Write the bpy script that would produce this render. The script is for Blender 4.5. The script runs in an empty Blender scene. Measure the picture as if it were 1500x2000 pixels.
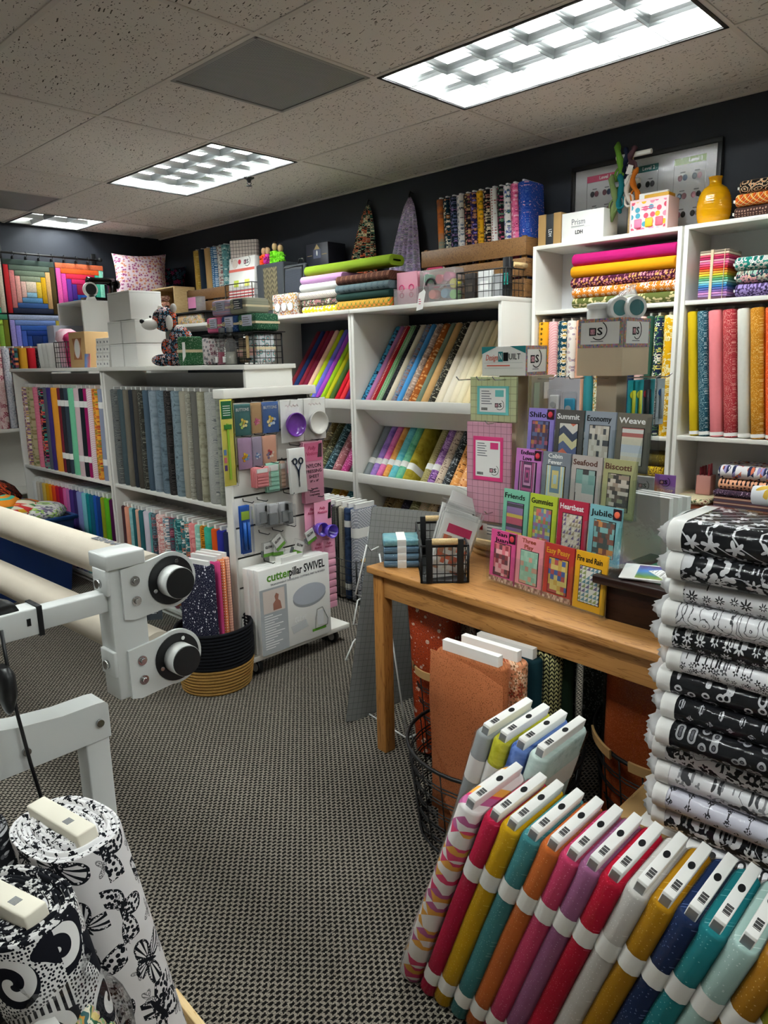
import bpy, bmesh, math, random
from mathutils import Vector, Matrix, Euler
R = math.radians
PI = math.pi
random.seed(7)
SC = bpy.context.scene
COL = SC.collection
# ------------------------------------------------------------------ camera
CAM_H = 1.47
f_px, pitch, roll, yaw = 1424.9, .206859, -.022086, .801279
Fv = Vector((math.sin(yaw)*math.cos(pitch), math.cos(yaw)*math.cos(pitch), -math.sin(pitch)))
Rv0 = Vector((math.cos(yaw), -math.sin(yaw), 0)); Uv0 = Rv0.cross(Fv)
Rv = Rv0*math.cos(roll) + Uv0*math.sin(roll); Uv = -Rv0*math.sin(roll) + Uv0*math.cos(roll)
cam = bpy.data.cameras.new('camera'); camo = bpy.data.objects.new('camera', cam); COL.objects.link(camo)
camo.matrix_world = Matrix(((Rv.x, Uv.x, -Fv.x, 0), (Rv.y, Uv.y, -Fv.y, 0), (Rv.z, Uv.z, -Fv.z, CAM_H), (0, 0, 0, 1)))
cam.sensor_fit = 'VERTICAL'; cam.sensor_height = 36; cam.lens = f_px/2000*36; cam.clip_start = .02
SC.camera = camo
# ------------------------------------------------------------------ world, exposure (no sun: a room lit by its ceiling lamps)
w = bpy.data.worlds.new('world'); SC.world = w; w.use_nodes = True
w.node_tree.nodes['Background'].inputs[0].default_value = (.5, .52, .55, 1); w.node_tree.nodes['Background'].inputs[1].default_value = .02
SC.view_settings.view_transform = 'Standard'; SC.view_settings.look = 'None'
SC.view_settings.gamma = 1; SC.view_settings.use_curve_mapping = False
SC.view_settings.exposure = 0.82
SC.cycles.max_bounces = 6; SC.cycles.diffuse_bounces = 4; SC.cycles.glossy_bounces = 2; SC.cycles.transmission_bounces = 4; SC.cycles.transparent_max_bounces = 16; SC.cycles.adaptive_threshold = .02
SC.cycles.use_light_tree = False; SC.cycles.caustics_reflective = False; SC.cycles.caustics_refractive = False
TUBE = 46.0
# ------------------------------------------------------------------ colour and material helpers
def lin(h, k=1.0):
    if not isinstance(h, str): return (*h[:3], 1)
    h = h.lstrip('#'); v = [int(h[i:i+2], 16)/255 for i in (0, 2, 4)]
    v = [(c/12.92 if c <= .04045 else ((c+.055)/1.055)**2.4)*k for c in v]
    return (*v, 1)
class G:
    """small helper round a material's node tree"""
    def __init__(s, name, rough=.8, spec=.3, metal=0, col=None):
        s.m = bpy.data.materials.new(name); s.m.use_nodes = True; s.nt = s.m.node_tree
        s.b = s.nt.nodes['Principled BSDF']; s.out = s.nt.nodes['Material Output']
        s.b.inputs['Roughness'].default_value = rough; s.b.inputs['Specular IOR Level'].default_value = spec
        s.b.inputs['Metallic'].default_value = metal
        if col is not None: s.b.inputs['Base Color'].default_value = lin(col)
    def n(s, t, **p):
        k = s.nt.nodes.new('ShaderNode'+t)
        for a, v in p.items(): setattr(k, a, v)
        return k
    def put(s, sock, v):
        if isinstance(v, bpy.types.NodeSocket): s.nt.links.new(v, sock)
        elif isinstance(v, str): sock.default_value = lin(v)
        else: sock.default_value = v
    def M(s, op, a, b=None, c=None, clamp=False):
        k = s.n('Math', operation=op, use_clamp=clamp); s.put(k.inputs[0], a)
        if b is not None: s.put(k.inputs[1], b)
        if c is not None: s.put(k.inputs[2], c)
        return k.outputs[0]
    def mix(s, f, a, b):
        k = s.n('Mix', data_type='RGBA'); s.put(k.inputs[0], f); s.put(k.inputs[6], a); s.put(k.inputs[7], b)
        return k.outputs[2]
    def vec(s, x, y, z=0.):
        k = s.n('CombineXYZ'); s.put(k.inputs[0], x); s.put(k.inputs[1], y); s.put(k.inputs[2], z); return k.outputs[0]
    def sep(s, v):
        k = s.n('SeparateXYZ'); s.put(k.inputs[0], v); return k.outputs
    def obj(s):
        return s.n('TexCoord').outputs['Object']
    def xyz(s): return s.sep(s.obj())
    def rnd(s): return s.n('ObjectInfo').outputs['Random']
    def noise(s, v, scale, detail=2, rough=.5, dim='3D'):
        k = s.n('TexNoise', noise_dimensions=dim); s.put(k.inputs['Vector'], v); s.put(k.inputs['Scale'], scale)
        s.put(k.inputs['Detail'], detail); s.put(k.inputs['Roughness'], rough); return k.outputs[0]
    def voro(s, v, scale, rnd=1., feat='F1', dim='2D'):
        k = s.n('TexVoronoi', voronoi_dimensions=dim, feature=feat); s.put(k.inputs['Vector'], v); s.put(k.inputs['Scale'], scale)
        s.put(k.inputs['Randomness'], rnd); return k
    def white(s, v, dim='2D'):
        k = s.n('TexWhiteNoise', noise_dimensions=dim); s.put(k.inputs['Vector'], v); return k
    def ramp(s, f, stops, const=True):
        k = s.n('ValToRGB'); r = k.color_ramp; r.interpolation = 'CONSTANT' if const else 'LINEAR'
        while len(r.elements) < len(stops): r.elements.new(1)
        for e, (p, c) in zip(r.elements, stops): e.position = p; e.color = lin(c)
        s.put(k.inputs[0], f); return k.outputs[0]
    def pal(s, f, cols): return s.ramp(f, [(i/len(cols), c) for i, c in enumerate(cols)])
    def base(s, v): s.put(s.b.inputs['Base Color'], v)
    def bump(s, h, d=.002, st=.5):
        k = s.n('Bump'); s.put(k.inputs['Height'], h); k.inputs['Distance'].default_value = d; k.inputs['Strength'].default_value = st
        s.nt.links.new(k.outputs[0], s.b.inputs['Normal'])
    def uv(s, jitter=True):
        x, y, z = s.xyz(); u = s.M('ADD', x, y); v = z
        if jitter:
            r = s.rnd(); u = s.M('ADD', u, s.M('MULTIPLY', r, 7.3)); v = s.M('ADD', v, s.M('MULTIPLY', r, 3.1))
        return u, v
    def flower(s, u, v, cell, rad, pet, rnd=.8, spin=0.):
        vv = s.vec(u, v); k = s.voro(vv, 1/cell, rnd)
        d = s.n('VectorMath', operation='SUBTRACT'); s.put(d.inputs[0], vv); s.put(d.inputs[1], k.outputs['Position'])
        x, y, _ = s.sep(d.outputs[0]); r = s.M('POWER', s.M('ADD', s.M('MULTIPLY', x, x), s.M('MULTIPLY', y, y)), .5)
        a = s.M('ARCTAN2', y, x); cc = s.sep(k.outputs['Color'])
        a = s.M('ADD', a, s.M('MULTIPLY', cc[0], 6.28))
        lim = s.M('MULTIPLY_ADD', s.M('COSINE', s.M('MULTIPLY', a, float(pet))), .32*rad, .68*rad)
        lim = s.M('MULTIPLY', lim, s.M('MULTIPLY_ADD', cc[1], .5, .65))
        return s.M('LESS_THAN', r, lim), s.M('LESS_THAN', r, rad*.24), cc, r
_MC = {}
def plain(name, col, rough=.5, spec=.4, metal=0, grain=0):
    key = ('p', name)
    if key in _MC: return _MC[key]
    g = G(name, rough, spec, metal, col)
    if grain: g.bump(g.noise(g.obj(), grain, 3), .001, .3)
    _MC[key] = g.m; return g.m
def fab(kind, c1, c2='#ffffff', c3=None, s=1.0, c4=None):
    """woven cotton with a printed pattern, in the metres of the cloth"""
    key = ('f', kind, c1, c2, c3, s, c4)
    if key in _MC: return _MC[key]
    c3 = c3 or c2; c4 = c4 or c3
    g = G('cotton_'+kind, .85, .15); u, v = g.uv()
    vv = g.vec(u, v)
    if kind == 'solid':
        col = g.mix(g.M('MULTIPLY', g.noise(g.obj(), 60, 2), .25), c1, lin(c1, .7))
    elif kind == 'batik':
        n1 = g.noise(g.vec(u, v, 0), 18/s, 4, .65); col = g.ramp(n1, [(.32, c1), (.5, c2), (.68, c3)], False)
    elif kind == 'dots':
        d = g.voro(vv, 1/(.012*s), .25).outputs['Distance']; col = g.mix(g.M('LESS_THAN', d, .27), c1, c2)
    elif kind == 'grid_dots':
        fu = g.M('FRACT', g.M('DIVIDE', u, .011*s)); fv = g.M('FRACT', g.M('DIVIDE', v, .011*s))
        du = g.M('SUBTRACT', fu, .5); dv = g.M('SUBTRACT', fv, .5)
        r = g.M('ADD', g.M('MULTIPLY', du, du), g.M('MULTIPLY', dv, dv)); col = g.mix(g.M('LESS_THAN', r, .06), c1, c2)
    elif kind == 'speck':
        k = g.voro(vv, 1/(.009*s), 1); cc = g.sep(k.outputs['Color']); t = g.M('MULTIPLY_ADD', cc[2], .42, .02)
        m = g.M('LESS_THAN', k.outputs['Distance'], t); sel = g.mix(g.M('GREATER_THAN', cc[0], .5), c2, c3)
        col = g.mix(m, c1, sel)
    elif kind == 'stars':
        k = g.voro(vv, 1/(.011*s), 1); cc = g.sep(k.outputs['Color'])
        t = g.M('MULTIPLY_ADD', g.M('POWER', cc[2], 4.), .30, .05); col = g.mix(g.M('LESS_THAN', k.outputs['Distance'], t), c1, c2)
        k = g.voro(vv, 1/(.004*s), 1); col = g.mix(g.M('LESS_THAN', k.outputs['Distance'], .15), col, c3)
    elif kind == 'flower':
        m, ce, cc, r = g.flower(u, v, .034*s, .019*s, 5); m2, ce2, _, _ = g.flower(g.M('ADD', u, .013), g.M('ADD', v, .37), .018*s, .007*s, 3)
        col = g.mix(m2, c1, c4); col = g.mix(m, col, g.mix(g.M('GREATER_THAN', cc[2], .45), c2, c3)); col = g.mix(ce, col, c4 if c4 != c3 else c1)
    elif kind == 'daisy':
        m, ce, cc, r = g.flower(u, v, .042*s, .019*s, 8, .25); col = g.mix(ce, g.mix(m, c1, c2), c3)
    elif kind == 'ditsy':
        m, ce, cc, r = g.flower(u, v, .016*s, .008*s, 5); col = g.mix(m, c1, g.mix(g.M('GREATER_THAN', cc[2], .5), c2, c3)); col = g.mix(ce, col, c4)
    elif kind == 'bigfloral':
        m, ce, cc, r = g.flower(u, v, .062*s, .036*s, 5); m2, ce2, c_2, _ = g.flower(u, g.M('ADD', v, 1.7), .035*s, .016*s, 3)
        m3, ce3, _, _ = g.flower(g.M('ADD', u, .9), v, .02*s, .006*s, 2)
        col = g.mix(m3, c1, c2); col = g.mix(m2, col, g.mix(g.M('GREATER_THAN', c_2[2], .5), c3, c4)); col = g.mix(m, col, g.mix(g.M('GREATER_THAN', cc[2], .5), c2, c4))
        col = g.mix(ce, col, c1); rr = g.M('SINE', g.M('MULTIPLY', r, 900/s)); col = g.mix(g.M('MULTIPLY', m, g.M('GREATER_THAN', rr, .6)), col, c3)
    elif kind == 'leaf':
        n = g.noise(g.vec(u, v, 0), 8/s, 1); ph = g.M('MULTIPLY_ADD', n, 9., g.M('MULTIPLY', u, 60/s)); st = g.M('ABSOLUTE', g.M('SINE', ph))
        m3, ce3, cc, _ = g.flower(u, v, .022*s, .011*s, 2); col = g.mix(g.M('LESS_THAN', st, .07), c1, c3); col = g.mix(m3, col, c2)
    elif kind == 'swirl':
        k = g.voro(vv, 1/(.05*s), .6); r = g.M('MULTIPLY_ADD', g.noise(g.vec(u, v, 0), 40/s, 2), .5, k.outputs['Distance'])
        st = g.M('SINE', g.M('MULTIPLY', r, 26.)); col = g.mix(g.M('GREATER_THAN', st, .25), c1, c2); col = g.mix(g.M('GREATER_THAN', st, .88), col, c3)
    elif kind == 'rings':
        k = g.voro(vv, 1/(.035*s), .7); d = k.outputs['Distance']; cc = g.sep(k.outputs['Color'])
        m = g.M('MULTIPLY', g.M('GREATER_THAN', d, .16), g.M('LESS_THAN', d, .3)); m2 = g.M('LESS_THAN', d, .1)
        col = g.mix(m, c1, c2); col = g.mix(m2, col, c3)
    elif kind == 'hstripe':
        st = g.M('SINE', g.M('MULTIPLY', v, 6.283/(.012*s))); col = g.mix(g.M('GREATER_THAN', st, .2), c1, c2); col = g.mix(g.M('GREATER_THAN', st, .92), col, c3)
    elif kind == 'diag':
        st = g.M('SINE', g.M('MULTIPLY', g.M('ADD', u, v), 6.283/(.03*s))); col = g.mix(g.M('GREATER_THAN', st, .9), c1, c2)
        st2 = g.M('SINE', g.M('MULTIPLY', g.M('ADD', u, v), 6.283/(.012*s))); col = g.mix(g.M('GREATER_THAN', st2, .85), col, c3)
        if c4 != c3: 
            m, ce, cc, r = g.flower(u, v, .03*s, .014*s, 4); col = g.mix(m, col, c4)
    elif kind == 'plaid':
        a = g.M('SINE', g.M('MULTIPLY', g.M('ADD', u, v), 6.283/(.03*s))); b = g.M('SINE', g.M('MULTIPLY', g.M('SUBTRACT', u, v), 6.283/(.03*s)))
        col = g.mix(g.M('MULTIPLY', g.M('GREATER_THAN', a, 0.), .6), c1, c2); col = g.mix(g.M('MULTIPLY', g.M('GREATER_THAN', b, 0.), .6), col, c3)
        col = g.mix(g.M('GREATER_THAN', g.M('MAXIMUM', a, b), .96), col, c4)
    elif kind == 'window':
        a = g.M('FRACT', g.M('DIVIDE', u, .016*s)); b = g.M('FRACT', g.M('DIVIDE', v, .016*s)); col = g.mix(g.M('LESS_THAN', g.M('MINIMUM', a, b), .12), c1, c2)
    elif kind == 'patch':
        k = g.white(g.vec(g.M('FLOOR', g.M('DIVIDE', u, .02*s)), g.M('FLOOR', g.M('DIVIDE', v, .02*s)))); col = g.pal(k.outputs[0], [c1, c2, c3, c4, c1])
    elif kind == 'tri':
        a = g.M('DIVIDE', u, .045*s); b = g.M('DIVIDE', v, .045*s)
        k = g.white(g.vec(g.M('FLOOR', g.M('ADD', a, b)), g.M('FLOOR', g.M('SUBTRACT', b, a)), 0)); k2 = g.M('GREATER_THAN', g.M('FRACT', b), .5)
        h = g.M('FRACT', g.M('ADD', k.outputs[0], g.M('MULTIPLY', k2, .37))); col = g.pal(h, [c1, c2, c1, c3, c1, c4, c1])
    elif kind == 'diamond':
        a = g.M('FRACT', g.M('DIVIDE', g.M('ADD', u, v), .04*s)); b = g.M('FRACT', g.M('DIVIDE', g.M('SUBTRACT', u, v), .04*s))
        m = g.M('MULTIPLY', g.M('LESS_THAN', g.M('ABSOLUTE', g.M('SUBTRACT', a, .5)), .2), g.M('LESS_THAN', g.M('ABSOLUTE', g.M('SUBTRACT', b, .5)), .2))
        ck = g.M('GREATER_THAN', g.noise(g.vec(u, v, 0), 300, 0), .47); col = g.mix(g.M('MULTIPLY', m, ck), c1, c2)
    elif kind == 'ogee':
        a = g.M('COSINE', g.M('MULTIPLY', u, 6.283/(.05*s))); b = g.M('COSINE', g.M('MULTIPLY', v, 6.283/(.05*s))); t = g.M('ADD', a, b)
        col = g.mix(g.M('LESS_THAN', g.M('ABSOLUTE', t), .22), c1, c2); col = g.mix(g.M('GREATER_THAN', t, 1.1), col, c3); col = g.mix(g.M('GREATER_THAN', t, 1.75), col, c4)
    elif kind == 'dash':
        row = g.M('FLOOR', g.M('DIVIDE', v, .007*s)); fu = g.M('FRACT', g.M('ADD', g.M('DIVIDE', u, .022*s), g.M('MULTIPLY', row, .37))); fv = g.M('FRACT', g.M('DIVIDE', v, .007*s))
        col = g.mix(g.M('MULTIPLY', g.M('LESS_THAN', fu, .7), g.M('LESS_THAN', fv, .45)), c1, c2)
    elif kind == 'hatch':
        st = g.M('SINE', g.M('MULTIPLY', g.M('MULTIPLY_ADD', u, .8, v), 6.283/(.014*s))); col = g.mix(g.M('GREATER_THAN', st, .75), c1, c2)
    elif kind == 'knit':
        fu = g.M('FRACT', g.M('DIVIDE', u, .018*s)); a = g.M('ABSOLUTE', g.M('SUBTRACT', fu, .5)); st = g.M('SINE', g.M('MULTIPLY', g.M('ADD', v, g.M('MULTIPLY', a, .02*s)), 6.283/(.012*s)))
        col = g.mix(g.M('MULTIPLY', g.M('GREATER_THAN', st, -.1), g.M('LESS_THAN', a, .42)), c1, c2)
    elif kind == 'fleck':
        k = g.voro(vv, 1/(.007*s), 1); cc = g.sep(k.outputs['Color']); m = g.M('MULTIPLY', g.M('LESS_THAN', k.outputs['Distance'], .13), g.M('GREATER_THAN', cc[0], .55))
        col = g.mix(m, g.mix(g.M('MULTIPLY', g.noise(g.vec(u, v), 25, 2), .5), c1, c3), c2)
    elif kind == 'stripeleaf':
        st = g.M('SINE', g.M('MULTIPLY', g.M('MULTIPLY_ADD', u, 1.3, v), 6.283/(.045*s))); col = g.mix(g.M('GREATER_THAN', st, .97), c1, c2)
        m, ce, cc, r = g.flower(u, v, .042*s, .016*s, 5, .6); col = g.mix(m, col, c2)
    elif kind == 'sprig':
        m, ce, cc, r = g.flower(u, v, .05*s, .017*s, 7, .8); m2, _, _, _ = g.flower(g.M('ADD', u, .31), v, .026*s, .012*s, 2, .9); m3, _, _, _ = g.flower(u, g.M('ADD', v, .53), .018*s, .006*s, 3, .9)
        n = g.noise(g.vec(u, v, 0), 14/s, 1); st = g.M('LESS_THAN', g.M('ABSOLUTE', g.M('SINE', g.M('MULTIPLY_ADD', n, 10., g.M('MULTIPLY', u, 70/s)))), .05)
        col = g.mix(st, c1, c2); col = g.mix(m3, col, c3); col = g.mix(m2, col, c2); col = g.mix(m, col, c2); col = g.mix(ce, col, c1)
    elif kind == 'glitter':
        k = g.voro(vv, 1/(.004*s), 1); cc = g.sep(k.outputs['Color']); col = g.mix(g.M('GREATER_THAN', cc[0], .86), g.mix(g.noise(g.vec(u, v), 14), c1, lin(c1, .75)), c2)
        g.b.inputs['Roughness'].default_value = .4; g.b.inputs['Coat Weight'].default_value = .5; g.b.inputs['Coat Roughness'].default_value = .2
    else: raise ValueError(kind)
    g.base(col); g.bump(g.noise(g.obj(), 900, 1), .0004, .35)
    _MC[key] = g.m; return g.m
# ------------------------------------------------------------------ mesh helpers
class MB:
    def __init__(s): s.v = []; s.f = []; s.mi = []; s.sm = []
    def add(s, vs, fs, mi=0, sm=False):
        o = len(s.v); s.v += [tuple(p) for p in vs]; s.f += [tuple(i+o for i in f) for f in fs]; s.mi += [mi]*len(fs); s.sm += [sm]*len(fs); return s
    def box(s, a, b, mi=0):
        (x0, y0, z0), (x1, y1, z1) = a, b
        return s.add([(x0, y0, z0), (x1, y0, z0), (x1, y1, z0), (x0, y1, z0), (x0, y0, z1), (x1, y0, z1), (x1, y1, z1), (x0, y1, z1)],
                     [(0, 3, 2, 1), (4, 5, 6, 7), (0, 1, 5, 4), (1, 2, 6, 5), (2, 3, 7, 6), (3, 0, 4, 7)], mi)
    def cb(s, c, d, mi=0):
        return s.box((c[0]-d[0]/2, c[1]-d[1]/2, c[2]-d[2]/2), (c[0]+d[0]/2, c[1]+d[1]/2, c[2]+d[2]/2), mi)
    def bevbox(s, a, b, r, mi=0):
        bm = bmesh.new(); bmesh.ops.create_cube(bm, size=1)
        for v in bm.verts: v.co = Vector([a[i]+(v.co[i]+.5)*(b[i]-a[i]) for i in range(3)])
        bmesh.ops.bevel(bm, geom=bm.edges[:], offset=r, segments=2, affect='EDGES', profile=.5)
        s.bm(bm, mi, True); return s
    def bm(s, bm, mi=0, sm=False):
        bm.verts.index_update(); s.add([v.co[:] for v in bm.verts], [[v.index for v in f.verts] for f in bm.faces], mi, sm); bm.free()
    def loft(s, rings, mi=0, sm=True, caps=True, closed=True, capmi=None):
        n = len(rings[0]); vs = [p for r in rings for p in r]; fs = []
        m = n if closed else n-1
        for k in range(len(rings)-1):
            for i in range(m): j = (i+1) % n; fs.append((k*n+i, k*n+j, (k+1)*n+j, (k+1)*n+i))
        o = len(s.v); s.add(vs, fs, mi, sm)
        if caps:
            c = mi if capmi is None else capmi
            s.f += [tuple(o+i for i in range(n))[::-1], tuple(o+(len(rings)-1)*n+i for i in range(n))]; s.mi += [c, c]; s.sm += [False, False]
        return s
    def tube(s, pts, r, n=6, mi=0, closed=False, rs=None):
        pts = [Vector(p) for p in pts]; N = len(pts); rings = []; up = None
        for k, p in enumerate(pts):
            a = pts[(k-1) % N] if (closed or k) else p; b = pts[(k+1) % N] if (closed or k < N-1) else p
            t = (b-a).normalized()
            if up is None: up = Vector((0, 0, 1)) if abs(t.z) < .9 else Vector((1, 0, 0))
            x = t.cross(up)
            if x.length < 1e-4: x = t.cross(Vector((1, 0, .3)))
            x.normalize(); y = x.cross(t); up = y
            rr = rs[k] if rs else r
            rings.append([p + x*rr*math.cos(2*PI*i/n) + y*rr*math.sin(2*PI*i/n) for i in range(n)])
        if closed: rings.append(rings[0])
        return s.loft(rings, mi, True, not closed)
    def lathe(s, prof, n=20, c=(0, 0, 0), mi=0, sx=1, sy=1, caps=True):
        return s.loft([[(c[0]+r*sx*math.cos(2*PI*i/n), c[1]+r*sy*math.sin(2*PI*i/n), c[2]+z) for i in range(n)] for r, z in prof], mi, True, caps)
    def cyl(s, a, b, r, n=16, mi=0): return s.tube([a, b], r, n, mi)
    def prism(s, poly, y0, y1, mi=0, ax='y'):
        def P(p, t): return (p[0], t, p[1]) if ax == 'y' else ((t, p[0], p[1]) if ax == 'x' else (p[0], p[1], t))
        return s.loft([[P(p, y0) for p in poly], [P(p, y1) for p in poly]], mi, False)
    def sphere(s, c, r, n=12, mi=0, sc=(1, 1, 1)):
        bm = bmesh.new(); bmesh.ops.create_uvsphere(bm, u_segments=n, v_segments=max(6, n*2//3), radius=1)
        for v in bm.verts: v.co = Vector((c[0]+v.co.x*r*sc[0], c[1]+v.co.y*r*sc[1], c[2]+v.co.z*r*sc[2]))
        s.bm(bm, mi, True); return s
    def mesh(s, name, mats):
        me = bpy.data.meshes.new(name); me.from_pydata(s.v, [], s.f)
        for m in (mats if isinstance(mats, (list, tuple)) else [mats]): me.materials.append(m)
        me.polygons.foreach_set('material_index', s.mi); me.polygons.foreach_set('use_smooth', s.sm)
        me.update(); return me
    def build(s, name, mats, parent=None, **k): return obj(name, s.mesh(name, mats), parent, **k)
def obj(name, me, parent=None, loc=None, rot=None, label=None, cat=None, group=None, kind=None):
    o = bpy.data.objects.new(name, me); COL.objects.link(o)
    if parent: o.parent = parent
    if loc is not None: o.location = loc
    if rot is not None: o.rotation_euler = rot
    if label: o['label'] = label
    if cat: o['category'] = cat
    if group: o['group'] = group
    if kind: o['kind'] = kind
    return o
def thing(name, label, cat, loc=(0, 0, 0), rot=(0, 0, 0), group=None, kind=None):
    return obj(name, None, None, loc, rot, label, cat, group, kind)
def setmat(o, m):
    """this object's own material on shared mesh data"""
    for sl in o.material_slots: sl.link = 'OBJECT'
    o.material_slots[0].material = m
ORD = ['first', 'second', 'third', 'fourth', 'fifth', 'sixth', 'seventh', 'eighth', 'ninth', 'tenth', 'eleventh', 'twelfth', 'thirteenth', 'fourteenth', 'fifteenth',
       'sixteenth', 'seventeenth', 'eighteenth', 'nineteenth', 'twentieth', 'twenty-first', 'twenty-second', 'twenty-third', 'twenty-fourth', 'twenty-fifth', 'twenty-sixth', 'twenty-seventh', 'twenty-eighth', 'twenty-ninth', 'thirtieth']
def text(body, size, mat, parent, loc, rot=(R(90), 0, 0), name='lettering', ext=.0004, align='CENTER', width=None, shear=0, bold=0, res=2):
    c = bpy.data.curves.new('t', 'FONT'); c.body = body; c.size = size; c.align_x = align; c.align_y = 'CENTER'; c.extrude = ext; c.resolution_u = res; c.shear = shear; c.offset = bold
    t = bpy.data.objects.new('t', c); COL.objects.link(t)
    me = bpy.data.meshes.new_from_object(t); bpy.data.objects.remove(t); bpy.data.curves.remove(c)
    if width and len(me.vertices):
        xs = [v.co.x for v in me.vertices]; k = width/(max(xs)-min(xs))
        for v in me.vertices: v.co.x *= k
    me.materials.clear(); me.materials.append(mat); me.name = name
    return obj(name, me, parent, loc, rot)
# ------------------------------------------------------------------ shared materials
WHITE = plain('white_melamine', '#e9e7e0', .45, .4)
WHITEP = plain('white_paint_steel', '#dfe1df', .35, .5)
PAPER = plain('white_card', '#efeeea', .7, .2)
BLACKM = plain('black_wire_steel', '#0d0d0e', .45, .4)
BLACKP = plain('black_plastic', '#101113', .4, .4)
CHROME = plain('chrome', '#c9cacb', .15, .5, 1)
INK = plain('black_ink', '#141416', .7, .2)
GREYINK = plain('grey_ink', '#7d7f84', .8, .1)
def glassy(name, tint='#ffffff', a=.08, rough=.05, dens=0.0, fk=.6):
    """thin clear plastic film or sheet: lets light through, shines at a glance"""
    key = ('g', name)
    if key in _MC: return _MC[key]
    g = G(name, rough, .5); t = g.n('BsdfTransparent'); g.put(t.inputs[0], tint); gl = g.n('BsdfGlossy'); gl.inputs['Roughness'].default_value = rough
    fr = g.n('LayerWeight'); fr.inputs['Blend'].default_value = .22
    k = g.n('MixShader'); g.put(k.inputs[0], g.M('MULTIPLY_ADD', fr.outputs['Fresnel'], fk, a, True)); g.nt.links.new(t.outputs[0], k.inputs[1]); g.nt.links.new(gl.outputs[0], k.inputs[2])
    last = k.outputs[0]
    if dens:
        d = g.n('BsdfDiffuse'); d.inputs[0].default_value = lin('#f2f2f2'); k2 = g.n('MixShader'); k2.inputs[0].default_value = dens
        g.nt.links.new(last, k2.inputs[1]); g.nt.links.new(d.outputs[0], k2.inputs[2]); last = k2.outputs[0]
    g.nt.links.new(last, g.out.inputs[0]); bp = g.n('Bump'); bp.inputs['Distance'].default_value = .004; bp.inputs['Strength'].default_value = .6
    g.put(bp.inputs['Height'], g.noise(g.obj(), 45, 3)); g.nt.links.new(bp.outputs[0], gl.inputs['Normal'])
    _MC[key] = g.m; return g.m
FILM = glassy('clear_wrap', '#ffffff', .022, .12, 0, .4)
ACRYL = glassy('clear_acrylic', '#fcfefe', .012, .04, 0, .22)
FROST = glassy('frosted_plastic', '#f6f2f4', .06, .2, .18)
def wood(name, c1, c2, axis='y', sc=1., rough=.45):
    key = ('w', name)
    if key in _MC: return _MC[key]
    g = G(name, rough, .35); x, y, z = g.xyz(); st = 22.*sc; lo = 1.6*sc
    v = {'x': g.vec(g.M('MULTIPLY', x, lo), g.M('MULTIPLY', y, st), g.M('MULTIPLY', z, st)), 'y': g.vec(g.M('MULTIPLY', x, st), g.M('MULTIPLY', y, lo), g.M('MULTIPLY', z, st)),
         'z': g.vec(g.M('MULTIPLY', x, st), g.M('MULTIPLY', y, st), g.M('MULTIPLY', z, lo))}[axis]
    n = g.noise(v, 1.6, 3, .55); rg = g.M('FRACT', g.M('MULTIPLY', n, 7.)); col = g.ramp(rg, [(0, c1), (.75, c1), (.97, c2), (1, c1)], False)
    fine = g.noise(v, 9, 2); g.base(g.mix(g.M('MULTIPLY', fine, .35), col, c2)); g.bump(fine, .0008, .3)
    _MC[key] = g.m; return g.m
PINE_Y = wood('pine_along', '#c08a4e', '#8f5c2a', 'y'); PINE_Z = wood('pine_upright', '#b37c3f', '#83511f', 'z'); PINE_X = wood('pine_across', '#bb8547', '#8a5727', 'x')
ACACIA = wood('acacia_slats', '#8a643c', '#4e3320', 'y', 1.); LIGHTW = wood('light_wood', '#d9bd8c', '#b8945e', 'y', 1.5)
DARKW = wood('dark_mahogany', '#2a1510', '#150907', 'y', 1., .3)
# ================================================================== the room
ZC = 2.618; GX0, GY0, TL = 1.794, 2.330, .6096
X0, X1, Y0, Y1 = -2.5, 3.81, -2.6, 6.56
g = G('loop_carpet', .95, .1); x, y, z = g.xyz()
r_ = g.M('DIVIDE', y, .0125); row = g.M('FLOOR', r_); fu = g.M('FRACT', g.M('ADD', g.M('DIVIDE', x, .021), g.M('MULTIPLY', row, .5))); fv = g.M('FRACT', r_)
du = g.M('ABSOLUTE', g.M('SUBTRACT', fu, .5)); dv = g.M('ABSOLUTE', g.M('SUBTRACT', fv, .5)); wob = g.M('MULTIPLY', g.M('SUBTRACT', g.noise(g.obj(), 210, 2), .5), .55)
blob = g.M('ADD', g.M('MAXIMUM', g.M('MULTIPLY', du, 1.05), dv), wob)
n2 = g.noise(g.obj(), 500, 2); dark = g.mix(n2, '#080707', '#211f1d'); n3 = g.ramp(g.noise(g.obj(), 330, 3, .7), [(.36, '#000000'), (.64, '#ffffff')], False); light = g.mix(n3, '#4f4942', '#bdb3a4')
vary = g.noise(g.obj(), 1.3, 2); light = g.mix(g.M('MULTIPLY', vary, .35), light, '#5d564e')
g.base(g.mix(g.M('LESS_THAN', blob, .345), light, dark)); g.bump(g.M('ADD', blob, n2), .006, .8); CARPET = g.m
b = MB(); b.box((X0, Y0, -.1), (X1, Y1, 0)); b.build('floor', CARPET, kind='structure', label='grey and black woven loop carpet floor', cat='floor')
g = G('charcoal_wall', .6, .3); g.base(g.mix(g.noise(g.obj(), 2, 2), '#30333b', '#2a2d35')); g.bump(g.noise(g.obj(), 260, 2), .001, .25); CHAR = g.m
PALE = plain('pale_wall_paint', '#dcd8d0', .7, .2)  # both unseen walls: colour made pale to bounce more light into the room
def wallbox(n, a, bb, lab, m=None): MB().box(a, bb).build(n, m or CHAR, kind='structure', label=lab, cat='wall')
wallbox('wall_right', (X1, Y0, 0), (X1+.1, Y1+.1, ZC+.3), 'dark charcoal wall behind the white shelving on the right')
wallbox('wall_back', (X0-.1, Y1, 0), (X1, Y1+.1, ZC+.3), 'dark charcoal wall with the quilts at the far end')
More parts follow.
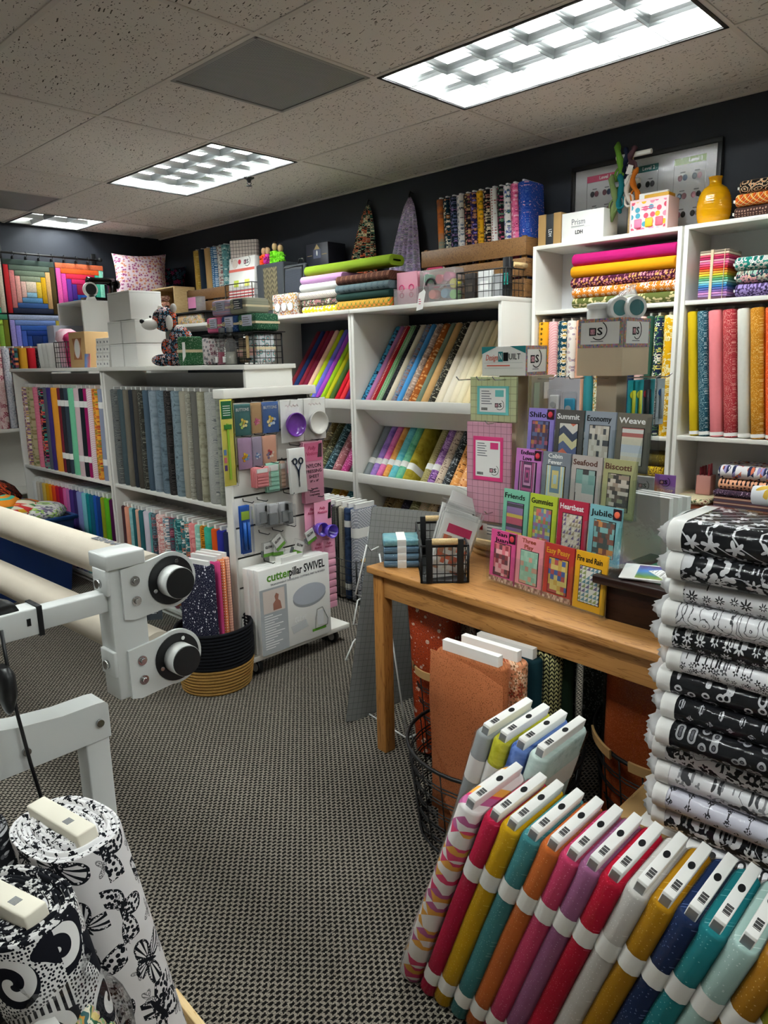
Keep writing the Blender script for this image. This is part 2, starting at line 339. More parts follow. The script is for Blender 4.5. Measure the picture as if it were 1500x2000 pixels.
wallbox('wall_left', (X0-.1, Y0, 0), (X0, Y1, ZC+.3), 'pale painted wall on the left outside the picture', PALE)
wallbox('wall_front', (X0-.1, Y0-.1, 0), (X1+.1, Y0, ZC+.3), 'pale painted wall behind the camera outside the picture', PALE)
MB().box((X0, Y0, 0), (X1, Y0+.012, .1)).build('baseboard_front', BLACKP, kind='structure', label='black vinyl base strip behind the camera', cat='baseboard')
# ceiling: slab above, T bars, one mesh per tile
g = G('fissured_tile', .95, .1); x, y, z = g.xyz(); rj = g.M('MULTIPLY', g.rnd(), 30.)
uu = g.vec(g.M('ADD', x, rj), g.M('MULTIPLY', y, 1.9), 0); wv = g.noise(uu, 9, 1)
k = g.voro(g.vec(g.M('MULTIPLY_ADD', wv, .05, g.M('MULTIPLY', x, 1.7)), g.M('MULTIPLY_ADD', wv, .09, y), rj), 78, 1, 'F1', '3D'); cc = g.sep(k.outputs['Color'])
pit = g.M('LESS_THAN', k.outputs['Distance'], g.M('MULTIPLY', g.M('POWER', cc[0], 2.), .42))
fine = g.M('LESS_THAN', g.noise(g.obj(), 420, 2), .36); tone = g.mix(g.noise(g.vec(x, y, rj), 1.4, 2), '#e6dfd8', '#d6cfc9')
g.base(g.mix(pit, g.mix(g.M('MULTIPLY', fine, .3), tone, '#a69e96'), '#544e47')); g.bump(g.M('SUBTRACT', 1., pit), .003, .5); TILE = g.m
TBAR = plain('grid_bar', '#d2cbc4', .6, .3)
ceil = thing('ceiling', 'drop ceiling of fissured grey tiles in a grid', 'ceiling', kind='structure')
MB().box((X0, Y0, ZC+.22), (X1, Y1, ZC+.3)).build('deck', plain('deck_dark', '#3a3a3a', .9), ceil)
fix = [(1, 2, 2), (1, -2, 2), (1, -6, 2), (-3, -2, 2), (-3, 2, 2), (-3, -6, 2)]; vents = [(0, 0), (0, 5)]
taken = set()
for i, j, n in fix: taken |= {(i, j+k_) for k_ in range(n)}
taken |= set(vents); taken.add((1, 6))
bars = MB(); gap = .011
def gx(i): return GX0+i*TL
def gy(j): return GY0+j*TL
tm = {}; done = set()
for i in range(-8, 4):
    xa, xb = max(gx(i), X0), min(gx(i+1), X1)
    if xb-xa < .03: continue
    if gx(i) > X0: bars.box((gx(i)-gap, Y0, ZC-.001), (gx(i)+gap, Y1, ZC+.012))
    for j in range(-10, 8, 2):
        cells = [q for q in (j, j+1) if (i, q) not in taken]
        runs = [(j, j+2)] if len(cells) == 2 else [(q, q+1) for q in cells]
        for a, c in runs:
            ya, yb = max(gy(a), Y0), min(gy(c), Y1)
            if yb-ya < .03: continue
            key = (round(xb-xa, 3), round(yb-ya, 3))
            if key not in tm:
                hx, hy = key[0]/2-gap+.001, key[1]/2-gap+.001; tm[key] = MB().box((-hx, -hy, 0), (hx, hy, .015)).mesh('tile', TILE)
            obj('tile', tm[key], ceil, ((xa+xb)/2, (ya+yb)/2, ZC+.003))
            for q in (a, c):
                if Y0 < gy(q) < Y1 and (i, q) not in done: done.add((i, q)); bars.box((xa+gap, gy(q)-gap, ZC-.001), (xb-gap, gy(q)+gap, ZC+.012))
bars.build('grid_bars', TBAR, ceil)
MB().box((X1-.02, Y0, ZC-.004), (X1, Y1, ZC+.004)).build('wall_angle', TBAR, ceil)
# ceiling lamps: recessed troffers with a louvre of 3 x 6 cells over three tubes
HOUSE = plain('lamp_housing_white', '#c9cac8', .5, .4); LOUV = plain('louvre_satin', '#a3a6a6', .28, .5, 1); GASK = plain('black_gasket', '#141414', .6)
def tube_mat(st):
    g = G('tube_glow'); g.b.inputs['Emission Color'].default_value = (.94, 1, .985, 1); g.b.inputs['Emission Strength'].default_value = st; g.base('#ffffff'); return g.m
TM = tube_mat(TUBE); TOFF = plain('unlit_tube', '#d8d8d4', .3)
def troffer(i, j, label, ny=6, L=None, lit=(1, 1, 1)):
    L = L or 2*TL; t = thing('ceiling_light', label, 'ceiling light', (gx(i), gy(j), ZC), group='recessed ceiling lights')
    W = TL; e = .012; H = .095
    b = MB(); b.box((e, e, H), (W-e, L-e, H+.02))
    for a, c in (((e, e, 0), (e+.01, L-e, H)), ((W-e-.01, e, 0), (W-e, L-e, H)), ((e, e, 0), (W-e, e+.01, H)), ((e, L-e-.01, 0), (W-e, L-e, H))): b.box(a, c)
    b.build('housing', HOUSE, t)
    b = MB()
    for a, c in (((e-.004, e-.004, -.004), (e+.010, L-e+.004, .003)), ((W-e-.010, e-.004, -.004), (W-e+.004, L-e+.004, .003)), ((e, e-.004, -.004), (W-e, e+.010, .003)), ((e, L-e-.010, -.004), (W-e, L-e+.004, .003))): b.box(a, c)
    b.build('rim', GASK, t)
    a0, a1, c0, c1 = e+.012, W-e-.012, e+.012, L-e-.012
    def blade(p, q, wx, wy):
        m = MB(); z0, z1, zz = .004, .03, .062
        def ring(z, h): return [(p[0]-wx*h, p[1]-wy*h, z), (q[0]-wx*h, q[1]-wy*h, z), (q[0]+wx*h, q[1]+wy*h, z), (p[0]+wx*h, p[1]+wy*h, z)]
        m.loft([ring(z0, .0015), ring(.014, .0035), ring(.026, .008), ring(.038, .014)], sm=False); m.build('louvre_blade', LOUV, t)
    for k in range(1, 3): xx = a0+(a1-a0)*k/3; blade((xx, c0, 0), (xx, c1, 0), 1, 0)
    for k in range(1, ny): yy = c0+(c1-c0)*k/ny; blade((a0, yy, 0), (a1, yy, 0), 0, 1)
    for k in range(3):
        xx = a0+(a1-a0)*(k+.5)/3; MB().cyl((xx, c0+.01, .062), (xx, c1-.01, .062), .015, 8).build('tube', TM if lit[k] else TOFF, t)
    return t
LL = ['large bright troffer lamp above the yellow vase, nearest in view', 'smaller looking troffer lamp over the middle of the shop', 'troffer lamp in the ceiling behind the camera']
troffer(1, -2, LL[0]); troffer(1, 2, LL[1]); troffer(1, -6, 'troffer lamp above the table end outside the picture')
troffer(-3, -2, LL[2]); troffer(-3, 2, 'troffer lamp over the quilting frame outside the picture'); troffer(-3, -6, 'troffer lamp at the shop front outside the picture')
troffer(1, 6, 'small half dark troffer lamp against the far wall', 2, Y1-gy(6)-.02, (0, 1, 1))
# perforated air vents
g = G('perforated_steel', .5, .4); x, y, z = g.xyz(); fx = g.M('SUBTRACT', g.M('FRACT', g.M('DIVIDE', x, .0085)), .5); fy = g.M('SUBTRACT', g.M('FRACT', g.M('DIVIDE', y, .0085)), .5)
g.base(g.mix(g.M('LESS_THAN', g.M('ADD', g.M('MULTIPLY', fx, fx), g.M('MULTIPLY', fy, fy)), .085), '#8d8d8c', '#1d1e20')); PERF = g.m
for (i, j), lab in zip(vents, ('square perforated grey air vent between the tiles, nearest', 'square perforated grey air vent far left by the end wall')):
    t = thing('air_vent', lab, 'air vent', (gx(i), gy(j), ZC), group='ceiling air vents'); e = .014
    MB().box((e, e, .002), (TL-e, TL-e, .01)).build('perforated_plate', PERF, t)
    b = MB()
    for a, c in (((e-.004, e-.004, -.002), (e+.012, TL-e, .006)), ((TL-e-.012, e, -.002), (TL-e+.004, TL-e, .006)), ((e, e-.004, -.002), (TL-e, e+.012, .006)), ((e, TL-e-.012, -.002), (TL-e, TL-e+.004, .006))): b.box(a, c)
    b.build('frame', plain('vent_frame', '#8f8c89', .5), t)
# sprinkler
t = thing('sprinkler_head', 'small dark sprinkler head hanging from the ceiling tiles', 'sprinkler', (3.02, 4.06, ZC))
b = MB(); b.lathe([(.001, .006), (.035, .006), (.034, -.004), (.018, -.01), (.012, -.022), (.006, -.03)], 14); b.build('escutcheon', BLACKP, t)
MB().tube([(-.012, 0, -.02), (-.016, 0, -.034), (0, 0, -.046), (.016, 0, -.034), (.012, 0, -.02)], .003, 5).build('frame_arm', BLACKP, t)
MB().lathe([(.002, -.045), (.02, -.047), (.02, -.05), (.002, -.05)], 12).build('deflector', BLACKP, t)
# ================================================================== fabric bolts
_BM = {}
def ring_xy(W, T, z, k=0, amp=.0):
    """rounded slab outline: spine at x=0, thickness along y"""
    r = T*.46; pts = []
    for cx, cy, a0 in ((W-r, T/2-r, 0), (r, T/2-r, 90), (r, -(T/2-r), 180), (W-r, -(T/2-r), 270)):
        for s in range(4):
            a = R(a0+s*30); j = 1+amp*math.sin(k*2.1+cx*40+s)
            pts.append((cx+r*math.cos(a)*j, cy+r*math.sin(a)*j, z))
    return pts
def bolt_mesh(W, T, L):
    key = (round(W, 3), round(T, 3), round(L, 3))
    if key not in _BM:
        b = MB(); zs = [0, .006, L*.25, L*.5, L*.75, L-.006, L]; rings = []
        for k, z in enumerate(zs):
            e = .0035 if k in (0, len(zs)-1) else 0
            rings.append([(x+(e if x < W/2 else -e), y*(1-2*e/T), zz) for x, y, zz in ring_xy(W, T, z, k, .03 if 0 < k < 6 else 0)])
        b.loft(rings, 0, True, True, capmi=0); _BM[key] = b.mesh('fabric_wrap', PAPER)
    return _BM[key]
_BO = {}
def box_mesh(name, a, c, mat):
    key = (name, tuple(round(v, 4) for v in a+c), mat.name)
    if key not in _BO: _BO[key] = MB().box(a, c).mesh(name, mat)
    return _BO[key]
def ring_band(W, T, z0, z1, o=.0012):
    return MB().loft([[(x+(-o if x < W/2 else o), y*(1+2*o/T), zz) for x, y, zz in ring_xy(W, T, z)] for z in (z0, z1)], 0, True, False)
_RB = {}
def bolt(loc, rot, mat, label, group, W=.19, T=.05, L=.58, ext=.014, bt=.011, bw=.8, bands=(), wrap=False, boardmat=None, foot=.0, name='fabric_bolt', cat='fabric bolt', boxtop=False):
    t = thing(name, label, cat, loc, rot, group)
    o = obj('fabric_wrap', bolt_mesh(W, T, L), t); setmat(o, mat)
    if ext or foot:
        m = W*(1-bw)/2
        obj('board', box_mesh('board', (m, -bt/2, -foot), (W-m, bt/2, L+ext), boardmat or PAPER), t)
    for z0, z1 in bands:
        key = (W, T, z0, z1)
        if key not in _RB: _RB[key] = ring_band(W, T, z0, z1).mesh('paper_band', PAPER)
        obj('paper_band', _RB[key], t)
    if wrap:
        key = ('w', W, T, L)
        if key not in _RB:
            b = MB(); rings = []
            for k, z in enumerate([-.012, 0, .01, L*.3, L*.6, L-.01, L+.004]):
                e = [.0, .002, .003, .004, .003, .004, .0][k]; q = [.55, .9, 1, 1, 1, 1, .93][k]
                rings.append([(W/2+(x-W/2)*q+(-e if x < W/2 else e), y*q*(1+2*e/T), zz) for x, y, zz in ring_xy(W, T, z, k, .05)])
            b.loft(rings, 0, True, False); _RB[key] = b.mesh('plastic_wrap', FILM)
        obj('plastic_wrap', _RB[key], t)
    return t
def row(edges, specs, x, z, rowname, W=.19, L=.58, rot=(0, 0, 0), lean=0., group=None, **kw):
    """bolts side by side along the wall, left to right in the picture; edges are y values falling from left to right"""
    out = []
    for i, sp in enumerate(specs):
        if sp is None: continue
        desc, f = sp[0], sp[1]; kk = dict(kw); kk.update(sp[2] if len(sp) > 2 else {})
        ya, yb = edges[i], edges[i+1]; T = round(max(.022, min(.11, (ya-yb)*math.cos(rot[0])-.002)), 3)
        Lb = kk.pop('L', L); Wb = kk.pop('W', W); dx = kk.pop('dx', random.uniform(0, .008)); dz = kk.pop('dz', 0)
        out.append(bolt((x+dx, (ya+yb)/2, z+dz), (rot[0]+lean, rot[1], rot[2]), fab(*f[:1], *f[1:]) if isinstance(f, tuple) else f, f'{desc} fabric bolt, {ORD[i]} from left in the {rowname}', group or rowname, Wb, T, Lb, **kk))
    return out
def even(y0, y1, n): return [y0+(y1-y0)*k/n for k in range(n+1)]
# ------------------------------------------------------------------ low island of two white cases
def case(name, label, x0, x1, y0, y1, H, shelves, cat='bookcase', back=True, th=.02, overtop=None, backmat=None, bottom=True):
    t = thing(name, label, cat, (x0, y0, 0)); W, D = y1-y0, x1-x0
    MB().bevbox((0, 0, 0), (D, th, H-.001), .0012).build('side_panel', WHITE, t); MB().bevbox((0, W-th, 0), (D, W, H-.001), .0012).build('side_panel', WHITE, t)
    if overtop: MB().bevbox((-overtop, -.012, H), (D+overtop, W+.012, H+.022), .002).build('top_board', WHITE, t)
    else: MB().bevbox((0.001, th, H-th), (D, W-th, H), .0012).build('top_board', WHITE, t)
    for z in shelves: MB().bevbox((.004, th, z-th), (D-.006, W-th, z), .0012).build('shelf', WHITE, t)
    if back: MB().box((D-.006, th, .02), (D, W-th, H-th)).build('back_panel', backmat or plain('case_back', '#dcdde0', .6), t)
    if bottom: MB().box((.02, th, 0), (.034, W-th, .045)).build('plinth', WHITE, t)
    return t
IX = 2.06
case('island_bookcase', 'low white island bookcase holding the grey bolts, nearer the hooks panel', IX, IX+.28, 2.88, 4.345, 1.435, [.745, .055], overtop=.015)
case('island_bookcase', 'low white island bookcase holding the rainbow bolts, farther away', IX, IX+.28, 4.36, 5.80, 1.435, [.745, .055], overtop=.015)
n1 = 'upper far island row'
FU = [5.759, 5.671, 5.56, 5.46, 5.36, 5.30, 5.237, 5.125, 5.066, 5.015, 4.956, 4.86, 4.785, 4.724, 4.669, 4.598, 4.517, 4.455, 4.416, 4.385]
bd = dict(bands=((.10, .14), (.46, .50)))
row(FU, [('mauve floral', ('flower', '#84607a', '#efe4d8', '#c9a9b5', .7, '#e3c25a')), ('khaki sprigged', ('ditsy', '#b7a884', '#6d7a4a', '#8a7a50', 1.6)), ('pink striped', ('hstripe', '#d45f7d', '#e88ba2', '#f4c1cd', .9)),
         ('black multicolour floral', ('bigfloral', '#241c2c', '#e2733a', '#d63f7f', .8, '#3f9a86')), ('slate grey plain', ('solid', '#565d68')), ('dark violet plain', ('solid', '#43357a')), ('golden orange', ('solid', '#eaa137')),
         ('maroon banded', ('solid', '#7c2a35'), bd), ('charcoal banded', ('solid', '#2e2f36'), bd), ('dark slate banded', ('solid', '#3a4753'), bd), ('mint green', ('solid', '#78cda2')), ('pale pink banded', ('solid', '#dcc1c6'), bd),
         ('black banded', ('solid', '#1f252c'), bd), ('magenta banded', ('solid', '#a11d63'), bd), ('white pink-hatched', ('hatch', '#eadfe0', '#d893a7')), ('orange printed', ('flower', '#eda73d', '#c9542e', '#7c8b3a', .6, '#a93a2a')),
         ('blue grey banded', ('solid', '#8f97ae'), bd), ('ivory white', ('solid', '#e6e3dd')), ('pale cream white', ('solid', '#d9d6cf'))], IX+.012, .745, n1, lean=R(2.2), ext=.02)
n2 = 'upper grey island row'
GU = [4.335, 4.257, 4.167, 4.109, 4.055, 3.993, 3.934, 3.873, 3.797, 3.703, 3.642, 3.55, 3.48, 3.437, 3.364, 3.316, 3.194, 3.156, 3.06, 2.98]
row(GU, [('grey damask', ('swirl', '#56595a', '#8a8b86', '#2f3233', .8)), ('dark slate teal', ('solid', '#46555a')), ('warm taupe', ('solid', '#6d675c')), ('charcoal navy', ('solid', '#2b3038')), ('dark brown grey', ('solid', '#4b463f')),
         ('black grey speckled', ('speck', '#34342f', '#6d6c62', '#8d8c80', .6)), ('slate blue', ('solid', '#485a68')), ('light blue grey mottled', ('batik', '#6b7a82', '#8795a0', '#5d6b75', .8)), ('slate mottled', ('batik', '#44535c', '#6b7d88', '#39464e', .6)),
         ('black damask', ('swirl', '#211f20', '#56504e', '#1a1818', .7)), ('blue grey mottled', ('batik', '#54656f', '#7d8f98', '#435058', .5)), ('light taupe', ('solid', '#a09a8a')), ('pale grey speckled', ('speck', '#989689', '#6f6e66', '#b9b7aa', .6)),
         ('medium warm grey', ('solid', '#65635e')), ('olive beige mottled', ('batik', '#8f8d74', '#a9a690', '#77755f', .5)), ('pale grey swirl', ('swirl', '#a9aaa3', '#74787a', '#c6c6be', .7)), ('sage grey mottled', ('batik', '#7e8278', '#989b8e', '#686c64', .5)),
         ('black white-speckled', ('stars', '#17181b', '#d8d8d4', '#8f8f8f', .6)), ('near black plain', ('stars', '#1a1c1f', '#a9aaa8', '#6f7071', .5))], IX+.012, .745, n2, lean=R(1.2), ext=.016)
n3 = 'lower rainbow island row'
lf = [5.755, 5.69, 5.625, 5.57, 5.52, 5.46, 5.40, 5.34, 5.28, 5.22, 5.16, 5.10, 5.05, 4.99, 4.91, 4.85, 4.79, 4.73, 4.68, 4.63, 4.58, 4.52, 4.42]
cols = [('white', '#dcdcd8'), ('bone', '#c9c1b4'), ('pale taupe', '#a89f92'), ('straw yellow', '#cdae55'), ('mustard gold', '#d39a12'), ('amber orange', '#e88a0e'), ('red orange', '#dd4a1c'), ('crimson', '#b81a33'), ('deep magenta', '#9d1650'), ('rose pink', '#d3639c'),
        ('orchid pink', '#b96aa2'), ('dark violet', '#453078'), ('deep purple', '#352862'), ('periwinkle', '#8089bf'), ('sky aqua', '#79bfc8'), ('dark teal', '#0f7c80'), ('deep petrol', '#145f75'), ('royal blue', '#1b4fa0'), ('navy blue', '#163677'), ('olive lime', '#85911c'), ('bright green', '#57a31c'), ('plum purple', '#4a1440')]
row(lf, [(n+' solid', ('solid', c)) for n, c in cols], IX+.014, .058, n3, lean=R(1.8), ext=.03, bt=.02, L=.565)
n4 = 'lower printed island row'
ln = [4.335, 4.29, 4.235, 4.19, 4.15, 4.11, 4.07, 3.99, 3.96, 3.92, 3.83, 3.76, 3.72, 3.64, 3.60, 3.55, 3.486, 3.435, 3.392, 3.325, 3.269, 3.213, 3.14, 3.05]
row(ln, [('dark brown', ('solid', '#4c2f33')), ('peach', ('solid', '#d99378')), ('light teal', ('batik', '#6fa9ad', '#8fc0c0', '#5d979c')), ('deep teal', ('solid', '#1d5a60')), ('salmon beige', ('solid', '#d8a790')), ('petrol green', ('solid', '#2a6268')),
         ('pale lavender', ('solid', '#cfc6d2')), ('dusty teal', ('solid', '#5d9a9b')), ('dark floral', ('flower', '#40454f', '#a76a70', '#5f7f88', .7)), ('pink floral', ('flower', '#d79792', '#a34d50', '#efe0d8', .7)), ('white blue-floral', ('flower', '#ded8d3', '#6f8fa0', '#c27e70', .9, '#55707a')),
         ('burgundy floral', ('flower', '#6b2f44', '#b8707c', '#3f7277', .7)), ('dark teal printed', ('leaf', '#1d5d60', '#6fa8a5', '#c27a6a', .8)), ('teal white-floral', ('flower', '#3d7378', '#dfe2dd', '#c97460', 1.1, '#24494e')), ('teal rust-floral', ('flower', '#3f8285', '#cf7a5c', '#e0ddd2', .9, '#2a5256')),
         ('coral pink', ('leaf', '#e08585', '#e99c97', '#b8585e', 1.2)), ('mint printed', ('leaf', '#8fc9b6', '#b8e0d2', '#e9efe8', 1.6)), ('amber dotted', ('dots', '#c9831c', '#5f3a12', None, 1.)), ('emerald marbled', ('batik', '#1f8d74', '#3fb596', '#176a66', 2.)),
         ('bright orange', ('solid', '#d9561d')), ('blue violet', ('solid', '#33379a')), ('orange navy', ('solid', '#232a4e')), ('navy white-printed', ('leaf', '#1b2138', '#1b2138', '#c9ccd4', 2.))], IX+.014, .058, n4, lean=R(1.0), ext=.022, bt=.018, L=.545)
# ------------------------------------------------------------------ right wall: tall white bookcases
TX = 3.525; WX = X1-.004
case('tall_bookcase', 'tall white bookcase on the right with the yellow vase on top', TX, WX, .655, 1.452, 2.04, [1.705, 1.075, .70, .38, .06])
case('tall_bookcase', 'tall white bookcase behind the two counter spinners', TX, WX, 1.462, 2.262, 2.04, [1.705, 1.065, .86, .42, .06])
# slanted bolt shelving along the wall
DX = 3.275
def slant_case(label, y0, y1, levels):
    t = thing('slanted_shelving', label, 'shelving', (DX, y0, 0)); W = y1-y0; D = WX-DX; th = .022
    MB().bevbox((0, 0, 0), (D, th, 1.753), .0015).build('side_panel', WHITE, t); MB().bevbox((0, W-th, 0), (D, W, 1.753), .0015).build('side_panel', WHITE, t)
    MB().bevbox((-.012, 0, 1.753), (D, W, 1.778), .002).build('top_board', WHITE, t)
    MB().box((D-.008, th, 0), (D, W-th, 1.753)).build('back_panel', CHAR, t)
    for z in levels:
        MB().bevbox((-.002, th, z-.065), (.016, W-th, z-.004), .0015).build('shelf_lip', WHITE, t)
        b = MB(); c, s = math.cos(R(37)), math.sin(R(37)); L = .27
        b.prism([(.016, z-.010), (.016+L*c, z-.010-L*s), (.016+L*c-.018*s, z-.010-L*s-.018*c), (.016, z-.032)], th, W-th); b.build('slanted_shelf', WHITE, t)
    return t
LV = (1.222, .745, .268)
slant_case('white slanted shelving with the cream and dotted bolts, beside tall bookcase', 2.285, 3.425, LV)
slant_case('white slanted shelving with the bright solid bolts, left of the cream bolts', 3.43, 4.56, LV)
slant_case('white slanted shelving at the far corner, mostly behind the island', 4.565, 6.25, LV)
SR = (0, R(37), 0)
def srow(edges, specs, lev, rowname, **kw): return row(edges, specs, DX+.022, LV[lev]-.004, rowname, rot=SR, **kw)
m1 = 'top cream slanted row'
dk = '#e6d9c2'
srow([3.398, 3.35, 3.313, 3.264, 3.215, 3.175, 3.13, 3.085, 3.045, 2.995, 2.93, 2.89, 2.835, 2.78, 2.73, 2.68, 2.63, 2.58, 2.53, 2.48, 2.43, 2.38, 2.33],
     [('turquoise floral', ('ditsy', '#4aa6cf', '#1d3f5f', '#16293f', 1.3)), ('lilac pink', ('solid', '#c07db0')), ('red white-dotted', ('grid_dots', '#a91f2a', '#f2e9e2')), ('green white-dotted', ('grid_dots', '#5f9a5c', '#dbe8d4', None, .8)), ('black flecked', ('speck', '#1d2024', '#565a5e', '#3d4145', .5)),
      ('cream plain', ('solid', '#d9cdb4')), ('grey blue ditsy', ('ditsy', '#7d8796', '#a4705a', '#48607e', 1.)), ('sky blue', ('solid', '#4a94cf')), ('taupe floral', ('ditsy', '#a79183', '#6d4a44', '#d6c2b4', 1.1)), ('rust ringed floral', ('rings', '#9c5320', '#d89a5a', '#e8cba0', .7)),
      ('sage grey', ('solid', '#71816f')), ('tan', ('solid', '#c39a66')), ('black cream leopard', ('speck', '#33312b', '#c9c2ac', '#8d8672', .9))]+[(n, ('solid', c)) for n, c in (('ivory', '#e8dcc6'), ('light ivory', '#ece3d0'), ('warm cream', '#e9ddc2'), ('vanilla', '#ebe0c0'), ('pale butter', '#ead9ae'), ('buttermilk', '#e9dcb8'), ('pale vanilla', '#ece2cb'), ('parchment', '#e6dcc6'), ('pale linen', '#e6dfd0'))], 0, m1, ext=.012, foot=.008, bt=.02)
m2 = 'top slanted row of bright solids'
bs = [('dark wine', '#661722'), ('deep navy', '#142a58'), ('maroon', '#7a1a2c'), ('burgundy', '#6f1430'), ('pale peach', '#e0b59c'), ('lime yellow', '#b9cc1c'), ('periwinkle blue', '#6a68c9'), ('bright purple', '#a044b8'), ('lime green', '#93b81a'), ('chartreuse', '#b2b015'), ('moss green', '#41602c'), ('scarlet', '#c41226'), ('coral red', '#e0333a'), ('dark purple', '#4d2168'), ('vivid orange', '#ee5512')]
srow(even(4.19, 3.455, 15), [(n, ('solid', c)) for n, c in bs], 0, m2, ext=.0)
m3 = 'middle slanted row by the spinners'
bb = dict(bands=((.085, .125),))
srow([3.398, 3.335, 3.275, 3.225, 3.17, 3.11, 3.05, 2.90, 2.845, 2.79, 2.73, 2.67, 2.61, 2.55, 2.485, 2.42, 2.355], [('grey plain', ('solid', '#8b9496'), bb), ('lavender', ('batik', '#8f6bbd', '#a684cc', '#7f5cae'), bb), ('bright pink', ('batik', '#d85aa0', '#e57fb6', '#c94a90'), bb), ('orange', ('batik', '#d98a3c', '#e5a55c', '#c9772c'), bb),
     ('aqua', ('batik', '#4ab5c4', '#7accd4', '#3a9fb0'), bb), ('sea green', ('batik', '#4fb08a', '#7cc8a4', '#3f9a77'), bb), None, ('beige hatched', ('dash', '#b5aa74', '#6d6238', None, .8), bb), ('purple floral', ('flower', '#9a6bb0', '#4b2c62', '#c9a2d4', .8), bb),
     ('cream leopard', ('speck', '#d6c2ac', '#4a3c35', '#8a6f62', 1.1)), ('black glittery', ('glitter', '#22282d', '#a9b3b8')), ('orange animal-print', ('speck', '#de9a55', '#6d4023', '#f0c591', 1.2)), ('apricot animal-print', ('speck', '#e2a36a', '#9c4d28', '#f2d0a9', 1.1)), ('coral animal-print', ('speck', '#dd8060', '#8a3b2a', '#f0b59c', 1.1)), ('peach printed', ('speck', '#e6ae86', '#9c6040', '#f3d4b8', 1.)), ('tan printed', ('speck', '#cf9c6a', '#7c5230', '#e6c49c', 1.))], 1, m3, ext=.012, foot=.008, bt=.02)
bolt((DX+.022, 3.018, LV[1]-.004), SR, fab('batik', '#9c8a1d', '#b5a337', '#86760f', 1.4), 'olive gold bolt showing its wide face, seventh from left by the spinners', m3, .21, .055, .58, ext=.012, foot=.008, bt=.02, bands=((.07, .115),))
m4 = 'middle slanted row of glittery bolts'
srow([3.94, 3.86, 3.785, 3.705, 3.62, 3.535, 3.455], [('bronze glittery', ('glitter', '#6d5a2c', '#d8c98a')), ('olive glittery', ('glitter', '#4a4a2a', '#b5b27a')), ('teal glittery', ('glitter', '#25464f', '#9ac4cc')), ('dusty pink glittery', ('glitter', '#b06a70', '#efc6c6')), ('hot pink glittery', ('glitter', '#c0357f', '#f0a6cf')), ('grey green glittery', ('glitter', '#4a5b52', '#b5c6bb'))], 1, m4, ext=0)
m5 = 'bottom slanted row by the spinners'
srow(even(3.395, 2.62, 10), [('beige dotted', ('dots', '#9a8156', '#3a2c1f', None, 1.6)), ('tan glossy', ('glitter', '#8f7548', '#c9b58a')), ('charcoal violet', ('speck', '#2d2a33', '#6d6478', '#494252')), ('olive cream', ('glitter', '#8d8a5a', '#d6d2a6')), ('red green plaid', ('plaid', '#c9b99a', '#9c4a34', '#6a6a3a', .7, '#e6dcc6')), ('tan leopard', ('speck', '#bfa27c', '#5a3f2a', '#e0c9a4')), ('black plain', ('solid', '#15161a')), ('off white', ('solid', '#cfcdc4')), ('caramel', ('solid', '#b07a3c')), ('blue gingham', ('window', '#3a5f9c', '#d6dfec', None, .6))], 2, m5, ext=0)
m6 = 'bottom slanted row of jewel colours'
srow(even(3.94, 3.455, 6), [('gold shiny', ('glitter', '#b3901a', '#f0d870')), ('amber shiny', ('glitter', '#b0701a', '#f0c070')), ('turquoise shiny', ('glitter', '#35707a', '#9ad0d6')), ('moss green shiny', ('glitter', '#6d8424', '#c6d67a')), ('blue shiny', ('glitter', '#1f4272', '#7aa0d0')), ('navy shiny', ('glitter', '#1a2240', '#8d96c0'))], 2, m6, ext=0)
# bookcase rows
k1 = 'tall case behind the spinners'
row([2.235, 2.175, 2.12, 2.065, 2.01, 1.955, 1.90, 1.845, 1.79, 1.735, 1.68, 1.625, 1.585, 1.54, 1.485], [('golden dotted', ('dots', '#e2a021', '#6a4a14', None, 2.2)), ('pink chevron', ('hatch', '#e3a3a4', '#f3d4d2')), ('dark teal daisy', ('daisy', '#123d4d', '#e9dcc2', '#c99a3a', .8)), ('white circle-printed', ('rings', '#e6ddd4', '#a38fa0', '#c98a5a', .7)), ('peach plain', ('solid', '#e0a98c')), ('teal plain', ('solid', '#2f7c83')), ('cream flowered', ('flower', '#e6ddc4', '#c9933a', '#7a8a5a')),
     ('grey plain', ('solid', '#8d8f92')), ('mustard plain', ('solid', '#c9932a')), ('navy plain', ('solid', '#1d2c4a')), ('blush plain', ('solid', '#dfb5ac')), ('forest plain', ('solid', '#2c5040')), ('navy yellow-floral', ('flower', '#1a2744', '#d8c667', '#e9e3d4', .9, '#5d8a54')), ('yellow big-floral', ('bigfloral', '#dda70d', '#f0e2a9', '#c99a1e', 1.1, '#f2e8bd'))], TX+.012, 1.066, k1, ext=.015)
k2 = 'tall case under the vase'
row([1.385, 1.34, 1.291, 1.228, 1.163, 1.107, 1.045, .985, .92], [('yellow', ('solid', '#d1b117')), ('teal speckled', ('speck', '#1f4d5d', '#b9cfd2', '#7fa6b0', .4)), ('salmon pink', ('solid', '#e8848a')), ('red speckled', ('speck', '#a72f38', '#e8b0a6', '#d67a76', .4)), ('off-white', ('solid', '#d8d6cc')), ('ochre speckled', ('speck', '#c0801f', '#e8c680', '#9c6414', .4)), ('orange speckled', ('speck', '#dd5420', '#f0a076', '#c9451a', .5)), ('navy speckled', ('speck', '#1f2c46', '#7a8aa6', '#495a7a', .5))],
    TX+.012, 1.078, k2, lean=R(-4.5), ext=.014, foot=.001, bands=((.006, .022),), bw=.25)
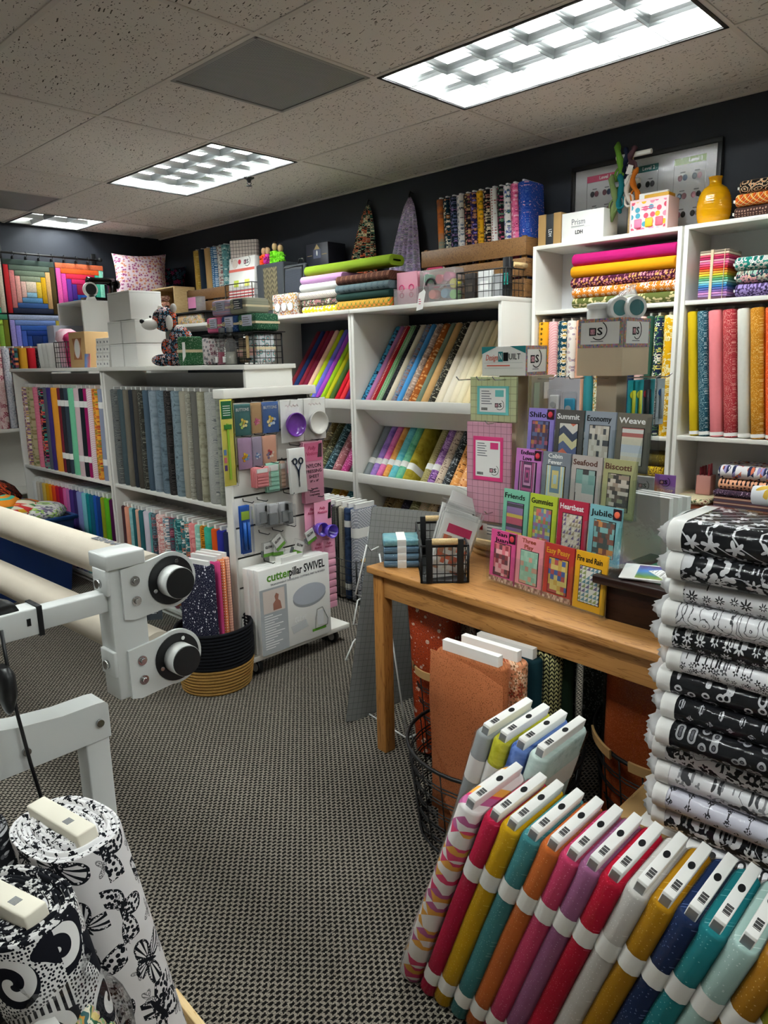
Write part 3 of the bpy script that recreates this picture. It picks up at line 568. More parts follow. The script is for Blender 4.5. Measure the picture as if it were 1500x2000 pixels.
def stackrow(items, x, y0, L, z, name, W=.24, base='', cat='fabric bolt', ext=.01, wrap=False, jit=.01, T=None):
    """bolts lying on their sides, one on another, from the bottom up"""
    for i, (desc, f, T) in enumerate(items):
        pos = base.format(['lowest', 'second', 'third', 'fourth', 'fifth', 'sixth', 'seventh', 'eighth', 'ninth', 'tenth', 'eleventh', 'twelfth', 'thirteenth', 'fourteenth'][i] if i < len(items)-1 else 'topmost')
        bolt((x+random.uniform(-jit, jit), y0+random.uniform(-jit, jit), z+T/2), (R(-90), 0, 0), fab(*f), f'{desc} {pos}', name, W, T, L, ext=ext, foot=ext, wrap=wrap, cat=cat)
        z += T
stackrow([('olive floral rolled fabric,', ('leaf', '#59602f', '#c9b98a', '#e0d6b5', 1.3), .05), ('orange daisy rolled fabric,', ('daisy', '#d17c24', '#f3e3d2', '#c9541e', .8), .052), ('plum ditsy rolled fabric,', ('ditsy', '#47152f', '#d98aa0', '#e2a35a', .9), .052), ('golden yellow rolled fabric,', ('solid', '#e0990f'), .058), ('magenta rolled fabric,', ('solid', '#b41b6b'), .062)],
         TX+.015, 1.49, .545, 1.706, 'rolls in the tall case', W=.235, base='{} of the pile in the tall case', ext=0)
stackrow([('lavender star-printed folded bolt,', ('flower', '#9a86bd', '#33284a', '#4a3a62', 1.), .056), ('dark green floral bolt,', ('bigfloral', '#1d3c42', '#c9879a', '#e6b9a0', .6, '#8fb0a0'), .056), ('teal bold-floral bolt,', ('bigfloral', '#1e7d70', '#eef0e8', '#15343a', .8, '#e9e6da'), .058)],
         TX+.01, .68, .54, 1.706, 'lying bolts under the vase', W=.23, base='{} beside the rainbow bundle under the vase', ext=.012)
stackrow([('brown dotted bolt,', ('dots', '#3f2a26', '#9c7a6a', None, 1.), .05), ('red yellow plaid bolt,', ('plaid', '#c9541e', '#e0a32a', '#8a2a1a', .9, '#f0d9a0'), .052), ('black paisley bolt,', ('swirl', '#1f1713', '#d8c6a6', '#b5652a', .9), .056)],
         TX+.03, .66, .585, 2.042, 'bolts beside the vase', W=.22, base='{} of three beside the yellow vase', ext=.014)
# ================================================================== leaning row of bolts in front
def boardtop(t, W, T, L, h=.026, bt=.0205):
    """white printed board end standing out of the top of a wrapped bolt: label, barcode and oval mark"""
    key = ('bt', W, L)
    if key not in _RB:
        _RB[key] = MB().bevbox((.012, -bt/2, L-.05), (W-.012, bt/2, L+h), .0015).mesh('board', PAPER)
        o = MB(); n = 16; o.loft([[(W*.55+.011*math.cos(2*PI*i/n), .006*math.sin(2*PI*i/n), L+h+z) for i in range(n)] for z in (0, .0006)], 0, False); _RB[key+('o',)] = o.mesh('oval_mark', INK)
        o = MB()
        for i in range(9): o.box((.03+i*.003, -.007, L+h), (.03+i*.003+(.002 if i % 3 else .001), .005, L+h+.0006))
        _RB[key+('b',)] = o.mesh('barcode', INK)
        _RB[key+('t',)] = MB().box((.011, -bt*.42, L-.0), (.0125, bt*.42, L+h*.75)).mesh('foil_end', plain('foil_grey', '#8d8f93', .3, .5, .6))
    b = obj('board', _RB[key], t); obj('oval_mark', _RB[key+('o',)], b); obj('barcode', _RB[key+('b',)], b); obj('foil_end', _RB[key+('t',)], b)
FR = [('triangle printed white', ('tri', '#e9e4e2', '#d6456f', '#b5608f', 1.0, '#e0a24a'), .832), ('rose red', ('fleck', '#b3173f', '#d0436a', '#a01030', 1.), .770), ('mustard gold', ('fleck', '#c69a0c', '#e0bd4a', '#a97f06', 1.), .728), ('dusky teal', ('fleck', '#3f8286', '#79aeb0', '#2f6a6e', 1.), .680),
      ('terracotta orange', ('fleck', '#c2652c', '#de9560', '#a9541f', 1.), .636), ('raspberry pink', ('fleck', '#c23b63', '#dd7a98', '#a82c52', 1.), .594), ('mauve', ('fleck', '#9a5c84', '#bd8aab', '#844a70', 1.), .553), ('crimson', ('fleck', '#b5102f', '#d5506a', '#980a25', 1.), .510), ('silver white', ('fleck', '#cfcbc6', '#ebe9e6', '#a9a5a0', 1.), .463),
      ('ochre', ('fleck', '#a8780c', '#cfa74a', '#8c6205', 1.), .418), ('navy', ('fleck', '#16284f', '#5d6f98', '#0d1b3a', 1.2), .373), ('bright teal', ('fleck', '#1f7f86', '#6fb3b6', '#166a70', 1.2), .333), ('pale mint', ('fleck', '#a9c6c0', '#d5e5e0', '#90b0a9', 1.2), .286), ('golden brown', ('fleck', '#9c6a10', '#caa05a', '#845606', 1.2), .238), ('olive lime', ('fleck', '#8d8f14', '#bdbf50', '#70720a', 1.2), .193)]
lean_a = math.asin(.19/.585)
for i, (d, f, ty) in enumerate(FR):
    L = .57; W = .20; T = .047 if i else .06
    # top goes towards -y
    t = bolt((1.085, ty+.187, .008), (lean_a, 0, 0), fab(*f), f'{d} wrapped bolt, {ORD[i]} from left in the leaning front row', 'leaning front row of wrapped bolts', W, T, L, ext=0, bands=((.40, .445), (.045, .085)) if i else (), wrap=True)
    boardtop(t, W, T, L)
for i, (d, f, ty) in enumerate([('smoke grey', ('solid', '#9a9fa0'), .945), ('lime yellow', ('batik', '#a3a01a', '#c0bd3a', '#8a8710'), .895), ('denim blue', ('batik', '#3f5fa5', '#6480bd', '#2f4c8c'), .845), ('pale aqua', ('batik', '#b3ccc6', '#cfe0da', '#9fbcb5'), .795)]):
    t = bolt((1.30, ty+.16, .045), (math.asin(.16/.585), 0, 0), fab(*f), f'{d} plastic-wrapped bolt, {ORD[i]} of four behind the leaning front row', 'four wrapped bolts behind the front row', .21, .047, .56, ext=0, bands=((.42, .49),), wrap=True)
    boardtop(t, .21, .047, .56)
# cardboard carton and the tall pile of black and white bolts on it
CARD = plain('kraft_card', '#a98758', .8, .2, grain=60)
t = thing('cardboard_carton', 'brown cardboard carton under the black and white bolts', 'carton', (1.36, -.35, 0))
MB().bevbox((0, 0, 0), (.40, 1.06, .385), .003).build('box_body', CARD, t); MB().box((.1, .86, .385), (.36, 1.05, .3885)).build('lid_flap', CARD, t)
MB().box((.14, .90, .3886), (.27, 1.0, .3892)).build('white_sticker', PAPER, t)
bk, wh = '#121317', '#e9e8ea'
ST = [('white outline-clover', ('rings', wh, '#2b2b2e', wh, .9), .05, .10), ('black white-rose', ('sprig', bk, '#e0e0e2', '#b5b5b8', 1.1), .054, 0), ('pale lilac diamond', ('diamond', '#d7d6e2', '#3a3a40', None, 1.), .050, 0), ('white rose-and-butterfly', ('sprig', wh, '#4a4a4e', '#8f8f93', 1.3), .052, 0), ('white wildflower', ('sprig', wh, '#1b1b1e', '#2a2a2e', 1.), .058, 0),
      ('black outline-pansy', ('rings', bk, '#a5a5a8', '#55555a', .8), .054, 0), ('black diamond', ('diamond', bk, '#b9b9bd', None, 1.), .052, 0), ('black outline-clover', ('rings', bk, '#cfcfd2', bk, .8), .052, 0), ('white dense-blossom', ('ditsy', wh, '#1a1a1d', '#5a5a5e', .9, wh), .052, 0), ('black tiny-daisy', ('daisy', bk, '#d6d6d8', bk, .62), .050, 0),
      ('white outline-paisley', ('swirl', wh, '#e2e2e4', '#4a4a4e', .8), .052, 0), ('white tiny-daisy', ('daisy', wh, '#2a2a2d', wh, .62), .052, 0), ('black wildflower', ('sprig', bk, '#d9d9db', '#a0a0a4', 1.1), .055, 0), ('black striped floral', ('stripeleaf', bk, '#d5d5d8', '#3a3a40', 1.1), .066, 0)]
zz = .386
tuft = MB(); rr = random.Random(3); rings = []
for k, (dz, sx, sy) in enumerate(((0, .5, .5), (.008, .5, .47), (.018, .46, .38), (.028, .40, .24), (.036, .30, .12))):
    ring = []
    for i in range(18):
        a = 2*PI*i/18; j = 1+rr.uniform(-.06, .06)*(k/3); ring.append((.11+.215*sx*math.cos(a)*j, .055*sy*math.sin(a)*j*1.1, .575+dz+rr.uniform(-.0018, .0018)*k))
    rings.append(ring)
tuft.loft(rings, 0, True, False); TUFT = tuft.mesh('plastic_tuft', glassy('crumpled_wrap', '#ffffff', .06, .25, .38))
for i, (d, f, T, sh) in enumerate(ST):
    pos = 'topmost' if i == len(ST)-1 else ('lowest' if i == 0 else ORD[i]+' from the bottom')
    jx = random.uniform(-.012, .012); jy = random.uniform(-.018, .018) - sh
    t = bolt((1.435+jx, .02+jy, zz+T/2), (R(-90), 0, R(random.uniform(-1.2, 1.2))), fab(*f), f'{d} wrapped bolt, {pos} in the black and white pile', 'tall pile of black and white bolts', .225, T, .575, ext=0, bands=((.545, .575),), wrap=True)
    o = obj('plastic_tuft', TUFT, t); o.scale = (1, T/.052, 1)
    zz += T
# ------------------------------------------------------------------ pine table
tb = thing('pine_table', 'long pine table carrying the pattern racks', 'table', (1.793, 1.834, 0), (0, 0, R(-4.76)))
TT = .733
MB().bevbox((0, -1.9, TT-.026), (.82, 0, TT), .004).build('tabletop', PINE_Y, tb)
MB().bevbox((.028, -1.86, TT-.112), (.05, -.045, TT-.026), .002).build('apron', PINE_Y, tb); MB().bevbox((.06, -.05, TT-.112), (.76, -.028, TT-.026), .002).build('apron', PINE_X, tb); MB().bevbox((.77, -1.86, TT-.112), (.79, -.045, TT-.026), .002).build('apron', PINE_Y, tb)
for lx, ly in ((.018, -.065), (.755, -.065), (.018, -1.88), (.755, -1.88)):
    MB().bevbox((lx, ly, 0), (lx+.05, ly+.05, TT-.026), .004).build('leg', PINE_Z, tb)
# ------------------------------------------------------------------ wire baskets under the table
LEATH = plain('tan_leather', '#b8925f', .55, .3)
def wire_basket(label, c, rx, ry, H, rot=0, nv=22, nr=6, q=.86, straps=()):
    t = thing('wire_basket', label, 'basket', (c[0], c[1], 0), (0, 0, R(rot)), 'oval black wire baskets')
    def P(a, h, k=1): s = q+(1-q)*(h/H); return (rx*s*math.cos(a)*k, ry*s*math.sin(a)*k, h)
    b = MB()
    for k in range(nv):
        a = 2*PI*k/nv; b.tube([P(a, .006), P(a, H)], .0028, 4)
    for k in range(1, nr):
        h = .006+(H-.006)*k/nr; b.tube([P(2*PI*i/32, h) for i in range(32)], .0028, 4, closed=True); b.tube([P(2*PI*i/32, h-.012) for i in range(32)], .0028, 4, closed=True)
    b.build('wire_mesh', BLACKM, t)
    MB().tube([P(2*PI*i/40, H) for i in range(40)], .006, 6, closed=True).build('rim', BLACKM, t)
    MB().tube([P(2*PI*i/40, .008) for i in range(40)], .005, 6, closed=True).build('base_ring', BLACKM, t)
    b = MB()
    for k in range(-4, 5):
        xx = rx*q*k/5; yy = ry*q*math.sqrt(max(0, 1-(k/5)**2)); b.tube([(xx, -yy, .007), (xx, yy, .007)], .002, 4)
    b.build('base_grid', BLACKM, t)
    for a0 in straps:
        pts = [R(a0+s*4) for s in range(8)]; m = MB()
        m.loft([[P(a, H-.014, 1.012), P(a, H+.016, 1.012), P(a, H+.016, 1.035), P(a, H-.014, 1.035)] for a in pts], 0, False); m.build('leather_strap', LEATH, t)
    return t
wire_basket('black wire basket holding the burnt orange bolts, in front of the table', (1.725, 1.215), .265, .275, .30)
wire_basket('black wire basket holding the red dotted bolt, behind the table leg', (2.13, 1.60), .29, .185, .36, 5, straps=(118, 156, 200))
wire_basket('black wire basket holding the terracotta bolt, under the table end', (2.12, .76), .34, .27, .35, straps=(130, 172, 212))
ub = 'bolts in the front wire basket'
ZR = R(-90)
for i, (d, f, x, y, L, T) in enumerate([('burnt orange', ('speck', '#a25f3a', '#74401f', '#8f4f2c', .45), 1.60, 1.33, .60, .055), ('peach floral', ('flower', '#d08a64', '#8f3a26', '#e6c0a0', .8, '#7a5a3a'), 1.665, 1.31, .60, .055), ('dark petrol', ('solid', '#13323a'), 1.73, 1.30, .59, .05), ('black chevron', ('knit', '#15170f', '#b5ad78', None, 1.1), 1.79, 1.27, .60, .06), ('bottle green', ('solid', '#263a29'), 1.86, 1.27, .585, .06)]):
    t = bolt((x, y, .015), (0, R(0), ZR), fab(*f), f'{d} fabric bolt with white board, {ORD[i]} from front in its wire basket', ub, .245, T, L, ext=.032, bt=.022, bw=.82)
    if i == 0:
        b = MB(); rings = []
        for k, h in enumerate((.60, .45, .3, .16, .08)):
            rings.append([(-.008-.004*math.sin(k*1.3), -.031-.004*math.sin(k*2.), h), (.09, -.036-.005*math.sin(k+1), h-.003), (.18, -.040-.008*k*.2, h-.012), (.262+.008*k, -.048-.006*k, h-.035+.02*k*0), (.262+.008*k, -.045-.006*k, h-.035), (.18, -.037, h-.012), (.09, -.033, h-.003), (-.008, -.028, h)])
        b.loft(rings, 0, True); b.build('loose_end', fab(*f), t)
for i, (d, f, x, y, L, T, W) in enumerate([('red orange dotted', ('stars', '#b8441f', '#e8c8b5', '#3a1a14', 2.2), 1.92, 1.70, .59, .10, .2), ('white leafy', ('speck', '#cfc9c4', '#5a5a5a', '#8a4a3a', .9), 2.005, 1.67, .57, .035, .18), ('grey moon-printed', ('speck', '#4a4f4d', '#b5b8b4', '#2a2d2c', .9), 2.06, 1.64, .57, .05, .18), ('dark purple', ('glitter', '#2c2348', '#7a70a0'), 2.12, 1.61, .56, .05, .18), ('black', ('solid', '#15161a'), 2.19, 1.58, .56, .05, .18)]):
    bolt((x, y, .015), (0, R(-3), ZR+R(10)), fab(*f), f'{d} fabric bolt, {ORD[i]} from left in the rear wire basket', 'bolts in the rear wire basket', W, T, L, ext=.02, wrap=(i == 0))
for i, (d, f, x, y, L, T, W) in enumerate([('terracotta', ('speck', '#a3481f', '#c06a3c', '#8a3a16', .3), 1.90, .93, .59, .07, .22), ('dark grey flecked', ('speck', '#4d5152', '#6d7172', '#3a3e3f', .4), 2.02, 1.0, .55, .05, .2), ('brown ringed', ('dots', '#4a3a30', '#7a3a2c', None, 2.2), 2.22, .98, .56, .05, .2)]):
    bolt((x, y, .015), (0, 0, ZR), fab(*f), f'{d} wrapped bolt in the wire basket under the table end', 'bolts in the far wire basket', W, T, L, ext=.02, wrap=True)
for i, (d, c) in enumerate((('charcoal', '#2a2b2d'), ('smoky green', '#2f3a30'), ('dark brown', '#3a2f28'), ('black grey', '#1f2023'))):
    bolt((2.42+.03*i, 1.50-.2*i, .004), (0, 0, ZR), fab('glitter', c, '#8a8d90'), f'{d} wrapped bolt in the shadow at the back under the table, {ORD[i]} from left', 'dark bolts under the table', .18, .06, .57, ext=.02, wrap=True)
# ------------------------------------------------------------------ grey cutting mats on a white wire easel
g = G('grey_cutting_mat', .5, .3); x, y, z = g.xyz(); a = g.M('FRACT', g.M('DIVIDE', x, .0254)); b_ = g.M('FRACT', g.M('DIVIDE', z, .0254))
g.base(g.mix(g.M('LESS_THAN', g.M('MINIMUM', a, b_), .06), '#838584', '#585b5a')); MATM = g.m
for i in range(3):
    MB().bevbox((0, 0, 0), (.60, .004, .89), .0015).build('cutting_mat', MATM, None, loc=(1.86+.012*i, 2.045+.007*i, .012), rot=(R(-2), R(12.5), R(-6)), label=f'grey gridded cutting mat leaning beside the table, {["front", "middle", "rear"][i]} of three', cat='cutting mat', group='grey cutting mats')
t = thing('wire_easel', 'white wire easel rack holding the grey cutting mats', 'rack', (1.99, 2.075, 0), (0, 0, R(-6)))
for s in (0, .40):
    MB().tube([(s, 0, .004), (s-.02, -.30, .004)], .0035, 6).build('foot_rod', WHITEP, t); MB().tube([(s, 0, .004), (s+.05, -.005, .78)], .0035, 6).build('upright_rod', WHITEP, t); MB().tube([(s-.02, -.30, .004), (s+.05, -.07, .70)], .0035, 6).build('back_rod', WHITEP, t)
MB().tube([(0, 0, .004), (.40, 0, .004)], .0035, 6).build('cross_rod', WHITEP, t); MB().tube([(-.02, -.3, .004), (.38, -.3, .004)], .0035, 6).build('cross_rod', WHITEP, t)
for P in ([(.06, -.055, .724), (.015, -.06, .717), (-.005, -.06, .745), (-.07, -.06, .553), (-.035, -.05, .535)], [(-.04, -.05, .525), (-.06, -.06, .525), (-.085, -.06, .43), (-.06, -.05, .42)], [(-.07, -.05, .36), (-.09, -.06, .355), (-.13, -.06, .29), (-.11, -.05, .285)]):
    MB().tube(P, .0035, 6).build('hook_rod', WHITEP, t)
# ================================================================== quilting frame on the left
fr = thing('longarm_quilter', 'white steel long-arm quilting frame with canvas-covered rollers', 'quilting frame', (.768, 1.40, 1.011), (0, 0, R(1.2)))
FW = plain('frame_white_steel', '#d5d8d6', .3, .5)
g = G('canvas_leader', .9, .1); g.base(g.mix(g.noise(g.obj(), 6, 3), '#d8cfc0', '#c4b9a8')); g.bump(g.noise(g.obj(), 500, 2), .0005, .4); CANV = g.m
def plate(zc, zl):
    n = 26; poly = [(-.112, zl), (-.112, zc-.060), (-.09, zc-.066)]
    for k in range(n+1):
        a = R(-105+k*(215/n)); poly.append((.062*math.cos(a), zc+.062*math.sin(a)))
    poly.append((-.05, zc+.053))
    return MB().prism(poly, -.007, .0).build('bracket_plate', FW, fr)
for zc in (0, -.177):
    p = plate(zc, zc+.047)
    d = MB().cyl((0, -.007, zc), (0, -.0105, zc), .0535, 36).build('black_flange', BLACKP, fr)
    for a in (70, 200, 315): 
        c = (.043*math.cos(R(a)), -.0105, zc+.043*math.sin(R(a))); MB().cyl(c, (c[0], -.0135, c[2]), .0045, 10).build('flange_screw', CHROME, d)
    k = MB().cyl((0, -.0105, zc), (0, -.045, zc), .0345, 32).build('knob_ring', WHITEP, fr); MB().cyl((0, -.045, zc), (0, -.048, zc), .033, 32).build('knob_cap', BLACKP, k)
    for dz in (.018, -.026):
        c = (-.083, -.007, zc+dz); MB().cyl(c, (c[0], -.010, c[2]), .0105, 18).build('washer', CHROME, fr); MB().cyl((c[0], -.01, c[2]), (c[0], -.016, c[2]), .006, 6).build('bolt_head', CHROME, fr)
    b = MB().bevbox((-.143, -.004, zc-.004), (-.134, .055, zc+.052), .003).build('clamp_ear', FW, fr); MB().cyl((-.143, .026, zc+.02), (-.150, .026, zc+.02), .0095, 12).build('ear_bolt', CHROME, b)
MB().bevbox((-.135, .0005, -.235), (-.058, .062, .05), .003).build('post', FW, fr)
MB().bevbox((-.142, -.009, .05), (-.055, .068, .083), .004).build('post_cap', FW, fr)
MB().bevbox((-.272, .012, -.04), (-.135, .05, .002), .003).build('arm_tube', FW, fr)
MB().bevbox((-.80, .006, -.044), (-.272, .056, .01), .003).build('arm_sleeve', FW, fr); MB().bevbox((-.280, .003, -.047), (-.270, .059, .013), .001).build('black_collar', BLACKP, fr)
MB().box((-.300, .004, -.022), (-.293, .006, -.008)).build('slot', BLACKP, fr)
b = MB(); b.loft([[(x, .012, .008), (x, .05, .008), (x, .046, .008+h), (x, .016, .008+h)] for x, h in ((-.43, .026), (-.37, .03), (-.335, .028), (-.315, .018), (-.308, .004))]); b.build('grip', BLACKP, fr)
MB().cyl((-.78, .03, .022), (-.42, .03, .022), .009, 10).build('rail_rod', CHROME, fr)
def roller(zc, r, name):
    b = MB(); n = 28; rings = [[(r*math.cos(2*PI*i/n), y, zc+r*math.sin(2*PI*i/n)) for i in range(n)] for y in (.07, .6, 1.4, 2.2, 2.9)]; b.loft(rings); return b.build(name, CANV, fr)
roller(.0, .044, 'canvas_roller'); roller(-.185, .046, 'canvas_roller')
MB().bevbox((-.135, 2.9, -.9), (-.058, 2.96, .05), .003).build('far_post', FW, fr)
text('BERNINA', .028, GREYINK, fr, (-.002, .27, .0446), (0, 0, R(-90)), 'printed_word', width=.12, bold=.0006)
poly = [(-.166, -.228), (-.172, -.221), (-.19, -.219), (-.26, -.219), (-.34, -.210), (-.42, -.193), (-.52, -.165), (-.60, -.15), (-.80, -.15), (-.80, -.30), (-.166, -.30)]
MB().prism(poly, -.005, .055).build('lower_arm', FW, fr)
for x in (-.188, -.335): MB().cyl((x, -.005, -.262), (x, -.011, -.262), .008, 12).build('arm_screw', CHROME, fr)
MB().bevbox((-.218, .0, -1.005), (-.168, .05, -.30), .003).build('leg', FW, fr); MB().bevbox((-.30, -.32, -1.011), (-.12, .36, -.985), .003).build('foot', FW, fr)
MB().bevbox((-.44, .0, -.29), (-.35, .09, -.215), .012).build('end_knob', FW, fr)
pts = [(-.352, -.012, -.01), (-.352, -.02, -.09), (-.35, -.03, -.17), (-.342, -.04, -.27), (-.332, -.05, -.36)]
MB().tube(pts, .0035, 6).build('cable', BLACKP, fr)
b = MB(); b.loft([[(-.36+s*.4*math.cos(2*PI*i/10)*.07, -.02+s*.05*math.sin(2*PI*i/10), h) for i in range(10)] for h, s in ((-.075, .3), (-.09, .6), (-.13, .6), (-.16, .3), (-.17, .1))]); b.build('handle_grip', BLACKP, fr)
# ------------------------------------------------------------------ big black and white bolts bottom left, in a wooden crate
def uvbolt(loc, rot, mats, label, group, W, T, L, boardlen=.2, layers=9):
    t = thing('fabric_bolt', label, 'fabric bolt', loc, rot, group)
    base = ring_xy(W, T, 0); n = len(base); ring = []
    # smoother, puffier outline
    N = 48
    for i in range(N):
        a = 2*PI*i/N; cx = W/2; ex = W/2; ey = T/2; p = 2.6
        c, s = math.cos(a), math.sin(a); ring.append((cx+ex*math.copysign(abs(c)**(2/p), c), ey*math.copysign(abs(s)**(2/p), s)))
    me = bpy.data.meshes.new('fabric_wrap'); vs = []; fs = []; uvs = []; zs = [0, L*.33, L*.66, L-.004, L]
    per = [0]
    for i in range(N): a, c = ring[i], ring[(i+1) % N]; per.append(per[-1]+math.dist(a, c))
    for k, z in enumerate(zs):
        q = .985 if k == 4 else 1
        for x, y in ring: vs.append((W/2+(x-W/2)*q, y*q, z))
    for k in range(4):
        for i in range(N):
            j = (i+1) % N; fs.append((k*N+i, k*N+j, (k+1)*N+j, (k+1)*N+i)); uvs += [(per[i], zs[k]), (per[i+1], zs[k]), (per[i+1], zs[k+1]), (per[i], zs[k+1])]
    fs.append(tuple(range(N))[::-1]); uvs += [(0, 0)]*N
    me.from_pydata(vs, [], fs); me.materials.append(mats[0]); lay = me.uv_layers.new(name='UVMap')
    for i, u_ in enumerate(uvs): lay.data[i].uv = u_
    for p in me.polygons: p.use_smooth = len(p.vertices) == 4
    obj('fabric_wrap', me, t)
    # wound layers seen on the end: rings of cloth standing at slightly different heights
    for k in range(layers):
        q0 = 1-.0*k; f0 = 1-k/layers*.86; f1 = 1-(k+.72)/layers*.86; h = L+rr.uniform(-.004, .006); b = MB()
        def sc(f, z): return [(W/2+(x-W/2)*(1-(1-f)*T/W*1.15), y*f, z) for x, y in ring]
        b.loft([sc(f0*.985, L-.02), sc(f0*.985, h), sc(f1*.985, h), sc(f1*.985, L-.02)], 0, True, False); b.build('cloth_layer', mats[1], t)
    MB().box((W*.14, -T*.13, L-.02), (W*.86, T*.13, L-.012)).build('core_fill', mats[1], t)
    bd = MB().bevbox((W/2-boardlen/2, -.016, L-.06), (W/2+boardlen/2, .016, L+.022), .003).build('board', plain('cream_card', '#e2dccb', .7), t)
    o = MB()
    for i in range(7): o.box((W/2+.03+i*.003, -.008, L+.022), (W/2+.03+i*.003+.0016, .004, L+.0225))
    o.build('barcode', GREYINK, bd)
    return t
def butterfly_mat():
    g = G('butterfly_cotton', .85, .15); uv = g.n('TexCoord').outputs['UV']; u, v, _ = g.sep(uv)
    def layer(u, v, cell, size):
        vv = g.vec(u, v); k = g.voro(vv, 1/cell, .22); d = g.n('VectorMath', operation='SUBTRACT'); g.put(d.inputs[0], vv); g.put(d.inputs[1], k.outputs['Position'])
        x, y, _ = g.sep(d.outputs[0]); cc = g.sep(k.outputs['Color']); a = g.M('MULTIPLY_ADD', cc[0], 5., -2.5); ca, sa = g.M('COSINE', a), g.M('SINE', a); sz = g.M('MULTIPLY', size, g.M('MULTIPLY_ADD', cc[1], .5, .75))
        X = g.M('DIVIDE', g.M('SUBTRACT', g.M('MULTIPLY', x, ca), g.M('MULTIPLY', y, sa)), sz); Y = g.M('DIVIDE', g.M('ADD', g.M('MULTIPLY', x, sa), g.M('MULTIPLY', y, ca)), sz); ax = g.M('ABSOLUTE', X)
        def ell(cx, cy, rx, ry, t):
            p = g.M('SUBTRACT', ax, cx); q = g.M('SUBTRACT', Y, cy); c, s = math.cos(t), math.sin(t)
            P = g.M('DIVIDE', g.M('MULTIPLY_ADD', p, c, g.M('MULTIPLY', q, s)), rx); Q = g.M('DIVIDE', g.M('MULTIPLY_ADD', q, c, g.M('MULTIPLY', p, -s)), ry); return g.M('ADD', g.M('MULTIPLY', P, P), g.M('MULTIPLY', Q, Q))
        e = g.M('MINIMUM', ell(.52, .36, .56, .27, .65), ell(.36, -.34, .40, .32, -.7)); body = ell(0, -.05, .07, .42, 0)
        ins = g.M('LESS_THAN', e, 1.); edge = g.M('GREATER_THAN', e, .55)
        ang = g.M('ARCTAN2', Y, ax); vein = g.M('GREATER_THAN', g.M('SINE', g.M('MULTIPLY', ang, 19.)), .3); spots = g.M('LESS_THAN', g.voro(g.vec(X, Y), 7., 1).outputs['Distance'], .4)
        pat = g.mix(g.M('GREATER_THAN', cc[2], .5), vein, spots); wsp = g.M('LESS_THAN', g.voro(g.vec(X, Y), 11., .4).outputs['Distance'], .3)
        edgep = g.M('MULTIPLY', edge, g.M('SUBTRACT', 1., g.M('MULTIPLY', wsp, g.M('LESS_THAN', e, .92)))); blk = g.M('MULTIPLY', ins, g.M('MAXIMUM', edgep, pat)); blk = g.M('MAXIMUM', blk, g.M('LESS_THAN', body, 1.)); return blk
    m = g.M('MAXIMUM', layer(u, v, .096, .052), g.M('MULTIPLY', layer(g.M('ADD', u, .37), g.M('ADD', v, 1.3), .06, .014), .8))
    g.base(g.mix(m, g.mix(g.noise(g.vec(u, v), 9, 2), '#dcd9d8', '#c9c5c6'), '#121319')); g.bump(g.noise(g.obj(), 800, 1), .0004, .3); return g.m
def layer_mat(name, c1, c2, t=.5):
    g = G(name, .9, .1); x, y, z = g.xyz(); g.base(g.mix(g.M('GREATER_THAN', g.noise(g.obj(), 95, 2, .6), t), c1, c2)); return g.m
def comma_mat():
    g = G('bold_curl_cotton', .85, .15); uv = g.n('TexCoord').outputs['UV']; u, v, _ = g.sep(uv); vv = g.vec(u, v); k = g.voro(vv, 1/.11, .5)
    d = g.n('VectorMath', operation='SUBTRACT'); g.put(d.inputs[0], vv); g.put(d.inputs[1], k.outputs['Position']); x, y, _ = g.sep(d.outputs[0]); r = g.M('POWER', g.M('ADD', g.M('MULTIPLY', x, x), g.M('MULTIPLY', y, y)), .5); a = g.M('ARCTAN2', y, x)
    sp = g.M('SINE', g.M('SUBTRACT', g.M('MULTIPLY', r, 190.), a)); blob = g.M('MULTIPLY', g.M('LESS_THAN', r, .036), g.M('GREATER_THAN', sp, -.1)); cell = g.sep(k.outputs['Color'])[1]
    st = g.M('GREATER_THAN', g.M('SINE', g.M('MULTIPLY', u, 700.)), .1); dt = g.M('LESS_THAN', g.voro(vv, 190, .6).outputs['Distance'], .32); bg = g.mix(g.M('GREATER_THAN', cell, .4), dt, st); n = g.M('GREATER_THAN', g.noise(vv, 11, 1), .54)
    blk = g.M('MAXIMUM', blob, g.M('MULTIPLY', g.M('GREATER_THAN', r, .036), g.M('MAXIMUM', bg, n))); g.base(g.mix(blk, '#d6d4d2', '#101119')); return g.m
axis = Vector((.385, 1.12, .74)) - Vector((.432, 1.055, .365)); axis.normalize()
def place(axis, wdir):
    wd = Vector(wdir); wd = (wd-axis*wd.dot(axis)).normalized(); y = axis.cross(wd); return Matrix((wd, y, axis)).transposed()
M3 = place(axis, (.04, -1, 0)); L_ = .60; W_ = .255; T_ = .135
base = Vector((.388, 1.115, .74)) - axis*L_ - M3.col[0]*(W_/2)
uvbolt(base, M3.to_euler(), (butterfly_mat(), layer_mat('wound_edge_white', '#e4e2e2', '#16171c', .56)), 'large white bolt printed with black butterflies, bottom left', 'black and white bolts in the crate', W_, T_, L_, .2)
M3 = place(axis, (.15, -1, 0)); base = Vector((.262, 1.0, .735)) - axis*L_ - M3.col[0]*(.24/2)
uvbolt(base, M3.to_euler(), (comma_mat(), layer_mat('wound_edge_black', '#c9c7c6', '#101116', .45)), 'large black bolt with bold curl and stripe print, bottom left edge', 'black and white bolts in the crate', .24, .135, L_, .18)
M3 = place(axis, (.10, -1, 0)); base = Vector((.29, 1.30, .70)) - axis*.57 - M3.col[0]*(.2/2)
uvbolt(base, M3.to_euler(), (fab('speck', '#17181c', '#b9b9bb', '#5a5a5e', 1.), layer_mat('wound_edge_dark', '#8a8a8c', '#101116', .5)), 'black bolt with pale board behind the butterfly bolt', 'black and white bolts in the crate', .2, .11, .57, .14)
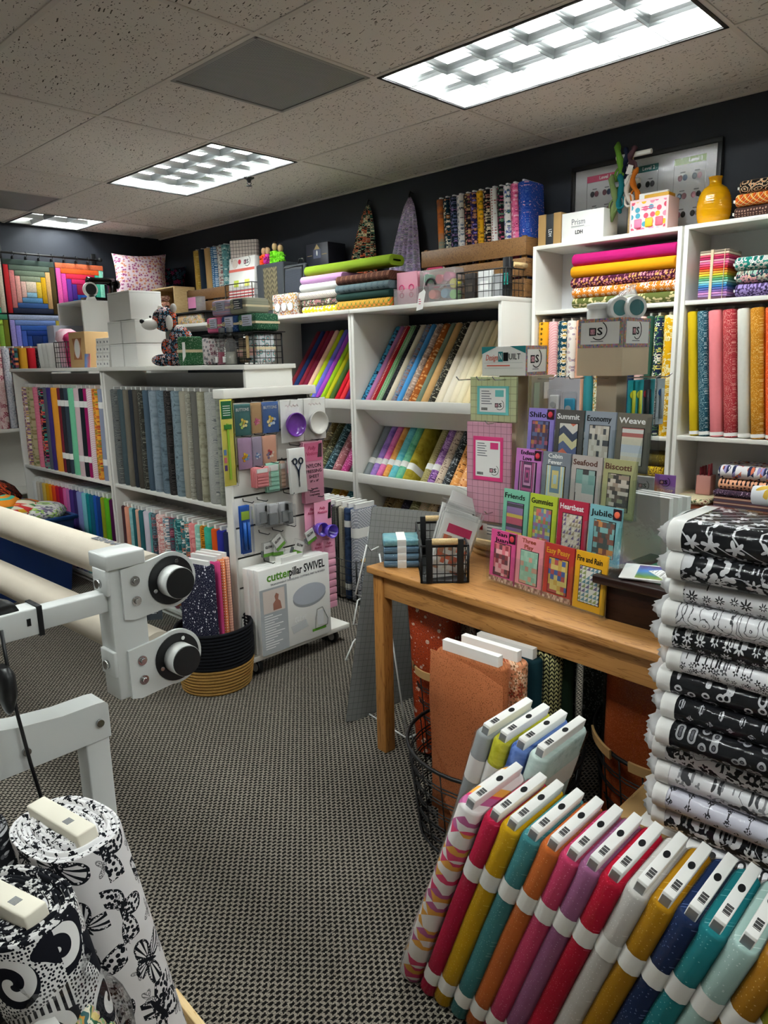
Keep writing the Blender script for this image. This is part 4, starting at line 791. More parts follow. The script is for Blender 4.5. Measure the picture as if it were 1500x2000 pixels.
t = thing('wooden_crate', 'light wooden crate holding the black and white bolts', 'crate', (-.06, .50, 0), (0, 0, R(-3)))
for k in range(3):
    for y in (0, .60): MB().bevbox((.02, y, .03+k*.108), (.555, y+.014, .125+k*.108), .002).build('slat', LIGHTW, t)
    for x in (.0, .555): MB().bevbox((x, 0, .03+k*.108), (x+.014, .614, .125+k*.108), .002).build('slat', LIGHTW, t)
MB().box((.0, 0, .01), (.569, .614, .028)).build('bottom_board', LIGHTW, t)
for x, y in ((.016, .016), (.529, .016), (.016, .574), (.529, .574)): MB().box((x, y, .028), (x+.025, y+.025, .34)).build('corner_post', LIGHTW, t)
# plastic bag of ribbons on the crate edge
t = thing('ribbon_bag', 'clear plastic bag of green and gold ribbons at the bottom left corner', 'bag', (.272, .875, .55))
g = G('ribbon_bands', .5, .4); x, y, z = g.xyz(); n = g.noise(g.obj(), 16, 3); g.base(g.pal(g.M('FRACT', g.M('MULTIPLY', n, 6.)), ['#2f6b4d', '#d9c27a', '#cfa9a0', '#7fae7a', '#c98a2a', '#1f5a5c', '#e8e0c8'])); RIB = g.m
for k in range(6):
    a = k*.6; MB().tube([(.062*math.cos(s*.42+a)*(1-.1*k), .05*math.sin(s*.42+a)*(1-.1*k), .012+.012*k+.006*math.sin(s)) for s in range(15)], .011, 6, closed=True).build('ribbon_coil', RIB, t)
b = MB(); r3 = random.Random(5); b.loft([[(q*(.09+r3.uniform(-.006, .006))*math.cos(2*PI*i/22), q*(.075+r3.uniform(-.006, .006))*math.sin(2*PI*i/22), h) for i in range(22)] for h, q in ((-.005, .8), (.02, 1), (.06, 1), (.09, .85), (.115, .5), (.135, .35), (.16, .5))], 0, True, False); b.build('bag_film', glassy('bag_film', '#ffffff', .07, .08), t)
MB().box((-.085, -.06, .096), (-.01, .0, .098)).build('paper_tag', PAPER, t)
# ================================================================== slatwall panel on castors
GO = thing('slatwall_panel', 'white slatwall display panel on castors hung with notions', 'display panel', (1.885, 2.80, 0))
for k in range(9):
    z1 = 1.288-.146*k; z0 = max(z1-.136, .10); MB().bevbox((.012, 0, z0), (.488, .016, z1), .002).build('slat', WHITE, GO)
MB().box((.012, .0162, .09), (.488, .022, 1.31)).build('dark_backing', plain('slot_dark', '#3d3a36', .7), GO)
for x in (0, .488): MB().bevbox((x, -.002, .07), (x+.012, .05, 1.31), .0015).build('side_rail', WHITE, GO)
MB().bevbox((-.025, -.025, 1.31), (.515, .06, 1.352), .003).build('top_cap', WHITE, GO)
MB().bevbox((-.02, -.10, .075), (.62, .06, .10), .002).build('base_board', WHITE, GO)
for cx, cy in ((.04, -.06), (.55, -.04), (.55, .03), (.04, .03)):
    c = MB().cyl((cx-.012, cy, .036), (cx+.012, cy, .036), .036, 22).build('castor_wheel', BLACKP, GO); MB().cyl((cx-.0135, cy, .036), (cx+.0135, cy, .036), .024, 16).build('wheel_hub', plain('grey_hub', '#a9a9a6', .4), c)
    MB().box((cx-.02, cy-.02, .066), (cx+.02, cy+.02, .078)).build('castor_plate', CHROME, GO)
hk = MB().tube([(0, 0, .012), (0, -.004, 0), (0, -.075, .0), (0, -.085, .008)], .0022, 5).mesh('hook', BLACKM)
for x, z in ((.08, 1.292), (.145, 1.292), (.225, 1.292), (.35, 1.292), (.50, 1.292), (.07, 1.137), (.145, 1.137), (.215, 1.137), (.35, 1.07), (.47, 1.085), (.13, .992), (.22, 1.0), (.30, 1.0), (.30, .84), (.14, .83), (.42, .84), (.53, .80), (.06, .835), (.14, .67), (.22, .67), (.30, .68), (.25, .525), (.16, .525)):
    obj('hook', hk, GO, (min(x, .485), -.001, z))
GY = 2.80
def pack(name, label, cat, x0, x1, z0, z1, mat, y=-.02, group='notions hanging on the slatwall', th=.003, tilt=0, n=1, gap=.006):
    """a hanging card; local x right, z up, origin at its lower left"""
    t = thing(name, label, cat, (x0, GY+y-(n-1)*gap, z0), (R(tilt), 0, 0), group); w, h = x1-x0, z1-z0
    for k in range(n): MB().bevbox((0, k*gap, 0), (w, k*gap+th, h), .001).build('card' if k == 0 else 'card_behind', mat, t)
    return t, w, h
def disc(t, name, mat, c, r, d=.003, n=20, prof=None): return MB().cyl((c[0], 0, c[1]), (c[0], -d, c[1]), r, n).build(name, mat, t)
def film(t, w, h, d=.006): return MB().box((-.003, -d, -.004), (w+.003, -.0008, h-.006)).build('clear_bag', FILM, t)
INKW = plain('white_ink', '#f3f3f1', .7, .1)
def quilt_art(name, cols, nx, nz, w, h, kind='rand'):
    if kind in ('rand', 'brick', 'tri', 'rows'): nx, nz = int(nx*1.7), int(nz*1.7)
    g = G(name, .6, .3); x, y, z = g.xyz(); u = g.M('MULTIPLY', g.M('DIVIDE', x, w), float(nx)); v = g.M('MULTIPLY', g.M('DIVIDE', z, h), float(nz))
    if kind == 'rand': k = g.white(g.vec(g.M('FLOOR', u), g.M('FLOOR', v))).outputs[0]
    elif kind == 'brick': v_ = g.M('FLOOR', v); k = g.white(g.vec(g.M('FLOOR', g.M('MULTIPLY_ADD', v_, .5, u)), v_)).outputs[0]
    elif kind == 'rows': k = g.white(g.vec(0., g.M('FLOOR', v))).outputs[0]
    elif kind == 'rect':
        a = g.M('ABSOLUTE', g.M('SUBTRACT', g.M('DIVIDE', x, w), .5)); b = g.M('ABSOLUTE', g.M('SUBTRACT', g.M('DIVIDE', z, h), .5)); k = g.M('FRACT', g.M('MULTIPLY', g.M('MAXIMUM', g.M('MULTIPLY', a, 1.4), b), float(nx)))
    elif kind == 'tri':
        fu, fv = g.M('FRACT', u), g.M('FRACT', v); w_ = g.white(g.vec(g.M('FLOOR', u), g.M('FLOOR', v))).outputs[0]; up = g.M('GREATER_THAN', fu, fv); k = g.M('MULTIPLY', up, g.M('MULTIPLY_ADD', w_, .8, .2))
    elif kind == 'zig':
        s = g.M('ABSOLUTE', g.M('SUBTRACT', g.M('FRACT', g.M('MULTIPLY', u, .5)), .5)); k = g.M('FRACT', g.M('MULTIPLY', g.M('FLOOR', g.M('MULTIPLY_ADD', s, 2.2, v)), .213))
    g.base(g.mix(g.M('MULTIPLY', g.noise(g.obj(), 400, 2), .35), g.pal(k, cols), '#8a8580')); return g.m
# button cards
def buttoncard(label, x0, x1, z0, z1, col, dots, word=None):
    t, w, h = pack('button_card', label, 'button card', x0, x1, z0, z1, plain('card_'+col, col, .5))
    if word: text(word, .020, INKW, t, (w/2, -.001, h*.82), width=w*.8)
    q = random.Random(len(label)); 
    for k in range(9):
        a = k*2.4; r = w*.085*math.sqrt(k); b = disc(t, 'button', plain('btn_'+dots[k % len(dots)], dots[k % len(dots)], .3), (w/2+r*math.cos(a), h*.38+r*math.sin(a)), w*.075, .003, 12)
    film(t, w, h)
    return t
buttoncard('teal button card with yellow buttons, top left on the slatwall', 1.915, 2.003, 1.14, 1.283, '#3f6f6f', ['#e3c25a', '#a9c46a', '#f0e0a0'], 'BUTTONS')
buttoncard('tan button card with pink dress shape and grey buttons', 2.005, 2.066, 1.145, 1.285, '#b99468', ['#d86a96', '#c0587f', '#e58fb0'])
buttoncard('blue button card with gold buttons beside the purple bowl', 2.068, 2.165, 1.14, 1.285, '#3c5f9c', ['#e0b54a', '#f0dba0', '#c9d6e8'], 'BUTTONS')
buttoncard('lilac button card with yellow gown shape, second row', 1.922, 2.0, .985, 1.13, '#b392b3', ['#e6b62f', '#d99a1e', '#7aa0c9'])
buttoncard('narrow grey lilac button card with blue buttons, second row', 2.002, 2.058, .985, 1.128, '#a497ad', ['#6f8fc0', '#dfe3ea'])
buttoncard('peach button card with red ring buttons, second row', 2.06, 2.142, .985, 1.13, '#dfa68c', ['#b8464c', '#8a7a9a', '#e6d0c2'])
# magnetic bowls in bags
for x0, c, lab in ((2.168, '#7d3fae', 'glossy purple magnetic pin bowl on a white card'), (2.312, '#efece6', 'white magnetic pin bowl on a white card at the panel edge')):
    t, w, h = pack('pin_bowl_pack', lab, 'pin bowl', x0, x0+.14, 1.085, 1.29, PAPER, y=-.03); m = plain('bowl_'+c, c, .15, .6)
    b = MB(); n = 28; pr = [(.02, 0), (.046, -.004), (.056, -.02), (.058, -.035), (.054, -.035), (.05, -.022), (.04, -.012), (.0, -.010)]
    b.loft([[(w/2+r*math.cos(2*PI*i/n), y, .085+r*math.sin(2*PI*i/n)) for i in range(n)] for r, y in pr], 0, True, False); b.build('bowl', m, t); film(t, w, h, .04)
    MB().tube([(w*.22+w*.056*k, -.001, .175+.006*math.sin(k*2.3)) for k in range(11)], .0008, 4).build('script_print', plain('rose_ink', '#c9a0a6', .7), t)
# pressing sheet and scissors
t, w, h = pack('pressing_sheet_pack', 'pink pressing sheet packet with black lettering', 'sheet packet', 2.285, 2.412, .772, 1.08, plain('bubble_pink', '#e79cb6', .5), n=4, gap=.008)
MB().box((.008, -.0012, .21), (w-.008, -.0002, .30)).build('logo_panel', plain('deep_pink', '#dd6f95', .5), t); text('Polly\nNotions', .026, plain('crimson_ink', '#b3174f', .6), t, (w*.42, -.0014, .26), shear=.3); 
MB().prism([(.09, .225), (.118, .225), (.12, .295), (.10, .292)], -.0026, -.0013).build('figure_print', plain('print_dark', '#4a2c36', .6), t)
for s, z, sz in (('NYLON', .185, .028), ('PRESSING', .158, .024), ('SHEET', .132, .024), ('18" x 18"', .108, .016), ('Reusable', .07, .013), ('Transparent', .055, .013), ('Long Lasting', .04, .013)): text(s, sz, INK, t, (w/2, -.0012, z))
film(t, w, h)
t, w, h = pack('scissors_pack', 'white card of dark blue embroidery scissors, tilted forward', 'scissors', 2.172, 2.272, .842, 1.06, PAPER, y=-.07, tilt=-3, n=3)
ST_ = plain('blue_steel', '#26324c', .25, .5, .7)
for s in (-1, 1):
    cx = w/2+s*.018; MB().tube([(cx+.012*math.cos(a), -.004, .155+.014*math.sin(a)) for a in [2*PI*k/14 for k in range(14)]], .0035, 6, closed=True).build('finger_ring', ST_, t)
    MB().tube([(cx, -.004, .142), (w/2+s*.003, -.004, .11), (w/2-s*.002, -.004, .03)], .003, 6, rs=[.003, .0035, .0008]).build('blade', ST_, t)
film(t, w, h, .01)
for i, (x0, x1, z0, z1, c, lab, nm) in enumerate([(1.985, 2.062, .895, .99, '#e88f92', 'coral pink needle tin packet in the third row', 'needle_packet'), (2.064, 2.142, .86, 1.0, '#a6dcc6', 'mint green ribbed clip packet in the third row', 'clip_packet'), (2.144, 2.178, .87, 1.0, '#d9b7a2', 'narrow peach tool packet beside the mint clips', 'tool_packet')]):
    t, w, h = pack(nm, lab, 'notions packet', x0, x1, z0, z1, plain('card_'+c, c, .5), n=4 if i == 0 else 2, gap=.012)
    MB().box((w*.1, -.003, h*.72), (w*.9, -.0005, h*.92)).build('label_strip', PAPER, t)
    for k in range(4): MB().box((w*.1, -.006, h*(.08+.15*k)), (w*.9, -.001, h*(.18+.15*k))).build('clip_row', plain('card_'+c, c, .5), t)
    film(t, w, h, .012)
t = thing('tassel_bundle', 'bundle of neon orange, yellow and blue tassels on a hook', 'tassels', (2.20, GY-.05, .88), group='notions hanging on the slatwall')
for i, c in enumerate(('#ef7a1e', '#f0c51e', '#e8335a', '#2f62b5', '#3aa05a', '#2a4f9a')):
    MB().tube([(.004*i-.012, 0, .07), (.008*math.sin(i)-.005+.004*i, -.01, .035-.006*i), (.006*i-.015, -.006, -.01-.004*i)], .008, 6, rs=[.003, .009, .004]).build('tassel', plain('tas'+c, c, .7), t)
MB().box((-.018, .004, .06), (.018, .006, .13)).build('card', plain('bubble_pink', '#e79cb6', .5), t)
for i, (x0, z0, w_) in enumerate(((1.985, .715, .06), (2.03, .70, .08), (2.115, .70, .06), (2.15, .69, .05))):
    t, w, h = pack('needle_case', f'clear packet of machine needles on the slatwall, {ORD[i]} from left', 'needle case', x0, x0+w_, z0, z0+.105, plain('grey_card', '#b9babd', .4), y=-.035, n=2, gap=.016); film(t, w, h, .016); MB().box((w*.2, -.012, h*.1), (w*.8, -.002, h*.6)).build('needle_box', plain('clear_grey', '#8f9294', .2, .6), t)
for i, (x, z, a) in enumerate(((2.01, .55, 0), (2.06, .55, 5), (2.085, .565, -32), (2.165, .55, 24), (2.265, .565, -22))):
    t = thing('blade_packet', f'small white and green cutter packet hanging low, {ORD[i]} from left', 'cutter packet', (x, GY-.045-.008*i, z), (0, R(a), 0), 'notions hanging on the slatwall')
    MB().bevbox((0, 0, 0), (.075, .012, .075), .003).build('clear_bag', FILM, t); MB().box((.01, .003, .02), (.065, .006, .07)).build('card', PAPER, t); MB().box((.008, .0025, .004), (.067, .0065, .019)).build('green_strip', plain('leaf_green', '#6fae3a', .5), t); text('GLOW', .017, INK, t, (.038, .0025, .048), width=.042, bold=.0004); MB().box((.01, .012, .0), (.06, .03, .03)).build('cutter', plain('smoke_plastic', '#6f7478', .3), t)
# pink cup packs on the right edge
for i, (x0, z0, z1, dy) in enumerate(((2.288, .575, .768, -.03), (2.335, .56, .772, -.05))):
    t, w, h = pack('thread_cup_pack', f'pink card with a violet cup at the panel edge, {["behind", "in front"][i]}', 'cup packet', x0, x0+.115, z0, z1, plain('bubble_pink', '#e79cb6', .5), y=dy)
    b = MB(); n = 22; b.loft([[(w*.6+r*math.cos(2*PI*k/n), y, .06+r*math.sin(2*PI*k/n)) for k in range(n)] for r, y in ((.0, -.006), (.026, -.006), (.036, -.06), (.034, -.06), (.026, -.012), (.0, -.011))], 0, True, False); b.build('cup', plain('violet_plastic', '#6a4fc0', .2, .6), t)
    text('Polly\nNotions', .02, plain('crimson_ink', '#b3174f', .6), t, (w*.45, -.0012, h*.78), shear=.3); MB().prism([(.088, h*.55), (.11, h*.55), (.112, h*.95), (.096, h*.93)], -.0018, -.0004).build('figure_print', INK, t)
for i, (x0, w_) in enumerate(((2.322, .085), (2.378, .088))):
    t = thing('bobbin_strip', f'long translucent pink ridged strip hanging low, {["left", "right"][i]} one', 'bobbin strip', (x0, GY-.04-.015*i, .195), group='notions hanging on the slatwall')
    gm = glassy('pink_translucent', '#f2b6cb', .06, .15, .5); 
    for k in range(8): MB().bevbox((0, 0, .038*k), (w_, .018, .038*k+.034), .004).build('tray_cell', plain('pink_frost', '#e6a3bb', .35), t)
    MB().box((.004, -.001, .30), (w_-.004, .014, .375)).build('card', plain('bubble_pink', '#e79cb6', .5), t); text('Polly\nNotions', .016, plain('crimson_ink', '#b3174f', .6), t, (w_*.45, -.0016, .345), shear=.3)
# left edge packs
t, w, h = pack('hoop_tool_pack', 'blue boxed marking tool pack on the left rail', 'tool pack', 1.884, 1.936, .60, .826, plain('royal_card', '#1d52a8', .4), y=-.05, n=2, gap=.012)
for k in range(2): MB().cyl((w*(.3+.4*k), -.008, .02), (w*(.3+.4*k), -.008, .15), .008, 8).build('tool', plain('blue_tool', '#2a6cc9', .3), t)
MB().box((.004, -.002, .16), (w-.004, -.0005, .20)).build('label_strip', plain('yellow_green', '#8fae3a', .5), t); film(t, w, h, .02)
for i, (x0, y_) in enumerate(((1.822, -.05), (1.862, .0))):
    t, w, h = pack('ruler_pack', f'yellow and green ruler packet hanging at the left rail, {["outer", "inner"][i]} one', 'ruler packet', x0, x0+.062, .925, 1.31, plain('pale_yellow', '#d9cd5c', .5), y=y_)
    MB().box((.004, -.0012, .30), (w-.004, -.0003, .378)).build('green_header', plain('dark_green_card', '#14663a', .5), t); MB().box((w*.42, -.006, .03), (w*.58, -.001, .28)).build('ruler', plain('lime_plastic', '#9cc63a', .3), t); MB().box((w*.2, -.007, .255), (w*.8, -.001, .275)).build('ruler_head', plain('green_plastic', '#3f8a3a', .3), t)
    for k in range(5): MB().box((.012, -.0016, .315+.01*k), (w-.012, -.0011, .318+.01*k)).build('print_line', INKW, t)
    for k, c in enumerate(('#6a8fc0', '#cf6a78', '#5a3a78')): MB().box((.004, -.0011, .14-.035*k), (.018, -.0003, .165-.035*k)).build('picture', plain('pic'+c, c, .5), t)
    film(t, w, h, .01)
# cutting board cartons at the foot
for i in range(3):
    t = thing('cutting_board_box', f'flat white cutting board carton at the foot of the slatwall, {["front", "middle", "rear"][i]} one', 'carton', (1.918-.012*(2-i)*0+.0-.006*i, 2.675+.037*i, .102), (0, 0, 0), 'flat cutting board cartons')
    w, h = .435, .42; b = MB().bevbox((0, 0, 0), (w, .034, h), .002).build('box_body', PAPER, t)
    MB().box((.15, .014, h), (.28, .02, h+.03)).build('hang_tab', PAPER, t)
    if i == 0:
        text('cutter', .058, plain('lime_ink', '#5d9a2a', .6), t, (.045, -.0006, .375), align='LEFT', width=None, bold=.0012); text('pillar SWIVEL', .058, INK, t, (.405, -.0006, .375), align='RIGHT', width=.225, bold=.001)
        text('TRANSPARENT SWIVELING CUTTING MAT & BOARD', .014, GREYINK, t, (.235, -.0006, .338), width=.34)
        MB().box((.0, -.0006, .0), (.16, -.0001, .325)).build('grey_panel', plain('panel_grey', '#a9adb0', .6), t)
        g = quilt_art('photo_print', ['#e6ddd6', '#d9c6b8', '#b08a78', '#efe9e4', '#6d4a40'], 5, 4, .12, .10); MB().box((.018, -.0012, .205), (.145, -.0006, .315)).build('photo', plain('photo_pale', '#dccfc6', .6), t)
        b = MB(); b.prism([(.075, .212), (.125, .212), (.118, .25), (.105, .262), (.11, .285), (.095, .295), (.085, .28), (.09, .26), (.075, .245)], -.0018, -.0011); b.build('photo_figure', plain('photo_fig', '#a5705e', .6), t)
        for k in range(14): MB().box((.02, -.0012, .19-.0125*k), (.06+.075*((k*37) % 10)/10+.01, -.0005, .194-.0125*k)).build('print_line', INKW, t)
        b = MB(); n = 40; b.loft([[(.30+.105*math.cos(2*PI*q/n), y, .235+.052*math.sin(2*PI*q/n)+o) for q in range(n)] for y, o in ((-.0004, -.008), (-.001, -.008))], 0, False); b.build('disc_shadow', plain('print_midgrey', '#9a9ca0', .6), t)
        b = MB(); b.loft([[(.30+.105*math.cos(2*PI*q/n), y, .24+.052*math.sin(2*PI*q/n)) for q in range(n)] for y in (-.001, -.0018)], 0, False); b.build('disc_print', plain('print_bluegrey', '#b3b8c2', .6), t)
        MB().prism([(.175, .10), (.27, .115), (.285, .075), (.19, .06)], -.001, -.0003).build('glow_print', plain('print_pale', '#c9cbcc', .6), t); text('GLOW', .036, INKW, t, (.235, -.0014, .125), width=.075, bold=.0015); 
        MB().tube([(.335, -.0012, .10), (.345, -.0012, .145), (.38, -.0012, .15), (.40, -.0012, .11), (.415, -.0012, .08), (.41, -.0012, .05), (.33, -.0012, .045)], .0012, 4, closed=True).build('phone_hand_print', INK, t); MB().box((.31, -.0012, .035), (.40, -.0004, .048)).build('green_band', plain('lime_ink', '#5d9a2a', .6), t); MB().box((.345, -.0018, .06), (.385, -.0012, .138)).build('phone_print', plain('print_lightgrey', '#d9dadb', .6), t)
# ================================================================== two tone rope basket with bolts, beside the panel
rb = thing('rope_basket', 'black and straw coiled rope basket holding starry bolts', 'basket', (1.74, 2.80, 0))
ROPE = plain('black_rope', '#101116', .85, .15); g = G('straw_rope', .9, .1); g.base(g.mix(g.noise(g.obj(), 130, 3), '#b08a4e', '#8a6430')); STRAW = g.m
def coil(n0, n1, mat, nm):
    b = MB()
    for k in range(n0, n1):
        h = .008+.0155*k; r = .152+.020*math.sin(min(1, k/14)*PI*.6)
        b.tube([(r*1.02*math.cos(2*PI*i/36), r*.98*math.sin(2*PI*i/36), h) for i in range(36)], .0088, 6, closed=True)
    o = b.build(nm, mat, rb); o['kind'] = 'stuff'
coil(0, 8, STRAW, 'straw_coils'); coil(8, 19, ROPE, 'black_coils')
MB().cyl((0, 0, .001), (0, 0, .008), .15, 30).build('basket_base', STRAW, rb)
for i, (d, f, x, y, W, T, bm) in enumerate([('navy white-star', ('stars', '#14142a', '#e6e6ea', '#8a8aa0', 1.2), 1.665, 2.735, .20, .062, 0), ('pink and navy stripe', ('solid', '#c9447a'), 1.73, 2.765, .19, .022, 0), ('orange dotted', ('grid_dots', '#d67a4a', '#f3e0cc', None, 1.2), 1.765, 2.78, .19, .022, 0), ('peach checked', ('window', '#e6b59a', '#8a3a4a', None, .8), 1.80, 2.795, .19, .026, 0)]):
    bolt((x-.02, y+.15, .022), (0, R(0), R(-78)), fab(*f), f'{d} bolt, {ORD[i]} from left in the rope basket', 'bolts in the rope basket', W, T, .575, ext=.02, bt=.016)
# pattern books on a wire rack between the island and the frame
for i, (x, y, z, c, p) in enumerate(((1.70, 3.36, .30, '#8a4a86', ['#d6a04a', '#7a9a6a', '#c96a5a', '#e0d0b0']), (1.63, 3.33, .26, '#e0a02a', ['#3a3a3a', '#e6e0d6', '#b55a3a', '#6a8a9a']), (1.60, 3.30, .22, '#4a4f57', ['#1a1a1c', '#d9d9da', '#6a6a70', '#9a9aa0']), (1.78, 3.44, .27, '#7a4a92', ['#c97a3a', '#e0c48a', '#5a7a5a', '#a04a4a']), (1.50, 3.28, .24, '#b58a70', ['#7a3a2a', '#d9a06a', '#e6d6b8', '#9a5a4a']), (1.86, 3.42, .20, '#c9743a', ['#7a2a4a', '#e0b06a', '#3a6a5a', '#d0d0c0']))):
    t = thing('pattern_book', f'quilt pattern leaflet with {["purple", "yellow", "charcoal", "violet", "brown", "orange"][i]} cover behind the frame knobs', 'pattern leaflet', (x, y, z), (R(-14), 0, R(-38)), 'leaflets behind the quilting frame')
    MB().box((0, 0, 0), (.14, .003, .21)).build('cover', plain('cov'+c, c, .4), t); MB().box((.02, -.001, .03), (.12, -.0002, .17)).build('art_panel', quilt_art('leaflet_art', p, 5, 7, .1, .14), t)
t = thing('leaflet_rack', 'clear acrylic leaflet rack between the rope basket and island', 'rack', (1.47, 3.40, 0), (0, 0, R(-38)))
for k in range(3): MB().box((0, .10*k-.02, .19+.12*k), (.50, .10*k-.016, .28+.12*k)).build('pocket_front', ACRYL, t)
MB().box((0, .02, .18), (.50, .024, .44)).build('back_sheet', ACRYL, t); 
for x in (0, .496): MB().box((x, -.04, 0), (x+.004, .18, .45)).build('side_sheet', ACRYL, t)
# blue bin of scraps behind the rollers
bn = thing('plastic_bin', 'dark blue plastic storage bin filled with fabric scraps', 'bin', (1.30, 4.74, 0)); BLUE = plain('bin_blue', '#152f63', .4, .4)
b = MB(); b.loft([[(x0, y0, z), (.66-x0, y0, z), (.66-x0, 1.05-y0, z), (x0, 1.05-y0, z)] for z, x0, y0 in ((.0, .05, .05), (.50, .0, .0), (.50, .02, .02), (.05, .07, .07))], 0, False, False); b.add([(.05, .05, 0), (.61, .05, 0), (.61, 1.0, 0), (.05, 1.0, 0)], [(0, 1, 2, 3)]); b.build('tub', BLUE, bn)
MB().tube([(-.01, -.01, .50), (.67, -.01, .50), (.67, 1.06, .50), (-.01, 1.06, .50)], .016, 6, closed=True).build('rim', plain('bin_rim', '#29508f', .4), bn); MB().bevbox((.26, -.045, .40), (.40, -.006, .44), .006).build('handle', plain('bin_handle', '#6d7178', .4), bn)
for i, (c, x, y, z, r, f, lab) in enumerate(((0, 1.50, 5.25, .60, .25, ('bigfloral', '#16110f', '#d8552a', '#a03a1c', 1.5, '#241a18'), 'black and orange printed cloth heaped in the blue bin'), (0, 1.60, 5.0, .60, .11, ('hstripe', '#e08a2a', '#4fb59a', '#e08a2a', 6.), 'orange and mint striped cloth roll in the blue bin'), (0, 1.72, 4.93, .56, .11, ('patch', '#c93a3a', '#e6dcc6', '#5a8a5a', 1.2, '#d9a02a'), 'red and white patched cloth bundle in the blue bin'), (0, 1.82, 4.86, .54, .11, ('flower', '#e3e1dd', '#8a7a9a', '#a9cf6a', 1.2, '#6a6a7a'), 'white floral cloth bundle in the blue bin'), (0, 1.42, 4.88, .48, .13, ('hstripe', '#e3d9b8', '#e0b92a', '#f0efe8', 4.), 'yellow and white cloth bundle in the blue bin'))):
    b = MB(); r4 = random.Random(i+9); n = 20; rings = []
    for k in range(9):
        th = PI*k/8; rr_ = max(.001, math.sin(th)); rings.append([((rr_*r*(1+.12*math.sin(3*a+i)+r4.uniform(-.05, .05)))*math.cos(a)*(1.3 if i == 0 else 1.1), (rr_*r*(1+.1*math.sin(4*a)))*math.sin(a)*1.2, r*.62*math.cos(PI-th)) for a in [2*PI*q/n for q in range(n)]])
    b.loft(rings); b.build('cloth_bundle', fab(*f), None, loc=(x, y, z), label=lab, cat='cloth', group='scraps in the blue bin')

# black mesh basket of bolts on the floor behind the panel
t = thing('wire_tray_floor', 'tall black wire basket of bolts on the floor behind the slatwall', 'basket', (2.925, 3.335, 0), (0, 0, R(-90)))
b = MB()
for k in range(7): x = .26*k/6; b.tube([(x, 0, 0), (x, 0, .27)], .002, 4); b.tube([(x, .24, 0), (x, .24, .27)], .002, 4)
for k in range(7): z = .27*k/6; b.tube([(0, 0, z), (.26, 0, z), (.26, .24, z), (0, .24, z)], .002, 4, closed=True)
for k in range(1, 6): y = .24*k/6; b.tube([(0, y, 0), (0, y, .27)], .002, 4); b.tube([(.26, y, 0), (.26, y, .27)], .002, 4)
b.build('wire_mesh', BLACKM, t)
for x, y in ((0, 0), (.26, 0), (0, .24), (.26, .24)): MB().tube([(x, y, 0), (x, y, .28)], .006, 6).build('corner_post', BLACKM, t)
MB().cyl((.268, .04, .275), (.268, .20, .275), .011, 10).build('wooden_handle', LIGHTW, t)
fl = 'floor basket behind the slatwall'
row([3.56, 3.515, 3.47, 3.425, 3.38, 3.33, 3.275, 3.22, 3.165, 3.10], [('white backed grey', ('solid', '#a9aaa6')), ('white backed ivory', ('solid', '#cfccc2')), ('white backed charcoal', ('solid', '#3c3d40')), ('white backed silver', ('solid', '#b9bbbd')), ('black violet-floral', ('flower', '#121218', '#7a5a9a', '#4a3a62', .8)), ('black dotted', ('grid_dots', '#15161a', '#8a8a80', None, .5)), ('beige dotted', ('grid_dots', '#b3ab98', '#3a362f', None, .5)), ('navy banded', ('batik', '#1f2c46', '#34486a', '#16203a'), dict(bands=((.06, .10), (.46, .50)))), ('white dash-printed', ('dash', '#c9cbd0', '#3c4254', None, 1.), dict(bands=((.40, .46),)))], 2.945, .012, fl, W=.2, L=.575, lean=R(1), ext=.03, bt=.016)
# ================================================================== things facing the room: local x runs to the right, -y faces the viewer
def fx(name, label, cat, x, y, z, group=None, tilt=0, turn=0): return thing(name, label, cat, (x, y, z), (R(tilt), 0, R(-90+turn)), group)
def logo(t, cx, cz, s, y=-.001):
    """patch square, letter S and a thread swoosh"""
    p = MB().box((cx-.62*s, y-.0004, cz-.22*s), (cx-.18*s, y, cz+.22*s)).build('logo_square', INK, t); MB().box((cx-.55*s, y-.0008, cz-.15*s), (cx-.25*s, y-.0003, cz+.15*s)).build('logo_patch', quilt_art('logo_patchwork', ['#d98a9c', '#8a5a6a', '#e6b5b8', '#b87a8a'], 4, 4, .3*s, .3*s), p)
    text('S', .60*s, INK, t, (cx+.06*s, y-.0004, cz), width=.34*s, bold=.01*s)
    MB().tube([(cx-.02*s+.52*s*math.cos(R(a)), y-.0006, cz+.06*s+.52*s*math.sin(R(a))) for a in range(228, 421, 12)], .026*s, 4).build('logo_thread', INK, t)
def lines(t, x0, x1, z0, n, dz, mat=None, y=-.0006):
    b = MB()
    for k in range(n): b.box((x0, y-.0004, z0-dz*k), (x0+(x1-x0)*(.7+.3*((k*53) % 7)/7), y, z0-dz*k+dz*.35))
    return b.build('print_lines', mat or GREYINK, t)
